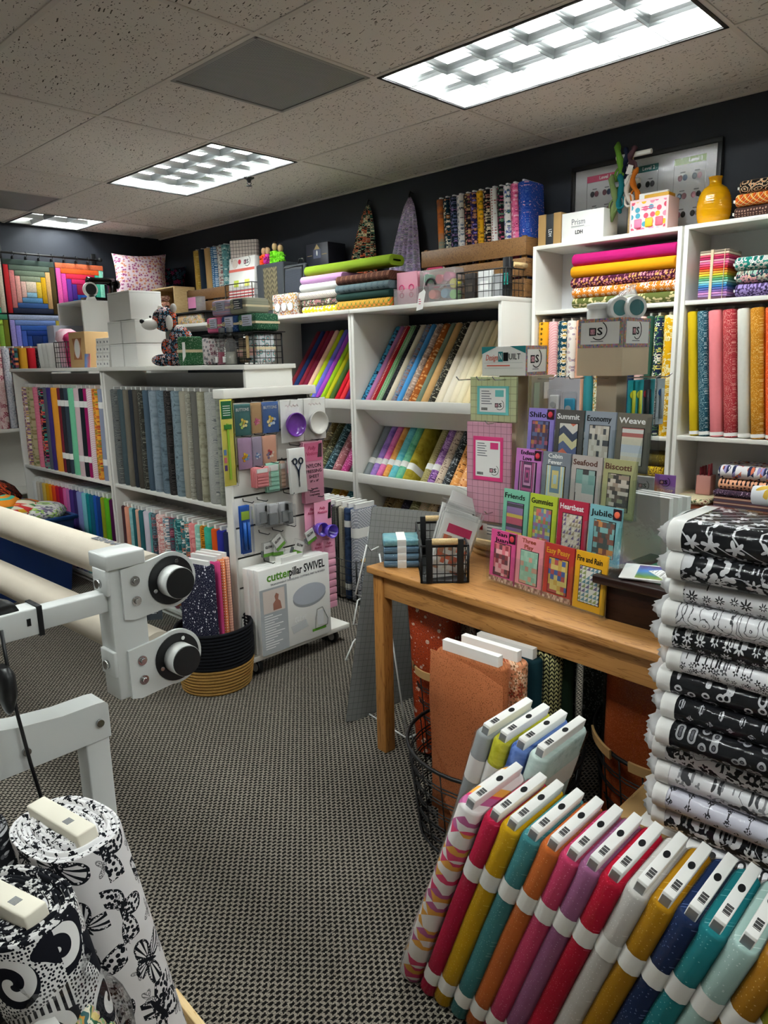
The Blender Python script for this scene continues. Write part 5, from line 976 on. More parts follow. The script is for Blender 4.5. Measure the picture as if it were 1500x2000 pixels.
# ------------------------------------------------------------------ on the slanted shelving
T1 = 1.778
stackrow([('yellow daisy', ('daisy', '#d8c022', '#f3f0e2', '#3a2a1a', .9), .048), ('dark posy print', ('flower', '#3c3f3a', '#d6cfc6', '#b06a7a', .6, '#7a8a5a'), .044), ('diagonal striped', ('diag', '#dcd8d0', '#5a86a0', '#c98a6a', .6), .05), ('plain white', ('solid', '#dedfdc'), .052), ('pale lilac', ('solid', '#cf9fd0'), .05)], DX+.05, 3.56, .41, T1, 'left pile on the slanted shelving', W=.22, base='folded fabric, {} of the left pile on the slanted shelving', ext=0)
stackrow([('orange ogee print', ('ogee', '#c9963a', '#5a7a3a', '#d9682a', .8, '#e8c06a'), .058), ('dark green', ('solid', '#1e3a35'), .048), ('blue grey medallion', ('ogee', '#5d6d72', '#53646a', '#42535a', 1.), .05), ('brown medallion', ('ogee', '#4a2c24', '#5f3d30', '#6f4a3a', .9), .056)], DX+.03, 3.12, .47, T1, 'right pile on the slanted shelving', W=.24, base='folded fabric, {} of the right pile on the slanted shelving', ext=0)
bolt((DX+.09, 3.17, T1+.247+.034), (R(-90), 0, R(0)), fab('solid', '#7f9a26'), 'long moss green fabric roll laid across both piles', 'right pile on the slanted shelving', .14, .066, .80, ext=.03, bw=.5, boardmat=BLACKP)
t = fx('packet_bin', 'clear bin of pink notion packets on the slanted shelving', 'bin', DX+.05, 3.10, T1)
for k in range(5):
    b = MB().box((.01+.002*k, .02+.026*k, .01), (.17, .024+.026*k, .19)).build('pink_packet', plain('soft_pink', '#e9a5b8', .5), t)
    if k == 0:
        for xx in (.05, .125): MB().tube([(xx+.018*math.cos(2*PI*q/14), .018, .10+.018*math.sin(2*PI*q/14)) for q in range(14)], .003, 5, closed=True).build('ring_print', plain('hot_pink', '#cf2c6a', .5), b); MB().tube([(xx+.014*math.cos(2*PI*q/14), .018, .06+.014*math.sin(2*PI*q/14)) for q in range(14)], .003, 5, closed=True).build('ring_print', plain('hot_pink', '#cf2c6a', .5), b)
MB().box((0, 0, 0), (.185, .003, .09)).build('bin_front', FROST, t); MB().box((0, .15, 0), (.185, .153, .12)).build('bin_back', FROST, t); MB().box((0, 0, 0), (.003, .15, .10)).build('bin_side', FROST, t); MB().box((.182, 0, 0), (.185, .15, .10)).build('bin_side', FROST, t)
t = fx('round_tag', 'round raspberry pink tag standing behind the pink packets', 'tag', DX+.23, 2.99, T1)
MB().cyl((.06, 0, .17), (.06, .004, .17), .075, 30).build('disc', plain('raspberry', '#cc3a66', .5), t); MB().cyl((.06, .006, .165), (.06, .009, .165), .085, 30).build('disc_rim', PAPER, t); lines(t, .015, .105, .19, 3, .016, plain('pale_pink_ink', '#efb0c0', .6), -.0005); MB().box((.05, .002, 0), (.07, .006, .1)).build('stake', PAPER, t)
t = fx('organiser_case', 'clear plastic thread organiser case with a dark handle', 'case', DX+.06, 2.905, T1)
MB().bevbox((0, 0, 0), (.26, .09, .185), .008).build('case_shell', FROST, t)
for i, (c, x, z) in enumerate((('#d8455a', .13, .13), ('#c9c23a', .235, .10), ('#4a9a72', .04, .14), ('#e07a6a', .08, .05), ('#6a9ab5', .17, .05), ('#7fc06a', .235, .04), ('#b5567a', .19, .14))): MB().cyl((x, .02, z), (x, .07, z), .026, 14).build('thread_spool', plain('spool'+c, c, .6), t)
MB().tube([(.09+.035*math.cos(R(a)), -.004, .10+.035*math.sin(R(a))) for a in range(0, 181, 20)], .006, 6).build('handle', BLACKP, t); MB().box((0, -.002, .088), (.26, -.0005, .094)).build('hinge_line', FROST, t)
t = fx('price_tag', 'white price tag hanging over the shelf edge on string', 'tag', DX-.018, 2.862, 1.735, turn=0); MB().prism([(0, 0), (.05, .008), (.072, .10), (.06, .115), (.045, .105), (.022, .095)], -.0012, 0).build('tag_card', PAPER, t); MB().tube([(.055, -.001, .108), (.062, 0, .15), (.058, .01, .19)], .001, 4).build('string', PAPER, t); lines(t, .02, .04, .06, 3, .012, plain('hot_pink', '#cf2c6a', .5), -.0012)
def wire_tray(t, w, d, h, nx=9, nz=4, rim=.004, wood=None):
    b = MB()
    for k in range(nx+1):
        x = w*k/nx; b.tube([(x, 0, 0), (x, 0, h)], .0015, 4); b.tube([(x, d, 0), (x, d, h)], .0015, 4); b.tube([(x, 0, 0), (x, d, 0)], .0015, 4)
    for k in range(nz+1):
        z = h*k/nz; b.tube([(0, 0, z), (w, 0, z), (w, d, z), (0, d, z)], .0018, 4, closed=True)
    for k in range(1, 5):
        y = d*k/5; b.tube([(0, y, 0), (0, y, h)], .0015, 4); b.tube([(w, y, 0), (w, y, h)], .0015, 4)
    b.build('wire_mesh', BLACKM, t)
    MB().tube([(0, 0, h), (w, 0, h), (w, d, h), (0, d, h)], rim, 6, closed=True).build('rim', BLACKM, t)
    for x in (0, w):
        for y in (0, d): MB().tube([(x, y, 0), (x, y, h)], rim, 6).build('corner_post', BLACKM, t)
t = fx('wire_tray', 'black wire basket with wooden handle beside the tall bookcase', 'basket', DX+.05, 2.62, T1); wire_tray(t, .325, .2, .145, 9, 4)
MB().cyl((.33, .06, .165), (.345, .16, .165), .012, 10).build('wooden_handle', LIGHTW, t); MB().box((.318, .055, .14), (.33, .065, .18)).build('handle_strap', BLACKM, t)
for i, (lab, x, w, c, h) in enumerate((('dark beaded packet standing at the left in the shelf wire basket', .02, .07, '#2b2624', .14), ('white jar packet standing in the shelf wire basket', .11, .09, '#cfd0d0', .15), ('grey chain packet standing in the shelf wire basket', .21, .06, '#8d8f92', .12), ('black tool card with teal clip in the shelf wire basket', .275, .045, '#141518', .20))):
    t = fx('notion_packet', lab, 'packet', DX+.09, 2.62-x, T1+.004, 'packets in the shelf wire basket'); MB().bevbox((0, 0, 0), (w, .03, h), .004).build('packet_body', plain('np'+c, c, .4, grain=80), t); MB().box((w*.2, -.001, h*.3), (w*.8, -.0002, h*.6)).build('label_panel', plain('np_lab%d' % i, ['#4a4038', '#f0f0ee', '#b5b8ba', '#1f9a8c'][i], .5), t)
# wooden crate with bolts against the wall
def slat_crate(label, x, y, w, d, h, z, n=3, mat=ACACIA):
    t = fx('wooden_crate', label, 'crate', x, y, z); g_ = h/n
    for k in range(n):
        for yy in (0, d-.012): MB().bevbox((0, yy, k*g_+.006), (w, yy+.012, (k+1)*g_-.008), .002).build('slat', mat, t)
        for xx in (0, w-.012): MB().bevbox((xx, .012, k*g_+.006), (xx+.012, d-.012, (k+1)*g_-.008), .002).build('end_slat', mat, t)
    for xx in (.013, w-.035):
        for yy in (.012, d-.034): MB().box((xx, yy, 0), (xx+.022, yy+.022, h)).build('corner_post', mat, t)
    MB().box((.012, .012, .002), (w-.012, d-.012, .01)).build('bottom_board', mat, t)
    return t
slat_crate('slatted brown wooden crate holding the tall row of floral bolts', 3.50, 3.03, .74, .28, .325, T1)
cr = 'wall crate row'
row([2.945, 2.895, 2.845, 2.795, 2.745, 2.695, 2.65, 2.605, 2.555, 2.51, 2.465, 2.42, 2.37], [('teal and orange', ('batik', '#2d8a86', '#d9772a', '#1a3f4a', 3.)), ('navy floral', ('ditsy', '#0f2f3d', '#b5703a', '#d8cdb8', 1.3)), ('dark night floral', ('ditsy', '#16202c', '#5a6a8a', '#8a6a9a', 1.1)), ('white floral', ('ditsy', '#dcd8d2', '#3a3a48', '#7a8a9a', 1.1)), ('black red ditsy', ('ditsy', '#17161c', '#a04a5a', '#c9a06a', .9)), ('indigo ditsy', ('ditsy', '#241c4a', '#c98a3a', '#8a7ac0', 1.)), ('golden printed', ('ditsy', '#dba21d', '#8a5a10', '#7a6a20', 1.)),
     ('black posy', ('ditsy', '#141419', '#b56a5a', '#d0c0a0', 1.)), ('white dotted', ('dots', '#e2dfda', '#a04a4a', None, 1.2)), ('black berry', ('ditsy', '#131318', '#5a8a6a', '#b04a6a', 1.)), ('white butterfly', ('ditsy', '#e6e3df', '#3a6a5a', '#4a5a9a', 1.3)), ('pink berry', ('ditsy', '#dd6b94', '#a02a5a', '#f0c0d0', 1.))], 3.56, T1+.012, cr, L=.60, lean=R(-3), ext=.012, bt=.014)
bolt((3.56, 2.335, T1+.012), (R(-3), 0, 0), fab('stars', '#1c3f96', '#e0a0b0', '#7aa0e0', 1.), 'royal blue starry wide bolt at the right end of the wall crate', cr, .19, .075, .60, ext=.014)
# hooded towels on the wall
for i, (ya, yl, yr, zt, zb, f, lab) in enumerate(((3.745, 3.935, 3.64, 2.50, 1.98, ('bigfloral', '#1d1a18', '#d9c9a0', '#2f6a5a', .5, '#c95a3a'), 'dark tropical print cloth gathered and hung from a wall hook'), (3.36, 3.545, 3.235, 2.49, 1.96, ('bigfloral', '#b5a3c9', '#7a6a86', '#d8ccd8', .5, '#8a8f9a'), 'lilac floral cloth gathered and hung from a wall hook'))):
    t = thing('hanging_cloth', lab, 'cloth', (X1-.02, ya, zt), group='cloths on wall hooks'); n = 40; rings = []
    for k in range(12):
        q = k/11; wdt = .012+(.5*(yl-yr)-.012)*(q**.62); c = ((yl+yr)/2-ya)*q
        rings.append([(-.012-(.075*q+.008)*(.55+.45*math.sin(PI*i2/(n-1)))-(.016*q)*math.cos(i2*.9+i), c+wdt*(1-2*i2/(n-1)), -q*(zt-zb)-.02*q*math.cos(i2*.45)) for i2 in range(n)])
    b = MB(); b.loft(rings, 0, True, False, closed=False); o = b.build('draped_cloth', fab(*f), t); sm = o.modifiers.new('thick', 'SOLIDIFY'); sm.thickness = .003
    MB().tube([(.018, 0, .03), (-.012, 0, .035), (-.02, 0, .01), (-.012, 0, -.02)], .006, 6, rs=[.004, .008, .008, .006]).build('wall_hook', BLACKP, t)
# framed chart of bags on the wall
t = fx('framed_chart', 'black framed chart of three sewing levels on the wall', 'framed chart', X1-.035, 2.19, 2.045)
W_, H_ = .79, .41
for a, c in (((0, 0, 0), (W_, .03, .022)), ((0, 0, H_-.022), (W_, .03, H_)), ((0, 0, .022), (.022, .03, H_-.022)), ((W_-.022, 0, .022), (W_, .03, H_-.022))): MB().bevbox(a, c, .002).build('frame_bar', BLACKP, t)
MB().box((.022, .014, .022), (W_-.022, .02, H_-.022)).build('paper_sheet', plain('poster_white', '#d9d9dc', .7), t)
for i, (x, c, s) in enumerate(((.09, '#c4466a', 'Level 1'), (.325, '#1f6e6e', 'Level 2'), (.56, '#7f9a4a', 'Level 3'))):
    MB().box((x, .012, .32), (x+.155, .0139, .352)).build('title_bar', plain('bar'+c, c, .6), t); text(s, .024, INKW, t, (x+.105, .0116, .336), width=.065, bold=.0005)
    b = MB(); 
    for xx in (x, x+.154): b.box((xx, .0125, .05), (xx+.0012, .0139, .32))
    b.build('column_line', GREYINK, t)
    for r_ in range(3):
        for q in range(2):
            cx, cz = x+.045+.07*q, .26-.085*r_
            for h in range(2): MB().sphere((cx-.012+.024*h, .0125, cz), .012, 8, 0, (1, .12, 1.25)).build('bag_picture', plain('bagpic%d' % ((i*3+r_+q+h) % 5), ['#4a4a58', '#7a4a5a', '#3a4a6a', '#b57a8a', '#2c2c30'][(i*3+r_+q+h) % 5], .6), t)
            MB().box((cx-.012, .0128, cz+.022), (cx+.012, .0139, cz+.027)).build('caption', GREYINK, t)
MB().box((.024, .006, .024), (W_-.024, .007, H_-.024)).build('glass_pane', glassy('frame_glass', '#ffffff', .03, .03), t)
# ------------------------------------------------------------------ on the tall bookcases
T2 = 2.041
for i, (y, w, c, lab, band) in enumerate(((2.245, .13, '#a77b48', 'kraft paper thread box with a black sleeve beside the white box', 1), (2.105, .0, '', '', 0))):
    if not w: continue
    t = fx('thread_box', lab, 'box', 3.545, y, T2); MB().bevbox((0, 0, 0), (.045, .16, .155), .002).build('box_body', CARD, t); MB().bevbox((.045, .004, .002), (.092, .156, .153), .002).build('black_sleeve', plain('charcoal_card', '#2b2e31', .6), t); MB().bevbox((.092, 0, 0), (.137, .16, .155), .002).build('box_body', CARD, t); text('LDH', .028, INKW, t, (.07, -.0004+.004, .06), (R(90), R(90), 0), width=.035)
t = fx('scissors_box', 'white scissors gift box with grey lettering on the tall bookcase', 'box', 3.545, 2.103, T2); MB().bevbox((0, 0, 0), (.235, .15, .142), .002).build('box_body', PAPER, t)
text('Prism', .042, GREYINK, t, (.095, -.0005, .092), width=.075); MB().box((.055, -.0006, .066), (.16, -.0001, .0665)).build('rule_line', GREYINK, t); text('LDH', .026, INK, t, (.10, -.0005, .042), width=.042, bold=.0006); lines(t, .055, .16, .07, 1, .008)
MB().prism([(.165, .03), (.20, .03), (.20, .075), (.165, .075)], -.002, -.0005).build('white_label', plain('bright_label', '#fbfbf9', .6), t)
t = fx('ribbon_stand', 'wooden stand with hanging green, teal and orange hair ties', 'stand', 3.66, 1.80, T2)
MB().cyl((.012, 0, 0), (.012, 0, .40), .008, 10).build('post', LIGHTW, t); MB().cyl((-.07, 0, .385), (.11, 0, .385), .012, 10).build('upper_rod', PAPER, t); MB().cyl((-.075, -.03, .255), (.07, -.03, .255), .012, 10).build('lower_rod', PAPER, t); MB().bevbox((-.05, -.05, 0), (.08, .05, .012), .003).build('base', LIGHTW, t); MB().cyl((0.01, -.03, .255), (.01, 0, .255), .008, 8).build('bracket', LIGHTW, t)
def tie(x, y, z, col, ln, lab, w=.018):
    pts = []; rs = []
    for k in range(11):
        q = k/10; pts.append((x+.012*math.sin(q*7+x*40), y-.012*math.sin(q*5), z+.05-ln*q)); rs.append(w*(.55+.45*abs(math.sin(q*9+1)))*(1 if 0 < k < 10 else .4))
    c = thing('hair_tie', lab, 'hair tie', (3.66, 1.80, T2), (0, 0, R(-90)), 'hair ties on the wooden stand'); b = MB(); b.tube(pts, w, 10, rs=rs); b.build('gathered_cloth', fab('solid', col), c); MB().tube([(x+.022*math.cos(a), y, z-ln*.45+.03*math.sin(a)) for a in [2*PI*q/10 for q in range(10)]], .006, 6, closed=True).build('knot', fab('solid', col), c)
tie(-.048, -.012, .405, '#5d8a2c', .23, 'bright green knotted hair tie at the top of the stand'); tie(-.015, -.014, .375, '#182136', .14, 'navy hair tie on the upper rod', .014); tie(.02, -.014, .37, '#4a3035', .10, 'maroon printed hair tie on the upper rod', .016); tie(-.052, -.05, .25, '#6a7a4a', .22, 'olive hair tie on the lower rod'); tie(-.018, -.05, .245, '#12626a', .18, 'teal hair tie on the lower rod'); tie(.028, -.05, .235, '#cfc6bc', .15, 'pale grey hair tie with tag on the lower rod', .014); tie(.06, -.05, .26, '#b5641c', .17, 'orange hair tie on the lower rod', .015)
t = fx('tag_card', 'white folded tags hanging from the hair tie stand', 'tag', 3.60, 1.81, T2+.23); MB().prism([(0, .0), (.03, .05), (.06, .06), (.055, .02)], -.001, 0).build('tag', PAPER, t); MB().prism([(.02, .06), (.05, .05), (.06, .09), (.035, .10)], -.003, -.002).build('tag', PAPER, t)
g = G('sticker_print', .5, .3); x, y, z = g.xyz(); k = g.voro(g.vec(x, z), 30, .5); cc = g.sep(k.outputs['Color']); g.base(g.mix(g.M('LESS_THAN', k.outputs['Distance'], .36), '#f3dcdc', g.pal(cc[0], ['#e36a92', '#e8b52a', '#4aa0b5', '#e78aa5', '#d8506a']))); STK = g.m
t = fx('sticker_stand', 'pink and white sticker stand with rounded corners beside the hair ties', 'sticker stand', 3.55, 1.735, T2)
MB().bevbox((0, 0, 0), (.19, .006, .15), .003).build('front_board', plain('pale_pink_board', '#f0cfcf', .5), t); MB().box((.01, -.001, .012), (.18, -.0003, .138)).build('sticker_print', STK, t); MB().bevbox((.19-.004, 0, 0), (.19, .12, .15), .001).build('side_board', plain('pale_pink_board', '#f0cfcf', .5), t)
MB().bevbox((.06, .02, 0), (.18, .10, .17), .004).build('sticker_packs', plain('gold_card', '#d19a12', .5), t); MB().bevbox((.03, .03, 0), (.17, .05, .18), .002).build('sticker_packs', PAPER, t)
for s, x, c in ((-1, .045, '#e57a9c'), (0, .1, '#e8b52a'), (1, .15, '#e06a80')): MB().bevbox((x-.018, -.0035, .02), (x+.018, -.001, .06), .004).build('jar_sticker', plain('jar'+c, c, .5), t)
lines(t, .06, .14, .11, 2, .01, plain('hot_pink', '#cf2c6a', .5), -.0012)
# yellow ribbed vase
g = plain('yellow_glaze', '#d99a06', .12, .6); prof = []
for k in range(34):
    q = k/33; h = q*.17; r = .028+.047*math.sqrt(max(0, 1-((q-.44)/.58)**2)); prof.append((r+.0013*math.sin(q*88), h))
prof = [(.001, 0), (.05, 0)]+prof[1:]+[(.027, .178), (.026, .196), (.029, .208), (.031, .212), (.025, .212), (.022, .19), (.02, .17)]
MB().lathe(prof, 32).build('ceramic_vase', g, None, loc=(3.655, 1.375, T2), label='yellow ribbed ceramic vase on the tall bookcase', cat='vase')
# rainbow fat quarter bundle
t = fx('fabric_bundle', 'rainbow stack of folded fabric tied with cream ribbon', 'fabric bundle', 3.545, 1.382, 1.7055)
cs = ['#6a4a5a', '#a07ab0', '#c98ac0', '#8a6ab0', '#5a6ab0', '#3a7ab5', '#6ab0c9', '#9ad0c0', '#5aa07a', '#8ab05a', '#e0c93a', '#e0a03a', '#d8682a', '#c9303a', '#d84a6a', '#e86a9a', '#f0a0b5', '#b52a5a', '#d8506a', '#e0c6b0', '#9a8a7a']
for k, c in enumerate(cs): MB().bevbox((0, 0, k*.0102), (.128+random.uniform(-.003, .003), .16, k*.0102+.0098), .003).build('folded_piece', fab('solid', c), t)
for yy in (.045,): MB().box((.05, -.003, -.0), (.062, .163, .2165)).build('ribbon', plain('cream_ribbon', '#d9c9a6', .6), t)
MB().tube([(.11, -.003, .0), (.112, -.004, .214), (.112, .16, .215)], .0015, 4).build('cord', plain('cream_ribbon', '#d9c9a6', .6), t)
# lower shelf of the right bookcase
stackrow([('dark plum speckled', ('speck', '#3a2a3a', '#b59ab0', '#6a4a5a', .6), .03), ('peach black-dotted', ('dots', '#e0a280', '#2a2024', None, 1.5), .052), ('white geometric print', ('tri', '#e9e5e6', '#d9785a', '#9a8fc0', .6, '#2a3050'), .062)], 3.535, .67, .565, .8005, 'pile on the lower right shelf', W=.24, base='folded fabric, {} on the lower shelf under the leaning bolts', ext=.008)
MB().bevbox((3.53, .68, .702), (3.78, 1.24, .80), .003).build('folded_cloth', fab('hstripe', '#4a3a44', '#7a4a3c', '#b5a08a', 2.), None, label='striped dark folded cloths under the geometric print pile', cat='cloth', group='folded cloths on the lower right shelf')
t = fx('pencil_cup', 'pink square cup full of red pens on the lower right shelf', 'cup', 3.62, 1.36, .782); MB().bevbox((0, 0, 0), (.07, .07, .095), .003).build('cup', plain('dusty_pink', '#c98f88', .6), t)
for k in range(9): x, y = .014+.02*(k % 3), .014+.02*(k//3); MB().cyl((x, y, .06), (x+.004*math.sin(k*3), y, .135+.008*(k % 3)), .0045, 6).build('pen', plain('pen%d' % (k % 3), ['#8a1a2c', '#6a1020', '#b03a4a'][k % 3], .4), t)
for i, (c, z, lab) in enumerate((('#8a4a30', .702, 'rust brown folded cloth at the bottom beside the tall pile'), ('#a05a3c', .728, 'lighter rust folded cloth under the cream print'))): MB().bevbox((3.50, 1.262, z), (3.75, 1.438, z+.025), .008).build('folded_cloth', fab('solid', c), None, label=lab, cat='cloth', group='folded cloths on the lower right shelf')
MB().bevbox((3.49, 1.258, .754), (3.75, 1.436, .781), .010).build('folded_cloth', fab('ditsy', '#dfd3ae', '#8a3a3a', '#4a5a3a', 1.1), None, label='cream printed folded cloth on top of the rust cloths', cat='cloth', group='folded cloths on the lower right shelf')
stackrow([('mustard floral', ('flower', '#d9b01a', '#8a5a10', '#5a3a10', .7), .052), ('dark olive', ('speck', '#5a4a10', '#8a7a2a', '#3a3008', .5), .058)], 3.54, 1.49, .5, .8605, 'pile low in the spinner bookcase', W=.22, base='folded fabric, {} low in the case behind the spinners', ext=0)
# ================================================================== on the pine table
# acrylic leaflet rack: four steps of four pockets
rk = thing('leaflet_display', 'clear acrylic stepped display of sixteen quilt pattern pockets', 'display rack', (1.926, 1.383, TT), (0, 0, R(-100.9)))
PW, PH = .1185, .170
for k in range(4):
    MB().box((0, .055*k-.012, .01+.129*k), (4*PW, .055*k-.010, .01+.129*k+.10)).build('pocket_front', ACRYL, rk); MB().box((0, .055*k+.012, .01+.129*k), (4*PW, .055*k+.0145, .01+.129*k+.16)).build('pocket_back', ACRYL, rk); MB().box((0, .055*k-.012, .008+.129*k), (4*PW, .055*k+.012, .0105+.129*k)).build('pocket_floor', ACRYL, rk)
    for c in range(5): MB().box((c*PW-.001, .055*k-.012, .01+.129*k), (c*PW+.001, .055*k+.012, .01+.129*k+.12)).build('divider', ACRYL, rk)
for x in (-.003, 4*PW): b = MB(); b.prism([(-.03, 0), (.26, 0), (.26, .05), (.20, .56), (.15, .56), (-.012, .10)], x, x+.003, ax='x'); b.build('side_sheet', ACRYL, rk)
PAT = [[('San\nJuan', '#d9528f', ['#a02a3a', '#e06a7a', '#6a2a3a', '#f0b0b5'], 5, 7, 'rand', INK, 'pink'), ('Three\nPlay', '#e58f9a', ['#8ac0a6', '#a6d0b8', '#d9a08a', '#9ac8ae'], 5, 7, 'brick', plain('rust_ink', '#a0452a', .6), 'salmon pink'), ('Easy Peasy', '#b5362f', ['#2f56a0', '#c9a23a', '#b03a3a', '#d6c06a'], 5, 7, 'rand', plain('gold_ink', '#d9a02a', .6), 'red and blue'), ('Fire and Rain', '#dca21d', ['#e6e3da', '#6a5a86', '#8a9a5a', '#5a8a9a'], 5, 8, 'tri', INK, 'golden yellow')],
       [('Friends', '#7cc2a4', ['#c9506a', '#8a6aa0', '#e0c04a', '#3a3a44'], 1, 9, 'rows', INK, 'mint green'), ('Gummies', '#b3c43a', ['#8aa04a', '#d96a5a', '#6a9ab5', '#c9c46a', '#a06a9a'], 7, 9, 'rand', INK, 'lime green'), ('Heartbeat', '#b02a44', ['#d6cdb8', '#9a8a6a', '#6a5a86', '#e6e0d0'], 6, 8, 'tri', INKW, 'crimson'), ('Jubilee', '#7fb8c0', ['#6a3a2a', '#c9803a', '#7ab5b5', '#8a4a3a', '#3a4a4a'], 5, 7, 'brick', INK, 'pale blue')],
       [('Endless\nLove', '#c77ac0', ['#4a1a4a', '#c94a8a', '#7a2a6a', '#e0a0c8'], 5, 1, 'rect', INK, 'orchid'), ('Cabin\nFever', '#7d838c', ['#b9d6e0', '#d9c77a', '#6a8aa0', '#e6e0b5'], 3, 1, 'rect', INKW, 'grey'), ('Seafood', '#b3aaa4', ['#2a2a2e', '#6fa097', '#c9c4bc', '#8fb0a9'], 3, 4, 'rand', plain('brown_ink', '#5a3226', .6), 'beige grey'), ('Biscotti', '#a4a274', ['#5a4a40', '#a08a78', '#c9bcae', '#8a8a6a', '#2f2a28'], 4, 9, 'brick', plain('brown_ink', '#5a3226', .6), 'olive beige')],
       [('Shiloh', '#9483cf', ['#6a2a3a', '#c9803a', '#3a2a5a', '#b5506a', '#5a6a9a'], 6, 8, 'rand', INK, 'lavender'), ('Summit', '#55524f', ['#e0dcd2', '#d8684a', '#5a6a9a', '#e6d9a6', '#2a3a5a'], 3, 7, 'zig', INKW, 'dark photo'), ('Economy', '#8f97a2', ['#d0c8ba', '#c2b8a8', '#3a3f46', '#d8d2c6'], 7, 6, 'rand', INK, 'slate grey'), ('Weave', '#6d675c', ['#c9d0dc', '#b5605a', '#e0d6c0', '#8a9ab5', '#dcdcd8'], 1, 9, 'rows', INKW, 'dark floral')]]
for r_ in range(4):
    for c in range(4):
        nm, col, pal_, nx, nz, kd, ink, cn = PAT[r_][c]; w = .112
        t = thing('quilt_pattern', f'{cn} quilt pattern booklet, {ORD[c]} from left in {["the bottom", "the second lowest", "the third", "the top"][r_]} acrylic row', 'pattern booklet', rk.matrix_basis @ Vector((c*PW+.0035, .055*r_-.004, .0115+.129*r_)), (R(-4), 0, R(-100.9)), 'quilt patterns in the acrylic display')
        t.location = Vector((1.926, 1.383, TT)) + Matrix.Rotation(R(-100.9), 3, 'Z') @ Vector((c*PW+.0035, .055*r_-.004, .0115+.129*r_))
        MB().box((0, 0, 0), (w, .006, PH)).build('booklet', plain('cv'+col, col, .4), t)
        MB().box((w*.16, -.0012, PH*.12), (w*.84, -.0002, PH*.76)).build('art_border', INK, t); MB().box((w*.18, -.002, PH*.13), (w*.82, -.0011, PH*.75)).build('quilt_picture', quilt_art('quilt_picture', pal_, nx, nz, w, PH, kd), t)
        text(nm, .024 if '\n' not in nm else .019, ink, t, (w*.45, -.0006, PH*.87), width=w*.8 if '\n' not in nm else w*.52, bold=.0003)
        if (r_+c) % 2 == 0 and '\n' in nm or nm in ('Jubilee', 'Shiloh'): q = MB().box((w*.74, -.0024, PH*.80), (w*.99, -.0004, PH*.985)).build('corner_photo', plain('aubergine', '#2a1020', .5), t); MB().sphere((w*.865, -.003, PH*.89), w*.09, 10, 0, (1, .25, 1)).build('flower_print', plain('fl'+cn, ['#d83a4a', '#e0903a', '#e05a8a', '#e86a4a'][c], .5), q)
        if kd in ('rand', 'brick') and r_ == 0: MB().box((0, -.0008, 0), (w, -.0001, PH*.09)).build('bottom_strip', quilt_art('strip_print', ['#8a5a50', '#c9a08a', '#a0705a', '#e0c0a8'], 14, 14, w, PH), t)
# white packets behind the display on the right
t = thing('paper_packet', 'upright clear sleeves of white card behind the pattern display', 'packet', (2.16, 1.04, TT), (0, 0, R(-100.9)))
for k in range(3): MB().box((.0+.01*k, .03*k, .0), (.17+.01*k, .03*k+.02, .31)).build('white_sleeve', PAPER, t)
MB().box((-.002, -.004, .0), (.196, .086, .33)).build('clear_sleeve', FILM, t)
# spinner racks
def spinner(label, c, w, d, ztop, sign_h, panel=None):
    t = thing('spinner_rack', label, 'spinner rack', (c[0], c[1], TT)); cx, cy = d/2, -w/2
    MB().cyl((cx, cy, 0), (cx, cy, .022), .155, 36).build('turntable_base', LIGHTW, t); MB().cyl((cx, cy, .026), (cx, cy, .05), .16, 36).build('turntable_disc', LIGHTW, t); MB().cyl((cx, cy, .022), (cx, cy, .026), .12, 24).build('bearing_gap', BLACKP, t)
    MB().bevbox((cx-.04, cy-.04, .05), (cx+.04, cy+.04, ztop-TT-sign_h), .003).build('core_post', plain('core_beige', '#b9ab93', .6), t)
    MB().bevbox((0, -w, ztop-TT-sign_h), (d, 0, ztop-TT), .002).build('sign_box', PAPER, t)
    return t
s1 = spinner('counter spinner topped with the teal and white quilt sign', (2.25, 1.655), .19, .14, 1.505, .105)
sp = fx('sign_front', 'x', 'sign', 2.2495, 1.655, 1.40); sp.parent = None
def signface(t, w, h, design):
    if design:
        MB().prism([(0, h), (w*.35, h), (0, h*.75)], -.0012, -.0003).build('teal_corner', plain('sign_teal', '#1a7c80', .5), t); MB().prism([(w, h), (w, h*.75), (w*.65, h)], -.0012, -.0003).build('teal_corner', plain('sign_teal', '#1a7c80', .5), t)
        text('Design', .030, plain('coral_ink', '#d8604a', .6), t, (w*.23, -.001, h*.62), width=w*.28, shear=.25); q = MB().box((w*.385, -.0012, h*.48), (w*.49, -.0003, h*.82)).build('letter_block', plain('sign_teal', '#1a7c80', .5), t); text('N', .034, INKW, t, (w*.438, -.0018, h*.65), width=w*.06)
        MB().box((w*.50, -.0012, h*.50), (w*.61, -.0003, h*.79)).build('letter_block', INK, t); text('UILT', .030, INK, t, (w*.755, -.001, h*.64), width=w*.26); MB().box((w*.06, -.001, h*.44), (w*.94, -.0004, h*.445)).build('rule_line', GREYINK, t); MB().box((w*.06, -.001, h*.26), (w*.94, -.0004, h*.265)).build('rule_line', GREYINK, t); lines(t, w*.12, w*.88, h*.33, 1, .012, plain('coral_ink', '#d8604a', .6))
    else:
        g = quilt_art('patch_border', ['#c9805a', '#6a8a9a', '#b56a7a', '#8a9a6a', '#d0a070', '#5a6a8a', '#a07ab0'], 20, 11, w, h); MB().box((0, -.0008, 0), (w, -.0001, h)).build('patch_border', g, t); MB().box((w*.07, -.0014, h*.12), (w*.93, -.0007, h*.88)).build('white_field', PAPER, t); logo(t, w*.48, h*.55, h*.60, -.0015); lines(t, w*.3, w*.7, h*.2, 1, .008, GREYINK, -.0015)
def face(parent, loc, rz, w, h, design):
    o = obj('sign_face', None, parent, loc, (0, 0, R(rz))); signface(o, w, h, design); return o
bpy.data.objects.remove(sp)
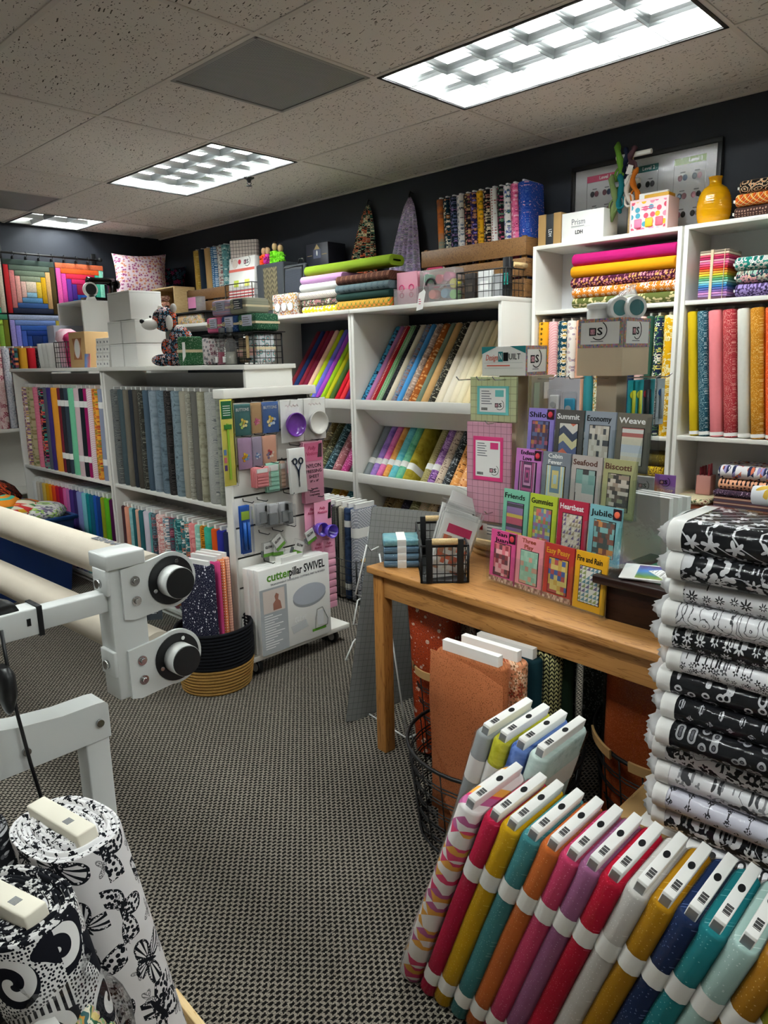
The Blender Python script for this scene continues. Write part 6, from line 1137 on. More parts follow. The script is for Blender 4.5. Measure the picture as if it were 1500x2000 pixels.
face(s1, (-.0004, 0, 1.40-TT), -90, .19, .105, True); face(s1, (0, -.1904, 1.40-TT), 0, .14, .105, False)
s2 = spinner('counter spinner topped with the patchwork bordered logo sign', (2.40, 1.345), .168, .20, 1.587, .185)
MB().bevbox((-.002, -.17, 1.395-TT), (.202, .002, 1.492-TT), .001).build('beige_panel', plain('beige_board', '#cdb99c', .6), s2)
face(s2, (-.003, 0, 1.492-TT), -90, .168, .098, False); face(s2, (0, -.1714, 1.492-TT), 0, .20, .098, False)
pk = MB().tube([(0, 0, 0), (-.10, 0, 0), (-.115, 0, .012)], .0025, 6).mesh('peg', CHROME)
for sp_, pts in ((s1, ((0, -.06, .655), (0, -.13, .655), (0, -.10, .50), (0, -.10, .17))), (s2, ((0, -.03, .655), (0, -.12, .655), (0, -.09, .45)))):
    for p in pts: obj('peg', pk, sp_, p)
    for x, z in ((.05, .655), (.14, .655)): obj('peg', pk, sp_, (x, -.17, z), (0, 0, R(90)))
obj('peg', pk, s1, (.0, .03, .655)); 
def ruler(label, x, y, z, w, h, tint, lab=None, labmat=None, turn=0, n=3, dens=.3):
    g = G('ruler_'+label[:6], .1, .5); xx, yy, zz_ = g.xyz(); a = g.M('FRACT', g.M('DIVIDE', xx, .0254)); b_ = g.M('FRACT', g.M('DIVIDE', zz_, .0254)); ln = g.M('LESS_THAN', g.M('MINIMUM', a, b_), .07)
    tr = g.n('BsdfTransparent'); g.put(tr.inputs[0], tuple(.6+.4*c for c in lin(tint)[:3])+(1,)); k = g.n('MixShader'); g.base(g.mix(g.M('MULTIPLY', ln, .7), tint, '#3a3034')); g.put(k.inputs[0], g.M('MAXIMUM', ln, dens)); g.nt.links.new(tr.outputs[0], k.inputs[1]); g.nt.links.new(g.b.outputs[0], k.inputs[2]); g.nt.links.new(k.outputs[0], g.out.inputs[0])
    t = fx('quilting_ruler', label, 'ruler', x, y, z, 'acrylic rulers on the spinner', turn=turn)
    for k_ in range(n): MB().bevbox((0, .006*k_, 0), (w, .006*k_+.003, h), .001).build('ruler_sheet', g.m, t)
    if lab:
        MB().box((w*.16, -.002, h*.16 if h < .2 else h*.42), (w*.84, -.0004, h*.80 if h < .2 else h*.86)).build('label_border', labmat, t); z0, z1 = (h*.22, h*.75) if h < .2 else (h*.46, h*.82)
        MB().box((w*.22, -.003, z0), (w*.78, -.0019, z1)).build('label_card', PAPER, t); lines(t, w*.26, w*.5, z1-.012, 6, .009, GREYINK, -.0031); logo(t, w*.66, z0+.025, .035, -.0031); MB().box((w*.56, -.0035, z1-.03), (w*.74, -.003, z1-.006)).build('label_picture', labmat, t)
        b = MB()
        for q in range(8): b.box((w*.26+q*.0035, -.0036, z0+.006), (w*.26+q*.0035+.002, -.003, z0+.016))
        b.build('barcode', INK, t)
    return t
ruler('pale green square quilting ruler with teal label on the front spinner', 2.215, 1.682, 1.235, .205, .162, '#e6edbe', True, plain('label_teal', '#6fc4c0', .5), n=2, dens=.6)
ruler('pink long quilting ruler with hot pink label on the front spinner', 2.185, 1.675, .865, .195, .37, '#efb6ca', True, plain('label_pink', '#dd3f7f', .5), n=2, dens=.65)
t = thing('quilting_ruler', 'amber green ruler on the side of the front spinner', 'ruler', (2.26, 1.445, 1.235), (0, 0, 0), 'acrylic rulers on the spinner')
for k in range(3): MB().bevbox((0, .006*k, 0), (.15, .006*k+.003, .165), .001).build('ruler_sheet', glassy('amber_sheet', '#e6dcae', .03, .05, .2, .3), t)
MB().box((.015, -.002, .02), (.05, -.0004, .14)).build('label_card', plain('sage_label', '#93a08a', .6), t); MB().box((.08, -.002, .08), (.12, -.0004, .14)).build('label_card', PAPER, t)
t = fx('template_packet', 'white template packet with red mark low on the front spinner', 'packet', 2.20, 1.64, .79); MB().box((0, 0, 0), (.15, .004, .085)).build('card', PAPER, t); lines(t, .05, .14, .07, 5, .012); MB().prism([(.01, .035), (.03, .035), (.03, .055)], -.002, -.0003).build('red_mark', plain('mark_red', '#b3202c', .5), t)
for i, (y, w, z0, z1, c, lab) in enumerate(((1.505, .05, 1.24, 1.385, '#c9cbcc', 'silver tool in a clear packet on the rear spinner'), (1.425, .06, 1.255, 1.392, '#dfdfdd', 'white cutter in a blister packet on the rear spinner'), (1.355, .065, 1.24, 1.388, '#2a8fb0', 'blue cutter in a blister packet on the rear spinner'))):
    t = fx('blister_packet', lab, 'blister packet', 2.36-.02*i, y, z0, 'packets on the rear spinner'); h = z1-z0
    MB().box((0, .002, 0), (w, .004, h)).build('card', plain('blister_card', '#d9d6dc', .5), t); MB().bevbox((w*.2, -.014, h*.1), (w*.8, .001, h*.55), .005).build('tool', plain('tl'+c, c, .25, .6), t); MB().bevbox((w*.08, -.018, h*.05), (w*.92, .0, h*.7), .006).build('clear_shell', FILM, t)
    if i: MB().cyl((w*.5, -.016, h*.3), (w*.5, -.019, h*.3), w*.18, 16).build('dial', plain('dial_grey', '#a9abad', .4), t)
for i, (x, c, cc_, lab) in enumerate(((2.40, '#1fa3ae', '#d8d83a', 'teal and yellow fabric glue pack on the rear spinner side'), (2.425, '#23a0ab', '#e0dd4a', 'second teal and yellow glue pack on the rear spinner side'), (2.46, '#3a3f45', '#c22a3c', 'grey marker pack with red dot, first in its row'), (2.478, '#41464c', '#c22a3c', 'grey marker pack with red dot, second in its row'), (2.496, '#464b51', '#c22a3c', 'grey marker pack with red dot, third in its row'), (2.515, '#2b8f96', '#d03a48', 'teal and white marker pack with a big red dot'), (2.55, '#dcdde0', '#6a4aa0', 'white erasable marker pack with purple cap'), (2.60, '#b9c6cc', '#2f62a0', 'pale marker pack with blue pen at the far right'))):
    t = thing('marker_pack', lab, 'marker pack', (x, 1.148-.012*(i % 2), 1.215), (0, 0, R(-12)), 'marker packs on the rear spinner'); w = .045; MB().box((0, 0, 0), (w, .004, .165)).build('card', plain('mk'+c, c, .5), t); MB().cyl((w*.5, -.006, .02), (w*.5, -.006, .13), .006, 8).build('pen', plain('pen_'+c+str(i % 2), ['#e9e9ea', c][i % 2] if i > 2 else cc_, .4), t); MB().cyl((w*.42, -.0005, .115), (w*.42, -.003, .115), .012, 14).build('dot', plain('dot'+cc_, cc_, .5), t)
    MB().box((-.002, -.014, -.003), (w+.002, .0055, .16)).build('clear_shell', FILM, t)
    if i == 6: text('Self-Erase Marker', .012, INK, t, (w*.78, -.007, .075), (R(90), R(-90), 0), width=.11)
# tape rolls and jar on the rear spinner
MB().lathe([(.001, 0), (.038, 0), (.04, .004), (.04, .03), (.036, .034), (.036, .04), (.041, .041), (.041, .056), (.03, .059), (.001, .059)], 24).build('plastic_jar', plain('frost_white', '#dfe0de', .3), None, loc=(2.46, 1.302, 1.5875), label='white plastic jar on top of the rear spinner', cat='jar')
for i in range(2):
    t = thing('tape_roll', f'white tape roll with teal label on the rear spinner, {["left", "right"][i]} one', 'tape roll', (2.47+.03*i, 1.235-.045*i, 1.5875), (0, 0, R(-35)), 'tape rolls on the rear spinner'); b = MB(); b.cyl((0, -.018, .038), (0, .018, .038), .038, 26); b.build('tape', plain('tape_white', '#e6e6e3', .4), t); MB().cyl((0, -.0195, .038), (0, -.018, .038), .027, 24).build('teal_label', plain('tape_teal', '#1c6f72', .5), t)
b = MB(); r6 = random.Random(8); b.loft([[(.085*q*math.cos(2*PI*i/20)+r6.uniform(-.004, .004), .05*q*math.sin(2*PI*i/20)+r6.uniform(-.004, .004)-.6*max(0, h-.07), h) for i in range(20)] for h, q in ((.0, .9), (.03, 1), (.06, .95), (.082, .6), (.10, .25), (.115, .1))], 0, True, False); b.build('plastic_bag', glassy('thin_bag', '#ffffff', .05, .1, .06), None, loc=(2.485, 1.215, 1.588), label='crumpled clear bag round the tape rolls on the rear spinner', cat='bag')
# orange grip pack and clear pack hanging low at the right
t = fx('grip_pack', 'orange and purple grip dots card hanging at the right of the spinner', 'card pack', 2.33, 1.01, .965); g = G('grip_gradient', .5, .3); x, y, z = g.xyz(); n_ = g.M('ADD', g.M('DIVIDE', z, .115), g.M('MULTIPLY', g.M('DIVIDE', x, .07), .55)); g.base(g.ramp(n_, [(.0, '#d9682a'), (.62, '#dd7a3a'), (.95, '#8a5aa8'), (1, '#8a5aa8')], False)); MB().bevbox((0, 0, 0), (.07, .003, .115), .001).build('card', g.m, t); text('ACCU-GRIP', .013, plain('peach_ink', '#f0c0a0', .6), t, (.036, -.0006, .062), width=.054); logo(t, .037, .09, .03); lines(t, .012, .06, .05, 4, .008, plain('peach_ink', '#f0c0a0', .6))
t = fx('grip_pack', 'clear packet of needles with white logo card hanging beside the orange card', 'card pack', 2.31, 1.068, .955); MB().bevbox((0, 0, .035), (.066, .003, .115), .001).build('card', plain('grey_card', '#b9babd', .4), t); logo(t, .033, .085, .032); lines(t, .008, .055, .05, 3, .007); MB().box((-.002, -.006, 0), (.068, .006, .116)).build('clear_bag', FILM, t)
# black wire basket of pattern packets
t = thing('wire_tray', 'black wire basket of pattern packets at the table corner', 'basket', (1.757, 1.535, TT+.003), (0, 0, R(-46)))
wire_tray(t, .155, .36, .125, 6, 4, .0045)
for y in (.0, .36): MB().cyl((.035, y-.004, .142), (.12, y-.004, .142), .011, 10).build('wooden_handle', LIGHTW, t); [MB().bevbox((x, y-.008, .0), (x+.022, y+.002, .15), .002).build('handle_strap', BLACKM, t) for x in (.015, .118)]
MB().bevbox((.002, .002, .0), (.153, .358, .006), .002).build('base_plate', BLACKM, t)
TRM = Matrix.Translation((1.757, 1.535, TT+.003)) @ Matrix.Rotation(R(-46), 4, 'Z')
for i in range(14):
    p = TRM @ Vector((.016+.002*i, .03+.021*i, .012)); c = ['#d9643a', '#5a4a46', '#c9503a', '#2f5a5a', '#8a8a8c', '#d9c9a0', '#3a3a44'][i % 7]
    t = thing('pattern_packet', f'bagged sewing pattern, {ORD[i]} from front in the table wire basket', 'pattern packet', p, (R(-13), R(24+random.uniform(-3, 3)), R(-34+random.uniform(-5, 5))), 'bagged patterns in the table basket'); h = .22+random.uniform(-.012, .012)
    if i == 12: h = .27
    MB().box((0, 0, 0), (.125, .004, h)).build('leaflet', PAPER if i else plain('leaf_white', '#e6e4e0', .5), t); MB().box((.01, -.001, .04), (.115, -.0002, .16)).build('cover_picture', quilt_art('packet_art', [c, '#e0d6c6', '#b57a5a', '#f0efe8'], 5, 6, .12, .16), t); MB().box((-.005, -.005, -.002), (.131, .009, h+.018)).build('clear_bag', FILM, t)
    if i < 2: MB().box((.02, -.0014, .17), (.11, -.0003, .20)).build('title_strip', plain('title%d' % i, ['#c02a5a', '#3a3034'][i], .5), t)
# banded teal fabric packs
for i in range(4):
    t = thing('fabric_pack', f'wrapped pack of teal blue fabric squares, {["lowest", "second", "third", "topmost"][i]} on the table corner', 'fabric pack', (1.815, 1.765, TT+.0255*i), (0, 0, R(-50+2*i)), 'teal fabric packs'); MB().bevbox((0, 0, .0005), (.135, .12, .025), .006).build('fabric_squares', fab('hstripe', '#41546c', '#6d93ab', '#8aa9b8', .3) if i < 3 else fab('batik', '#4a8fae', '#86b5b8', '#35708f'), t)
    MB().box((.05, -.002, -.0), (.082, .122, .0258)).build('paper_band', PAPER, t); MB().bevbox((-.003, -.003, .0003), (.138, .123, .0254), .006).build('plastic_wrap', FILM, t)
# dark chest with green top at the right end
t = thing('dark_chest', 'dark mahogany chest with green inlaid top on the pine table', 'chest', (1.835, .945, TT), (0, 0, R(-4.76)))
MB().bevbox((.015, -.9, 0), (.52, -.02, .105), .003).build('chest_body', DARKW, t); MB().bevbox((-.012, -.93, .105), (.545, .01, .13), .004).build('lid', DARKW, t); MB().box((.03, -.9, .130), (.505, -.06, .1312)).build('green_inlay', plain('green_baize', '#2f6a4e', .5), t)
for i, (dx, dy, a, c) in enumerate(((.04, -.28, 12, 'w'), (.045, -.275, 15, 'w'), (.05, -.27, 18, 'p'), (.15, -.36, 50, 'k'))):
    p = Vector((1.835, .945, TT+.1325+.0022*i)); m = thing('leaflet', ['white leaflet at the bottom on the dark chest', 'white leaflet second on the dark chest', 'leaflet with a rainbow picture on the dark chest', 'white leaflet with black doodles on the dark chest'][i], 'leaflet', p+Vector((dx, dy, 0)), (0, 0, R(a)), 'leaflets on the dark chest'); MB().box((0, 0, 0), (.15, .21, .002)).build('sheet', PAPER, m)
    if c == 'p': g = G('rainbow_print', .5, .3); x, y, z = g.xyz(); g.base(g.ramp(g.M('ADD', g.M('DIVIDE', x, .2), g.M('MULTIPLY', g.noise(g.obj(), 60, 2), .2)), [(0, '#c9b56a'), (.25, '#6a9a4a'), (.5, '#4a86c9'), (.75, '#5a4a8a'), (1, '#c9c04a')], False)); MB().box((.01, .01, .002), (.14, .17, .0024)).build('picture', g.m, m)
    if c == 'k': MB().box((.005, .005, .002), (.145, .205, .0024)).build('doodle_print', fab('swirl', '#f0efec', '#f0efec', '#2a2a2c', .5), m)
MB().bevbox((0, 0, 0), (.28, .22, .17), .03).build('black_bag', plain('black_cloth', '#08080a', .9), None, loc=(2.42, .72, TT+.001), label='black cloth bag behind the chest on the pine table', cat='bag')
# white printed tea towel on the pile
zt_ = zz
b = MB(); b.loft([[(x, y, z+.012) for x, y, z in ((0, .03*math.sin(k), 0), (.05, .03*math.sin(k)+.01, .012), (.11, .01, .008), (.16, 0, 0), (.16, 0, -.012), (.08, 0, -.012), (0, 0, -.012))] for k in range(2)], 0, True); 
m = thing('tea_towel', 'rolled white printed tea towel lying on the black and white pile', 'tea towel', (1.66, .06, zt_+.002), (0, 0, R(0))); MB().tube([(0, -.3, .035), (0, 0, .034), (.0, .30, .034), (.0, .44, .03)], .03, 10, rs=[.03, .033, .03, .02]).build('rolled_cloth', fab('flower', '#e6e7ea', '#d9b04a', '#6aa06a', 1.6, '#e6e7ea'), m)
# ================================================================== on the island top
T3 = 1.4575
def whitebox(lab, x, y, z, w, d, h, group='white cartons on the island', name='white_carton'):
    t = fx(name, lab, 'carton', x, y, z, group); MB().bevbox((0, 0, 0), (w, d, h), .002).build('box_body', PAPER, t); MB().box((.0, -.0006, h*.93), (w, 0, h*.935)).build('lid_seam', GREYINK, t)
    MB().box((w, 0, h*.93), (w+.0006, d, h*.935)).build('lid_seam', GREYINK, t); return t
whitebox('small white carton at bottom left of the island stack', 2.12, 4.335, T3, .160, .19, .131); whitebox('small white carton at bottom right of the island stack', 2.12, 4.166, T3, .160, .19, .131)
whitebox('small white carton, middle left of the island stack', 2.12, 4.338, T3+.134, .160, .19, .129); whitebox('small white carton, middle right of the island stack', 2.12, 4.163, T3+.134, .160, .19, .129)
whitebox('large white carton on top of the island stack', 2.115, 4.30, T3+.267, .27, .2, .16)
for r_ in range(4):
    for q in range(2): 
        t = whitebox(f'tiny white dotted box beside the white cartons, row {["one", "two", "three", "four"][r_]} from the bottom, {["left", "right"][q]} one', 2.13, 4.56-.09*q-.008*r_, T3+.044*r_, .087, .1, .043, 'tiny white boxes on the island', 'tiny_box')
        for k in range(2): MB().cyl((.022+.04*k, 0, .02), (.022+.04*k, -.0008, .02), .007, 12).build('printed_dot', GREYINK, t)
t = fx('kraft_box', 'kraft gift box with oval white label on the island', 'gift box', 2.115, 4.90, T3, tilt=-1); MB().bevbox((0, 0, 0), (.235, .16, .225), .003).build('box_body', plain('pale_kraft', '#c39f6e', .8), t); MB().prism([(.05, .185), (.19, .185), (.165, .12), (.18, .05), (.06, .05), (.075, .12)], -.001, -.0001).build('cut_window', plain('amber_print', '#a0643a', .6), t)
b = MB(); b.loft([[(.12+.042*math.cos(2*PI*i/24), y, .12+.062*math.sin(2*PI*i/24)) for i in range(24)] for y in (-.0022, -.001)], 0, False); b.build('oval_label', plain('oval_pinkwhite', '#f0dede', .6), t); b = MB(); b.loft([[(.12+.034*math.cos(2*PI*i/24), y, .12+.052*math.sin(2*PI*i/24)) for i in range(24)] for y in (-.003, -.0021)], 0, False); b.build('oval_label_inner', PAPER, t)
g = G('sunset_print', .5, .3); x, y, z = g.xyz(); g.base(g.ramp(g.M('MULTIPLY_ADD', g.noise(g.obj(), 22, 2), .5, g.M('DIVIDE', x, .16)), [(.1, '#3a78c9'), (.45, '#8aa6d9'), (.6, '#e08a8a'), (.9, '#e8a090')], False))
MB().box((0, 0, 0), (.075, .004, .085)).build('art_card', g.m, None, loc=(2.10, 4.665, T3), rot=(R(-6), 0, R(-90)), label='small blue and coral art card leaning on the island', cat='card')
t = fx('wire_pail', 'black wire basket stuffed with pink cloth on the island', 'basket', 2.13, 5.17, T3); wire_tray(t, .20, .16, .17, 5, 5, .003)
for i, (c, x, w, h, lab) in enumerate((('#e9a9bd', .0, .10, .26, 'pale pink plush cloth bulging from the island wire basket'), ('#a81850', .10, .095, .235, 'raspberry cloth in the island wire basket'))):
    b = MB(); n = 18; r5 = random.Random(i+3); b.loft([[(x+w/2+w*.52*q*math.cos(2*PI*k/n)*(1+r5.uniform(-.06, .06))*(1.25 if (i == 0 and h_ > .17) else 1)-(.02 if i == 0 and h_ > .17 else 0), .08+.07*q*math.sin(2*PI*k/n), h_) for k in range(n)] for h_, q in ((.006, .85), (.06, .95), (.12, .95), (.165, .95), (.19, 1.1), (h-.02, .95), (h, .5))]); b.build('stuffed_cloth', fab('batik', c, '#f3d3dd' if i == 0 else '#c43a6a', c, 1.5), None, loc=(2.13, 5.17, T3), rot=(0, 0, R(-90)), label=lab, cat='cloth', group='cloths in the island wire basket')
for k in range(3): MB().lathe([(.001, 0), (.036, 0), (.042, .08), (.045, .17), (.043, .17), (.001, .16)], 16).build('paper_cup', PAPER, None, loc=(2.17, 5.44-.075*k, T3), label=f'tall white paper cup at the far end of the island, {ORD[k]} from left', cat='cup', group='white paper cups on the island')
# patchwork plush bear
t = fx('plush_bear', 'plush bear sewn from dark floral fabric with white muzzle', 'plush toy', 2.11, 3.80, T3); t.scale = (1.28, 1.1, 1.12); FLO = fab('flower', '#23232c', '#c9552a', '#c9a6a0', .8, '#4f86a0'); PL = plain('white_plush', '#e6e3dd', .95, .1)
b = MB(); b.sphere((.10, .10, .075), .085, 20, 0, (1, .85, 1)); b.sphere((.10, .09, .13), .06, 16, 0, (1.0, .9, 1)); b.sphere((.055, .01, .028), .034, 14, 0, (.9, 1.7, .85)); b.sphere((.15, .0, .03), .036, 14, 0, (.9, 1.7, .85)); b.sphere((.165, .06, .09), .032, 12, 0, (.8, .9, 1.5)); b.sphere((.035, .05, .09), .028, 12, 0, (.8, .9, 1.5)); b.build('body', FLO, t)
h = MB().sphere((.04, .05, .225), .062, 22, 0, (1.05, .9, .95)).build('head', FLO, t); MB().sphere((.018, -.02, .20), .036, 16, 0, (1.1, 1.1, .75)).build('muzzle', PL, h); MB().sphere((.010, -.056, .215), .012, 10, 0, (1.3, .8, .9)).build('nose', BLACKP, h)
for x in (-.012, .095): MB().sphere((x, .065, .275), .022, 12, 0, (1, .5, 1)).build('ear', PL, h)
for x in (.005, .06): MB().sphere((x, -.006, .238), .006, 8).build('eye', BLACKP, h)
MB().sphere((.105, .03, .205), .024, 12, 0, (.7, .7, 1.5)).build('cheek_patch', PL, h)
# wire basket, spray bottles, ribbons
t = fx('wire_shelf', 'black wire bin with wooden handles at the near end of the island', 'basket', 2.13, 3.30, T3); wire_tray(t, .40, .17, .145, 10, 5, .004)
for x in (.03, .355): MB().bevbox((x, -.012, .03), (x+.018, -.004, .135), .003).build('wooden_handle', LIGHTW, t); [MB().box((x-.006, -.010, z), (x+.024, 0, z+.012)).build('handle_strap', BLACKM, t) for z in (.02, .132)]
MB().box((-.03, -.01, .15), (.42, .18, .154)).build('lid_board', BLACKP, t)
for i, (c2, x, lab) in enumerate((('#9a3450', .16, 'clear spray bottle of red starch with white lettering'), ('#8a8a82', .225, 'clear spray bottle of grey starch with white lettering'))):
    t = fx('spray_bottle', lab, 'spray bottle', 2.085, 3.25-x, T3, 'spray bottles on the island'); MB().lathe([(.001, .004), (.027, .004), (.028, .02), (.028, .062), (.001, .062)], 20).build('liquid', plain('liq'+c2, c2, .15, .6), t); MB().lathe([(.001, 0), (.030, 0), (.031, .01), (.031, .10), (.026, .115), (.013, .126), (.012, .132)], 22, caps=False).build('bottle', glassy('bottle_clear', '#ffffff', .03, .03, .08, .35), t); MB().lathe([(.0145, .126), (.0145, .148), (.006, .15), (.006, .156), (.001, .156)], 16).build('collar', BLACKP, t); MB().bevbox((-.012, -.012, .152), (.012, .014, .178), .004).build('spray_head', plain('smoke_cap', '#6a6d72', .25), t); text('flatter', .022, INKW, t, (.0, -.0325, .05), (R(90), R(-90), 0), width=.07); MB().box((-.026, -.030, .012), (-.004, -.0285, .04)).build('label', PAPER, t)
t = fx('ribbon_roll', 'large roll of floral printed batting strip on the island', 'roll', 2.115, 3.36, T3); b = MB(); b.cyl((.07, -.01, .068), (.13, .08, .068), .068, 30); b.build('roll_body', fab('ditsy', '#dcd3d3', '#8a4a5a', '#6a6a72', 1.4), t); 
for k in range(4): d = Vector((.06, .09, 0)).normalized(); b = MB(); c0 = Vector((.07, -.01, .068))-d*.0015; r0 = .060-.012*k; b.tube([c0+Vector((d.y*math.cos(a), -d.x*math.cos(a), 0))*r0+Vector((0, 0, math.sin(a)))*r0 for a in [2*PI*q/24 for q in range(24)]], .003, 5, closed=True); b.build('wound_edge', plain('wound_grey', '#b9bab8', .8), t)
for i, (y, z, w, h, f, lab) in enumerate(((3.535, T3, .085, .15, ('stars', '#1f5a34', '#cfe0c9', '#7aa07a', .5), 'green starry folded bundle standing beside the bear'), (2.985, T3+.008, .085, .135, ('rings', '#c9ccd0', '#5a8a86', '#c9706a', 1.), 'grey dotted folded bundle in the island wire bin'), (3.06, T3+.008, .05, .12, ('hstripe', '#a08a74', '#5a6a5a', '#8a5a50', 1.), 'brown and green folded strips in the island wire bin'))):
    t = fx('fabric_bundle', lab, 'fabric bundle', 2.10 if i == 0 else 2.15, y, z, 'tied bundles on the island'); MB().bevbox((0, 0, 0), (w, .11, h), .012).build('folded_fabric', fab(*f), t); MB().box((-.001, -.002, h*.45), (w+.001, .112, h*.55)).build('ribbon', plain('cream_ribbon', '#d9c9a6', .6), t)
    if i: MB().box((w*.1, -.003, h*.25), (w*.9, -.0015, h*.5)).build('label', plain('label_blush', '#e6b5ac', .6), t)
    else: MB().prism([(.055, .02), (.085, .05), (.085, .12), (.06, .12)], -.004, -.002).build('label', PAPER, t)
for i, (y, z, w, h, f, lab) in enumerate(((3.305, T3+.156, .125, .078, ('grid_dots', '#d9628c', '#e88aa8', None, .5), 'pink tied bundle of folded fabric on the wire bin'), (3.175, T3+.156, .135, .08, ('stars', '#1d3f78', '#9ab5d9', '#5a7ab0', .4), 'navy tied bundle of folded fabric on the wire bin'), (3.035, T3+.156, .15, .082, ('stars', '#1f4f38', '#a9c6a6', '#5a8a6a', .4), 'dark green tied bundle of folded fabric on the wire bin'), (3.25, T3+.238, .15, .076, ('hstripe', '#c9a3b5', '#8a9ac0', '#d9b5c0', 1.2), 'pastel tied bundle on top of the pink and navy bundles'), (3.095, T3+.24, .14, .074, ('hstripe', '#8a8a7a', '#a9a690', '#6a6d66', 1.), 'grey tied bundle on top of the green bundle'))):
    t = fx('fabric_bundle', lab, 'fabric bundle', 2.14, y, z, 'tied bundles on the island'); MB().bevbox((0, 0, 0), (w, .14, h), .014).build('folded_fabric', fab(*f), t); MB().box((-.001, -.002, h*.42), (w+.001, .142, h*.55)).build('ribbon', plain('cream_ribbon', '#d9c9a6', .6), t); MB().bevbox((w*.3, -.005, h*.3), (w*.82, -.002, h*.92), .001).build('label', plain('label_lilac', '#c6c8dc', .6) if i != 4 else plain('label_slate', '#3a3f4a', .6), t); lines(t, w*.36, w*.76, h*.75, 4, .01, GREYINK if i != 4 else INKW, -.0052)
    MB().tube([(w*.25+.012*math.cos(2*PI*q/10), -.006, h*.5+.009*math.sin(2*PI*q/10)) for q in range(10)], .0025, 5, closed=True).build('bow', plain('cream_ribbon', '#d9c9a6', .6), t)
# ------------------------------------------------------------------ far stretch of the slanted shelving top
t = fx('charm_pack_bag', 'clear bag of floral die-cut shapes on the slanted shelving', 'bag', DX+.04, 4.27, T1); MB().bevbox((0, 0, 0), (.27, .05, .15), .015).build('floral_pieces', fab('bigfloral', '#d5d0cc', '#b0655a', '#5a7a6a', .8, '#d9a05a'), t); MB().bevbox((-.004, -.004, 0), (.274, .054, .156), .016).build('clear_bag', FILM, t)
for k in range(3): MB().cyl((.07+.07*k, -.004, .06), (.07+.07*k, -.008, .06), .028, 18).build('round_label', plain('rl%d' % k, ['#dfe0de', '#e9e6e2', '#cfd3d6'][k], .4), t)
t = fx('grey_bin', 'dark grey felt storage bin with stitched leaf panel', 'storage bin', 3.44, 4.60, T1); MB().bevbox((0, 0, 0), (.32, .22, .39), .012).build('bin_body', plain('felt_dark', '#3a3d41', .95, .1, grain=120), t); MB().bevbox((.09, -.006, .06), (.25, .001, .36), .004).build('stitched_panel', fab('knit', '#6a624c', '#4a4436', None, 3.), t)
for i, (c, x, lab) in enumerate((('#f0561c', .03, 'neon orange fuzzy pencil topper doll'), ('#c92c9a', .075, 'neon pink fuzzy pencil topper doll'), ('#7ada1e', .16, 'large neon green fuzzy pencil topper doll'), ('#7fd628', .225, 'small neon green fuzzy pencil topper doll at the right'))):
    t = fx('fuzzy_doll', lab, 'doll', 3.50, 4.60-x, T1+.375, 'neon fuzzy dolls in the grey bin'); s = 1.15 if i == 2 else 1
    b = MB(); r7 = random.Random(i)
    for k in range(90): a, hh = r7.uniform(0, 6.28), r7.uniform(.0, .085*s); b.cyl((.02*math.cos(a), .02*math.sin(a), hh), (.036*s*math.cos(a), .036*s*math.sin(a), hh-.006), .0045, 4)
    b.cyl((0, 0, 0), (0, 0, .09*s), .022, 10); b.build('fuzzy_body', plain('neon'+c, c, .8), t); MB().sphere((0, 0, .115*s), .023, 12, 0, (.9, .9, 1.25)).build('head', plain('doll_wood', '#c9a67a', .6), t); MB().sphere((0, .004, .14*s), .016, 10, 0, (1, 1, .6)).build('hair', plain('doll_hair', '#2c1c14', .8), t)
t = fx('tool_case', 'dark zipped mesh tool case leaning beside the grey bin', 'case', 3.42, 4.29, T1+.0, tilt=-4); MB().bevbox((0, 0, 0), (.24, .05, .36), .02).build('case_body', plain('case_grey', '#2b2e33', .6), t); MB().tube([(.02, -.003, .03), (.22, -.003, .03), (.22, -.003, .34), (.02, -.003, .34)], .006, 6, closed=True).build('piping', BLACKP, t); MB().box((.035, -.002, .05), (.205, -.0002, .32)).build('mesh_window', fab('window', '#3c4048', '#1d1f24', None, .5), t)
MB().tube([(.15, .02, .36), (.16, .02, .39), (.2, .02, .39), (.21, .02, .36)], .006, 6).build('handle', BLACKP, t)
t = fx('gift_box', 'black gift box with a pale emblem high against the wall', 'gift box', 3.60, 4.21, T1); MB().bevbox((0, 0, 0), (.235, .17, .50), .003).build('box_body', plain('navy_black', '#1b1d2b', .4), t); MB().prism([(.09, .46), (.15, .46), (.12, .495)], -.002, -.0002).build('emblem_triangle', plain('emblem_tan', '#b59a6a', .5), t); MB().prism([(.08, .40), (.16, .40), (.16, .46), (.08, .46)], -.0015, -.0001).build('emblem_panel', plain('emblem_slate', '#565a70', .5), t); MB().sphere((.12, -.002, .435), .012, 8, 0, (.7, .2, 1.6)).build('emblem_figure', INKW, t); [MB().box((x, -.0015, .42), (x+.05, -.0002, .424)).build('side_line', plain('emblem_tan', '#b59a6a', .5), t) for x in (.015, .17)]
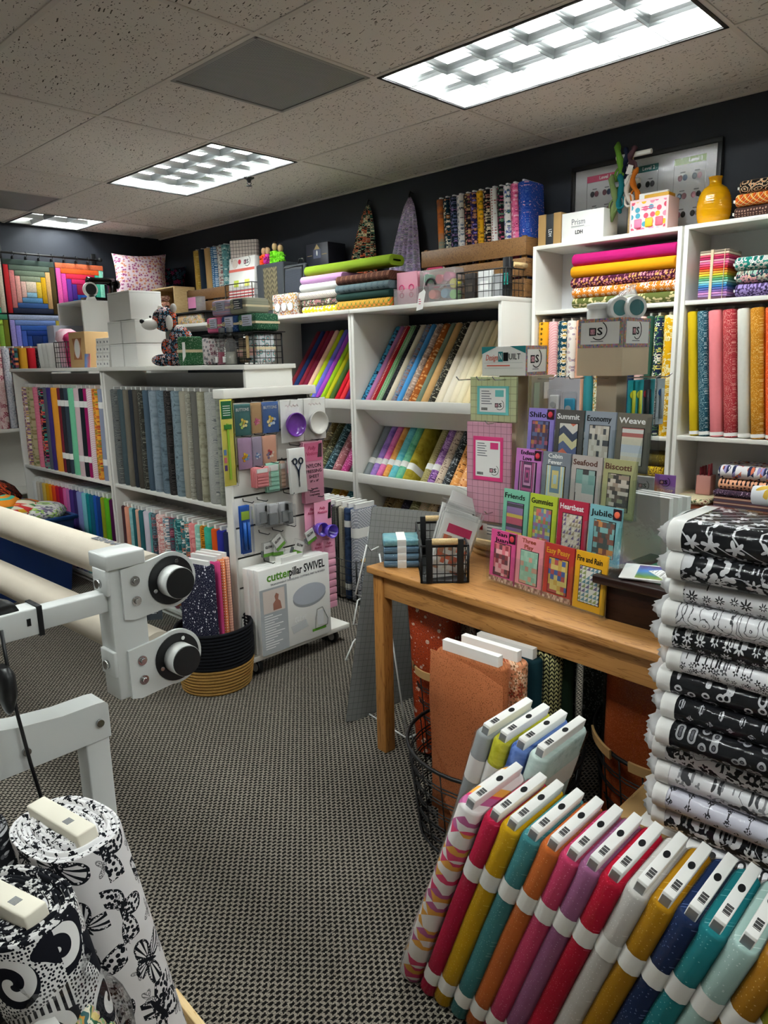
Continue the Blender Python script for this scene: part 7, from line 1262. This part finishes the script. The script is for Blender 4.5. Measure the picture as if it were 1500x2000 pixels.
# white pack in a wire rack
t = fx('fabric_kit', 'white fabric kit packet with red header in a wire rack', 'kit packet', 3.46, 5.00, T1+.16, tilt=-5); MB().bevbox((0, 0, 0), (.33, .05, .32), .003).build('packet', PAPER, t); MB().box((0, -.001, .215), (.33, -.0001, .235)).build('red_band', plain('band_red', '#d9685a', .5), t); logo(t, .24, .28, .07); MB().sphere((.08, -.001, .275), .035, 12, 0, (1, .06, 1)).build('photo', plain('photo_pale', '#dccfc6', .6), t); MB().cyl((.14, -.001, .285), (.14, -.003, .285), .018, 14).build('red_dot', plain('dot_red', '#c92c3a', .5), t)
b = MB()
for k in range(3): b.box((0, -.002, .02+.022*k), (.33, -.0003, .03+.022*k))
b.build('red_stripes', plain('stripe_red', '#b03a3c', .5), t)
for x, c in ((.07, '#c0cc4a'), (.21, '#d9d66a')): MB().box((x, -.002, .10), (x+.06, -.0003, .15)).build('yellow_square', plain('sq'+c, c, .5), t)
t = fx('wire_file', 'tall black wire file rack holding the white fabric kit', 'rack', 3.44, 5.01, T1); wire_tray(t, .35, .13, .28, 7, 6, .004); MB().box((.0, .0, .15), (.35, .13, .155)).build('rack_floor', BLACKM, t)
# crate of bolts near the corner
slat_crate('brown slatted crate with the gridded bolt near the far corner', 3.46, 5.62, .62, .28, .29, T1)
row([5.55, 5.47, 5.38, 5.30, 5.21, 5.13, 5.07], [('straw yellow', ('speck', '#b5923f', '#d9bd70', '#8f7028', .5)), ('navy', ('solid', '#1c2a3a')), ('tan', ('solid', '#b89562')), ('blue dotted', ('dots', '#2f628f', '#cfe0ea', None, 1.2)), ('white floral', ('ditsy', '#c9c8c0', '#5a6a72', '#8a5a5a', 1.2)), ('teal floral', ('ditsy', '#5a8a8c', '#c9d6d0', '#3a5a60', 1.1))], 3.50, T1+.012, 'far corner crate', L=.59, lean=R(-1), ext=.01)
bolt((3.50, 4.99, T1+.012), (0, 0, R(-62)), fab('window', '#c9bdb5', '#4a4448', None, 1.6), 'wide pale bolt with dark window grid beside the far crate', 'far corner crate', .24, .06, .60, ext=.0)
t = fx('open_wood_box', 'open light wooden box of small rolls on the far shelving', 'wooden box', 3.34, 5.96, T1+.10)
for a, c in (((0, 0, 0), (.36, .2, .012)), ((0, 0, .208), (.36, .2, .22)), ((0, 0, .012), (.012, .2, .208)), ((.348, 0, .012), (.36, .2, .208)), ((.012, .19, .012), (.348, .2, .208))): MB().bevbox(a, c, .002).build('box_board', LIGHTW, t)
for k in range(3): MB().cyl((.03, .03, .035+.05*k), (.2, .03, .035+.05*k), .022, 12).build('fabric_roll', fab('ditsy', ['#8a4a3c', '#b5705a', '#6a3a34'][k], '#d9b5a0', '#e0c9b5', .8), t)
MB().bevbox((3.33, 5.15, T1+.088), (3.56, 6.0, T1+.10), .002).build('riser_shelf', BLACKM, None, label='thin black riser shelf on the far shelving top', cat='riser')
for i, y in enumerate((5.18, 5.96)): MB().bevbox((3.36, y, T1), (3.52, y+.02, T1+.088), .002).build('riser_support', BLACKM, None, label=f'black support block under the riser shelf, {["near", "far"][i]} end', cat='support')
t = fx('pink_kit', 'pink card kit in a clear box on the riser shelf', 'kit packet', 3.35, 5.42, T1+.10); MB().bevbox((0, 0, 0), (.17, .06, .115), .003).build('clear_box', FROST, t); MB().box((.01, -.002, .025), (.12, -.0005, .11)).build('pink_card', plain('orchid_card', '#dd8ab5', .5), t); MB().box((.01, -.003, .012), (.12, -.0006, .026)).build('dark_strip', INK, t)
for i, (y, w, h, f, lab) in enumerate(((5.86, .12, .086, ('flower', '#d9d2cf', '#8a4a5a', '#5a6a8a', .8), 'white floral pouch under the riser shelf'), (5.60, .36, .085, ('bigfloral', '#b5b29a', '#3a4a2c', '#d9b5c0', .7, '#d9a03a'), 'leafy floral roll pouch under the riser shelf'))): MB().bevbox((0, 0, 0), (w, .12, h), .02).build('floral_pouch', fab(*f), None, loc=(3.345, y, T1), rot=(0, 0, R(-90)), label=lab, cat='pouch', group='floral pouches')
t = fx('glue_bottle', 'grey and mint bottle with dark cap on the shelving', 'bottle', 3.31, 5.68, T1); MB().lathe([(.001, 0), (.028, 0), (.03, .05), (.03, .10), (.022, .13), (.014, .14)], 18).build('bottle', plain('bottle_slate', '#6a7f86', .35), t); MB().lathe([(.016, .138), (.016, .165), (.001, .168)], 14).build('cap', BLACKP, t); MB().lathe([(.0305, .012), (.0312, .045)], 18, caps=False).build('mint_band', plain('mint_band', '#8fd0bc', .5), t)
# ------------------------------------------------------------------ far corner: white cabinet, sewing machine, pillows
case('corner_cabinet', 'white open cabinet in the far corner under the sewing machine', 2.70, 3.25, 5.93, 6.40, 1.985, [1.55, 1.1, .6, .06], backmat=CHAR)
for i in range(6): MB().bevbox((2.90, 5.96, 1.552+.05*i), (3.15, 6.3, 1.598+.05*i), .008).build('folded_cloth', fab('solid', ['#5a3a34', '#8a3a3c', '#b5a090', '#3a3a3c', '#6a4a40', '#9a4a44'][i]), None, label=f'folded cloth inside the corner cabinet, {["lowest", "second", "third", "fourth", "fifth", "topmost"][i]} of the pile', cat='cloth', group='cloths in the corner cabinet')
t = thing('sewing_machine', 'vintage black sewing machine with white handwheel on the corner cabinet', 'sewing machine', (2.83, 6.02, 1.985), (0, 0, R(8))); t.scale = (.85, .85, .85); BLK = plain('black_enamel', '#0b0b0c', .15, .6)
MB().bevbox((-.02, 0, 0), (.34, .16, .04), .006).build('bed', BLK, t)
MB().bevbox((.255, .04, .04), (.325, .12, .20), .02).build('pillar', BLK, t); b = MB(); b.loft([[(x, .08+w*math.cos(2*PI*i/12), z+h*math.sin(2*PI*i/12)) for i in range(12)] for x, z, w, h in ((.31, .20, .034, .04), (.22, .205, .03, .034), (.12, .20, .028, .032), (.05, .195, .03, .04), (.02, .19, .03, .045))]); b.build('arm', BLK, t)
MB().bevbox((.012, .05, .075), (.05, .11, .21), .008).build('head', BLK, t); MB().cyl((.03, .08, .045), (.03, .08, .08), .004, 6).build('needle_bar', CHROME, t); MB().cyl((.33, .08, .18), (.355, .08, .18), .045, 20).build('handwheel', BLK, t); MB().cyl((.2, .08, .235), (.2, .08, .285), .003, 5).build('spool_pin', CHROME, t)
t = thing('desk_clock', 'small round white clock with black face beside the sewing machine', 'clock', (2.80, 5.955, 1.986)); MB().cyl((0, 0, .085), (0, .03, .085), .058, 26).build('clock_case', PAPER, t); MB().cyl((0, -.002, .085), (0, 0, .085), .045, 26).build('clock_face', BLACKP, t); b = MB(); b.prism([(-.04, 0), (.04, 0), (.02, .04), (-.02, .04)], .0, .03); b.build('foot', PAPER, t)
def pillow(lab, loc, rz, w, h, f, tilt):
    b = MB(); n = 14; top = []; bot = []
    for i in range(n+1):
        for j in range(n+1):
            u_, v_ = i/n*2-1, j/n*2-1; d = .085*(max(0, (1-u_**4)*(1-v_**4)))**.6; pin = 1-.10*(1-abs(v_)**2)*(abs(u_)**3) ; pin2 = 1-.10*(1-abs(u_)**2)*(abs(v_)**3)
            top.append((u_*w/2*pin, -d, h/2+v_*h/2*pin2)); bot.append((u_*w/2*pin, d, h/2+v_*h/2*pin2))
    m_ = n+1; F = [(i*m_+j, i*m_+j+1, (i+1)*m_+j+1, (i+1)*m_+j) for i in range(n) for j in range(n)]; b.add(top, F, 0, True); b.add(bot, [q[::-1] for q in F], 0, True); b.build('throw_pillow', fab(*f), None, loc=loc, rot=(R(tilt), 0, R(rz)), label=lab, cat='pillow', group='pillows in the corner')
MB().bevbox((3.27, 5.98, T1), (3.78, 6.24, 2.0), .003).build('storage_box', plain('dark_box', '#26282d', .7), None, label='dark storage box under the pillows in the corner', cat='box')
pillow('white pillow printed with small pink motifs in the far corner', (3.36, 6.16, 2.0), -28, .46, .44, ('ditsy', '#dcc9d2', '#a03a6a', '#d98a4a', 1.6, '#6a3a7a'), -14); pillow('dark floral pillow leaning behind the white one', (3.62, 6.20, 2.0), -50, .36, .34, ('flower', '#171624', '#8a2a5a', '#2f5a6a', 1.2, '#3a2a4a'), -12)
# ------------------------------------------------------------------ quilts on the far wall
def logcabin(t, w, h, sides, centre, n=4):
    """strips of cloth around a centre, each piece its own"""
    x0, x1, z0, z1 = 0., w, -h, 0.; sx = w*.40/n; sz = h*.40/n
    for k in range(n):
        top, right, bottom, left = [s[min(k, len(s)-1)] for s in sides]
        for a, c, m in (((x0, z1-sz), (x1, z1), top), ((x0, z0), (x0+sx, z1-sz), left), ((x1-sx, z0), (x1, z1-sz), right), ((x0+sx, z0), (x1-sx, z0+sz), bottom)): MB().bevbox((a[0]+.0006, -.010-.001*k, a[1]+.0006), (c[0]-.0006, 0, c[1]-.0006), .004).build('patch', m, t)
        x0 += sx; x1 -= sx; z0 += sz; z1 -= sz
    MB().bevbox((x0, -.014, z0), (x1, 0, z1), .004).build('patch', centre, t)
S = lambda c: fab('batik', c, c, lin(c, .8)[:3] and c, 1.)
def Q(*cs): return [fab('ditsy', c, '#%02x%02x%02x' % tuple(min(255, int(int(c[i:i+2], 16)*.85+12)) for i in (1, 3, 5)), None, .8) for c in cs]
BW = Y1-.03
t = thing('patchwork_quilt', 'log cabin quilt with green, gold, blue and rose strips on the far wall', 'quilt', (2.345, BW, 2.335), (0, 0, 0), 'quilts on the far wall'); logcabin(t, .415, .43, (Q('#4a5a54', '#5d6b5f', '#6f7d6a', '#8a937c'), Q('#4a3a1c', '#c9a06a', '#c99a12', '#d9b53a'), Q('#22283f', '#34548a', '#5a8ab5', '#8ab5cc'), Q('#b8242a', '#cf7a78', '#d89a90', '#dfb5a8')), Q('#e0cdb8')[0])
t = thing('patchwork_quilt', 'log cabin quilt with orange, magenta, purple and teal strips on the far wall', 'quilt', (2.77, BW, 2.335), (0, 0, 0), 'quilts on the far wall'); logcabin(t, .425, .43, (Q('#ee7a52', '#f0602a', '#d82a48', '#c0205a'), Q('#8ad6bc', '#3aa88c', '#12706a', '#0f5a5e'), Q('#a9c6d0', '#1f86c0', '#1a5fae', '#15448a'), Q('#d8559c', '#c23f96', '#5a2a8a', '#3f2078')), Q('#8a1238')[0])
t = thing('patchwork_quilt', 'log cabin quilt with lilac and deep blue strips, lower on the far wall', 'quilt', (2.345, BW, 1.895), (0, 0, 0), 'quilts on the far wall'); logcabin(t, .42, .43, (Q('#9aa3bc', '#6a86c0', '#2f58a8', '#1c3a86'), Q('#a99a3a', '#8a92b5', '#3f66ae', '#1c3a86'), Q('#3a4a78', '#2f58a8', '#1c3a86', '#16306a'), Q('#8f84c0', '#7a78c9', '#3a56ae', '#1c3a86')), Q('#12265a')[0])
t = thing('patchwork_quilt', 'log cabin quilt with green and yellow strips at the left picture edge', 'quilt', (1.92, BW, 1.895), (0, 0, 0), 'quilts on the far wall'); logcabin(t, .415, .43, (Q('#3a7a5a', '#8fae3a'), Q('#6a6a1c', '#7aa03a', '#c9b52a'), Q('#c9683a', '#d98a4a'), Q('#2f7a86', '#3a9a86')), Q('#d9c43a')[0])
t = thing('patchwork_quilt', 'pale quilt with peach and mint strips at the upper left picture edge', 'quilt', (1.92, BW, 2.335), (0, 0, 0), 'quilts on the far wall'); logcabin(t, .415, .43, (Q('#cfc6bc', '#d9cbb8'), Q('#c9bba8', '#e0b59a', '#d9a07a'), Q('#2fa07a', '#5ab58a'), Q('#c9b5c0', '#d0a0a8')), Q('#e0d6c6')[0])
t = thing('curtain_rod', 'black curtain rod with clip rings holding the quilts', 'curtain rod', (1.8, Y1-.07, 2.385)); MB().cyl((0, 0, 0), (1.34, 0, -.012), .009, 10).build('rod', BLACKM, t)
for x in (.54, 1.33): MB().cyl((x, -.005, -.004), (x, .068, -.004), .008, 8).build('bracket_arm', BLACKM, t); MB().bevbox((x-.02, .058, -.05), (x+.02, .069, .05), .003).build('bracket_plate', BLACKM, t); MB().sphere((x+.03 if x > 1 else x-.03, 0, -.004), .02, 12).build('finial', BLACKM, t)
for k in range(11):
    x = .2+.105*k; MB().tube([(x, .02*math.cos(2*PI*q/14), -.012+.02*math.sin(2*PI*q/14)) for q in range(14)], .0025, 5, closed=True).build('clip_ring', BLACKM, t); MB().bevbox((x-.006, -.008, -.052), (x+.006, .03, -.03), .002).build('clip', BLACKM, t)
# white roller shade box and bolts standing at the far left
MB().bevbox((2.60, 6.28, 1.42), (2.86, 6.42, 1.80), .003).build('white_panel_box', plain('shade_grey', '#c6c8d4', .6), None, label='plain pale grey box standing on the far shelving', cat='box')
case('far_bookcase', 'white bookcase against the far wall at the left picture edge', 2.0, 2.68, 6.22, 6.53, 1.42, [1.05, .60, .08], backmat=CHAR)
case_l = thing('far_bolt_table', 'low white unit carrying bolts at the left picture edge', 'shelf unit', (1.70, 5.90, 0)); MB().bevbox((0, 0, .985), (.75, .3, 1.01), .002).build('top_board', WHITE, case_l); [MB().bevbox((x, 0, 0), (x+.03, .3, .985), .002).build('side_panel', WHITE, case_l) for x in (0, .72)]; MB().bevbox((.03, 0, .5), (.72, .3, .52), .002).build('shelf', WHITE, case_l)
for i, (x, w, f, lab) in enumerate(((2.02, .06, ('flower', '#d9b0b0', '#a04a5a', '#e6d0cc', 1.), 'pink floral'), (2.08, .055, ('ditsy', '#c6c6cc', '#8a90a0', '#a9adb8', 1.), 'pale grey ditsy'), (2.14, .06, ('patch', '#1f2230', '#c97a4a', '#7a3a4a', .9, '#2f5a5a'), 'dark patchwork'), (2.205, .06, ('solid', '#c9922a'), 'golden yellow'), (2.27, .06, ('solid', '#b3202c'), 'bright red'), (2.335, .05, ('ditsy', '#4a5a60', '#9ab0b5', '#2a3a40', 1.), 'slate ditsy'))):
    bolt((x, 5.92, 1.011), (0, 0, R(90)), fab(*f), f'{lab} fabric bolt standing at the left picture edge below the quilts', 'bolts below the quilts', .19, w-.003, .60, ext=.014)
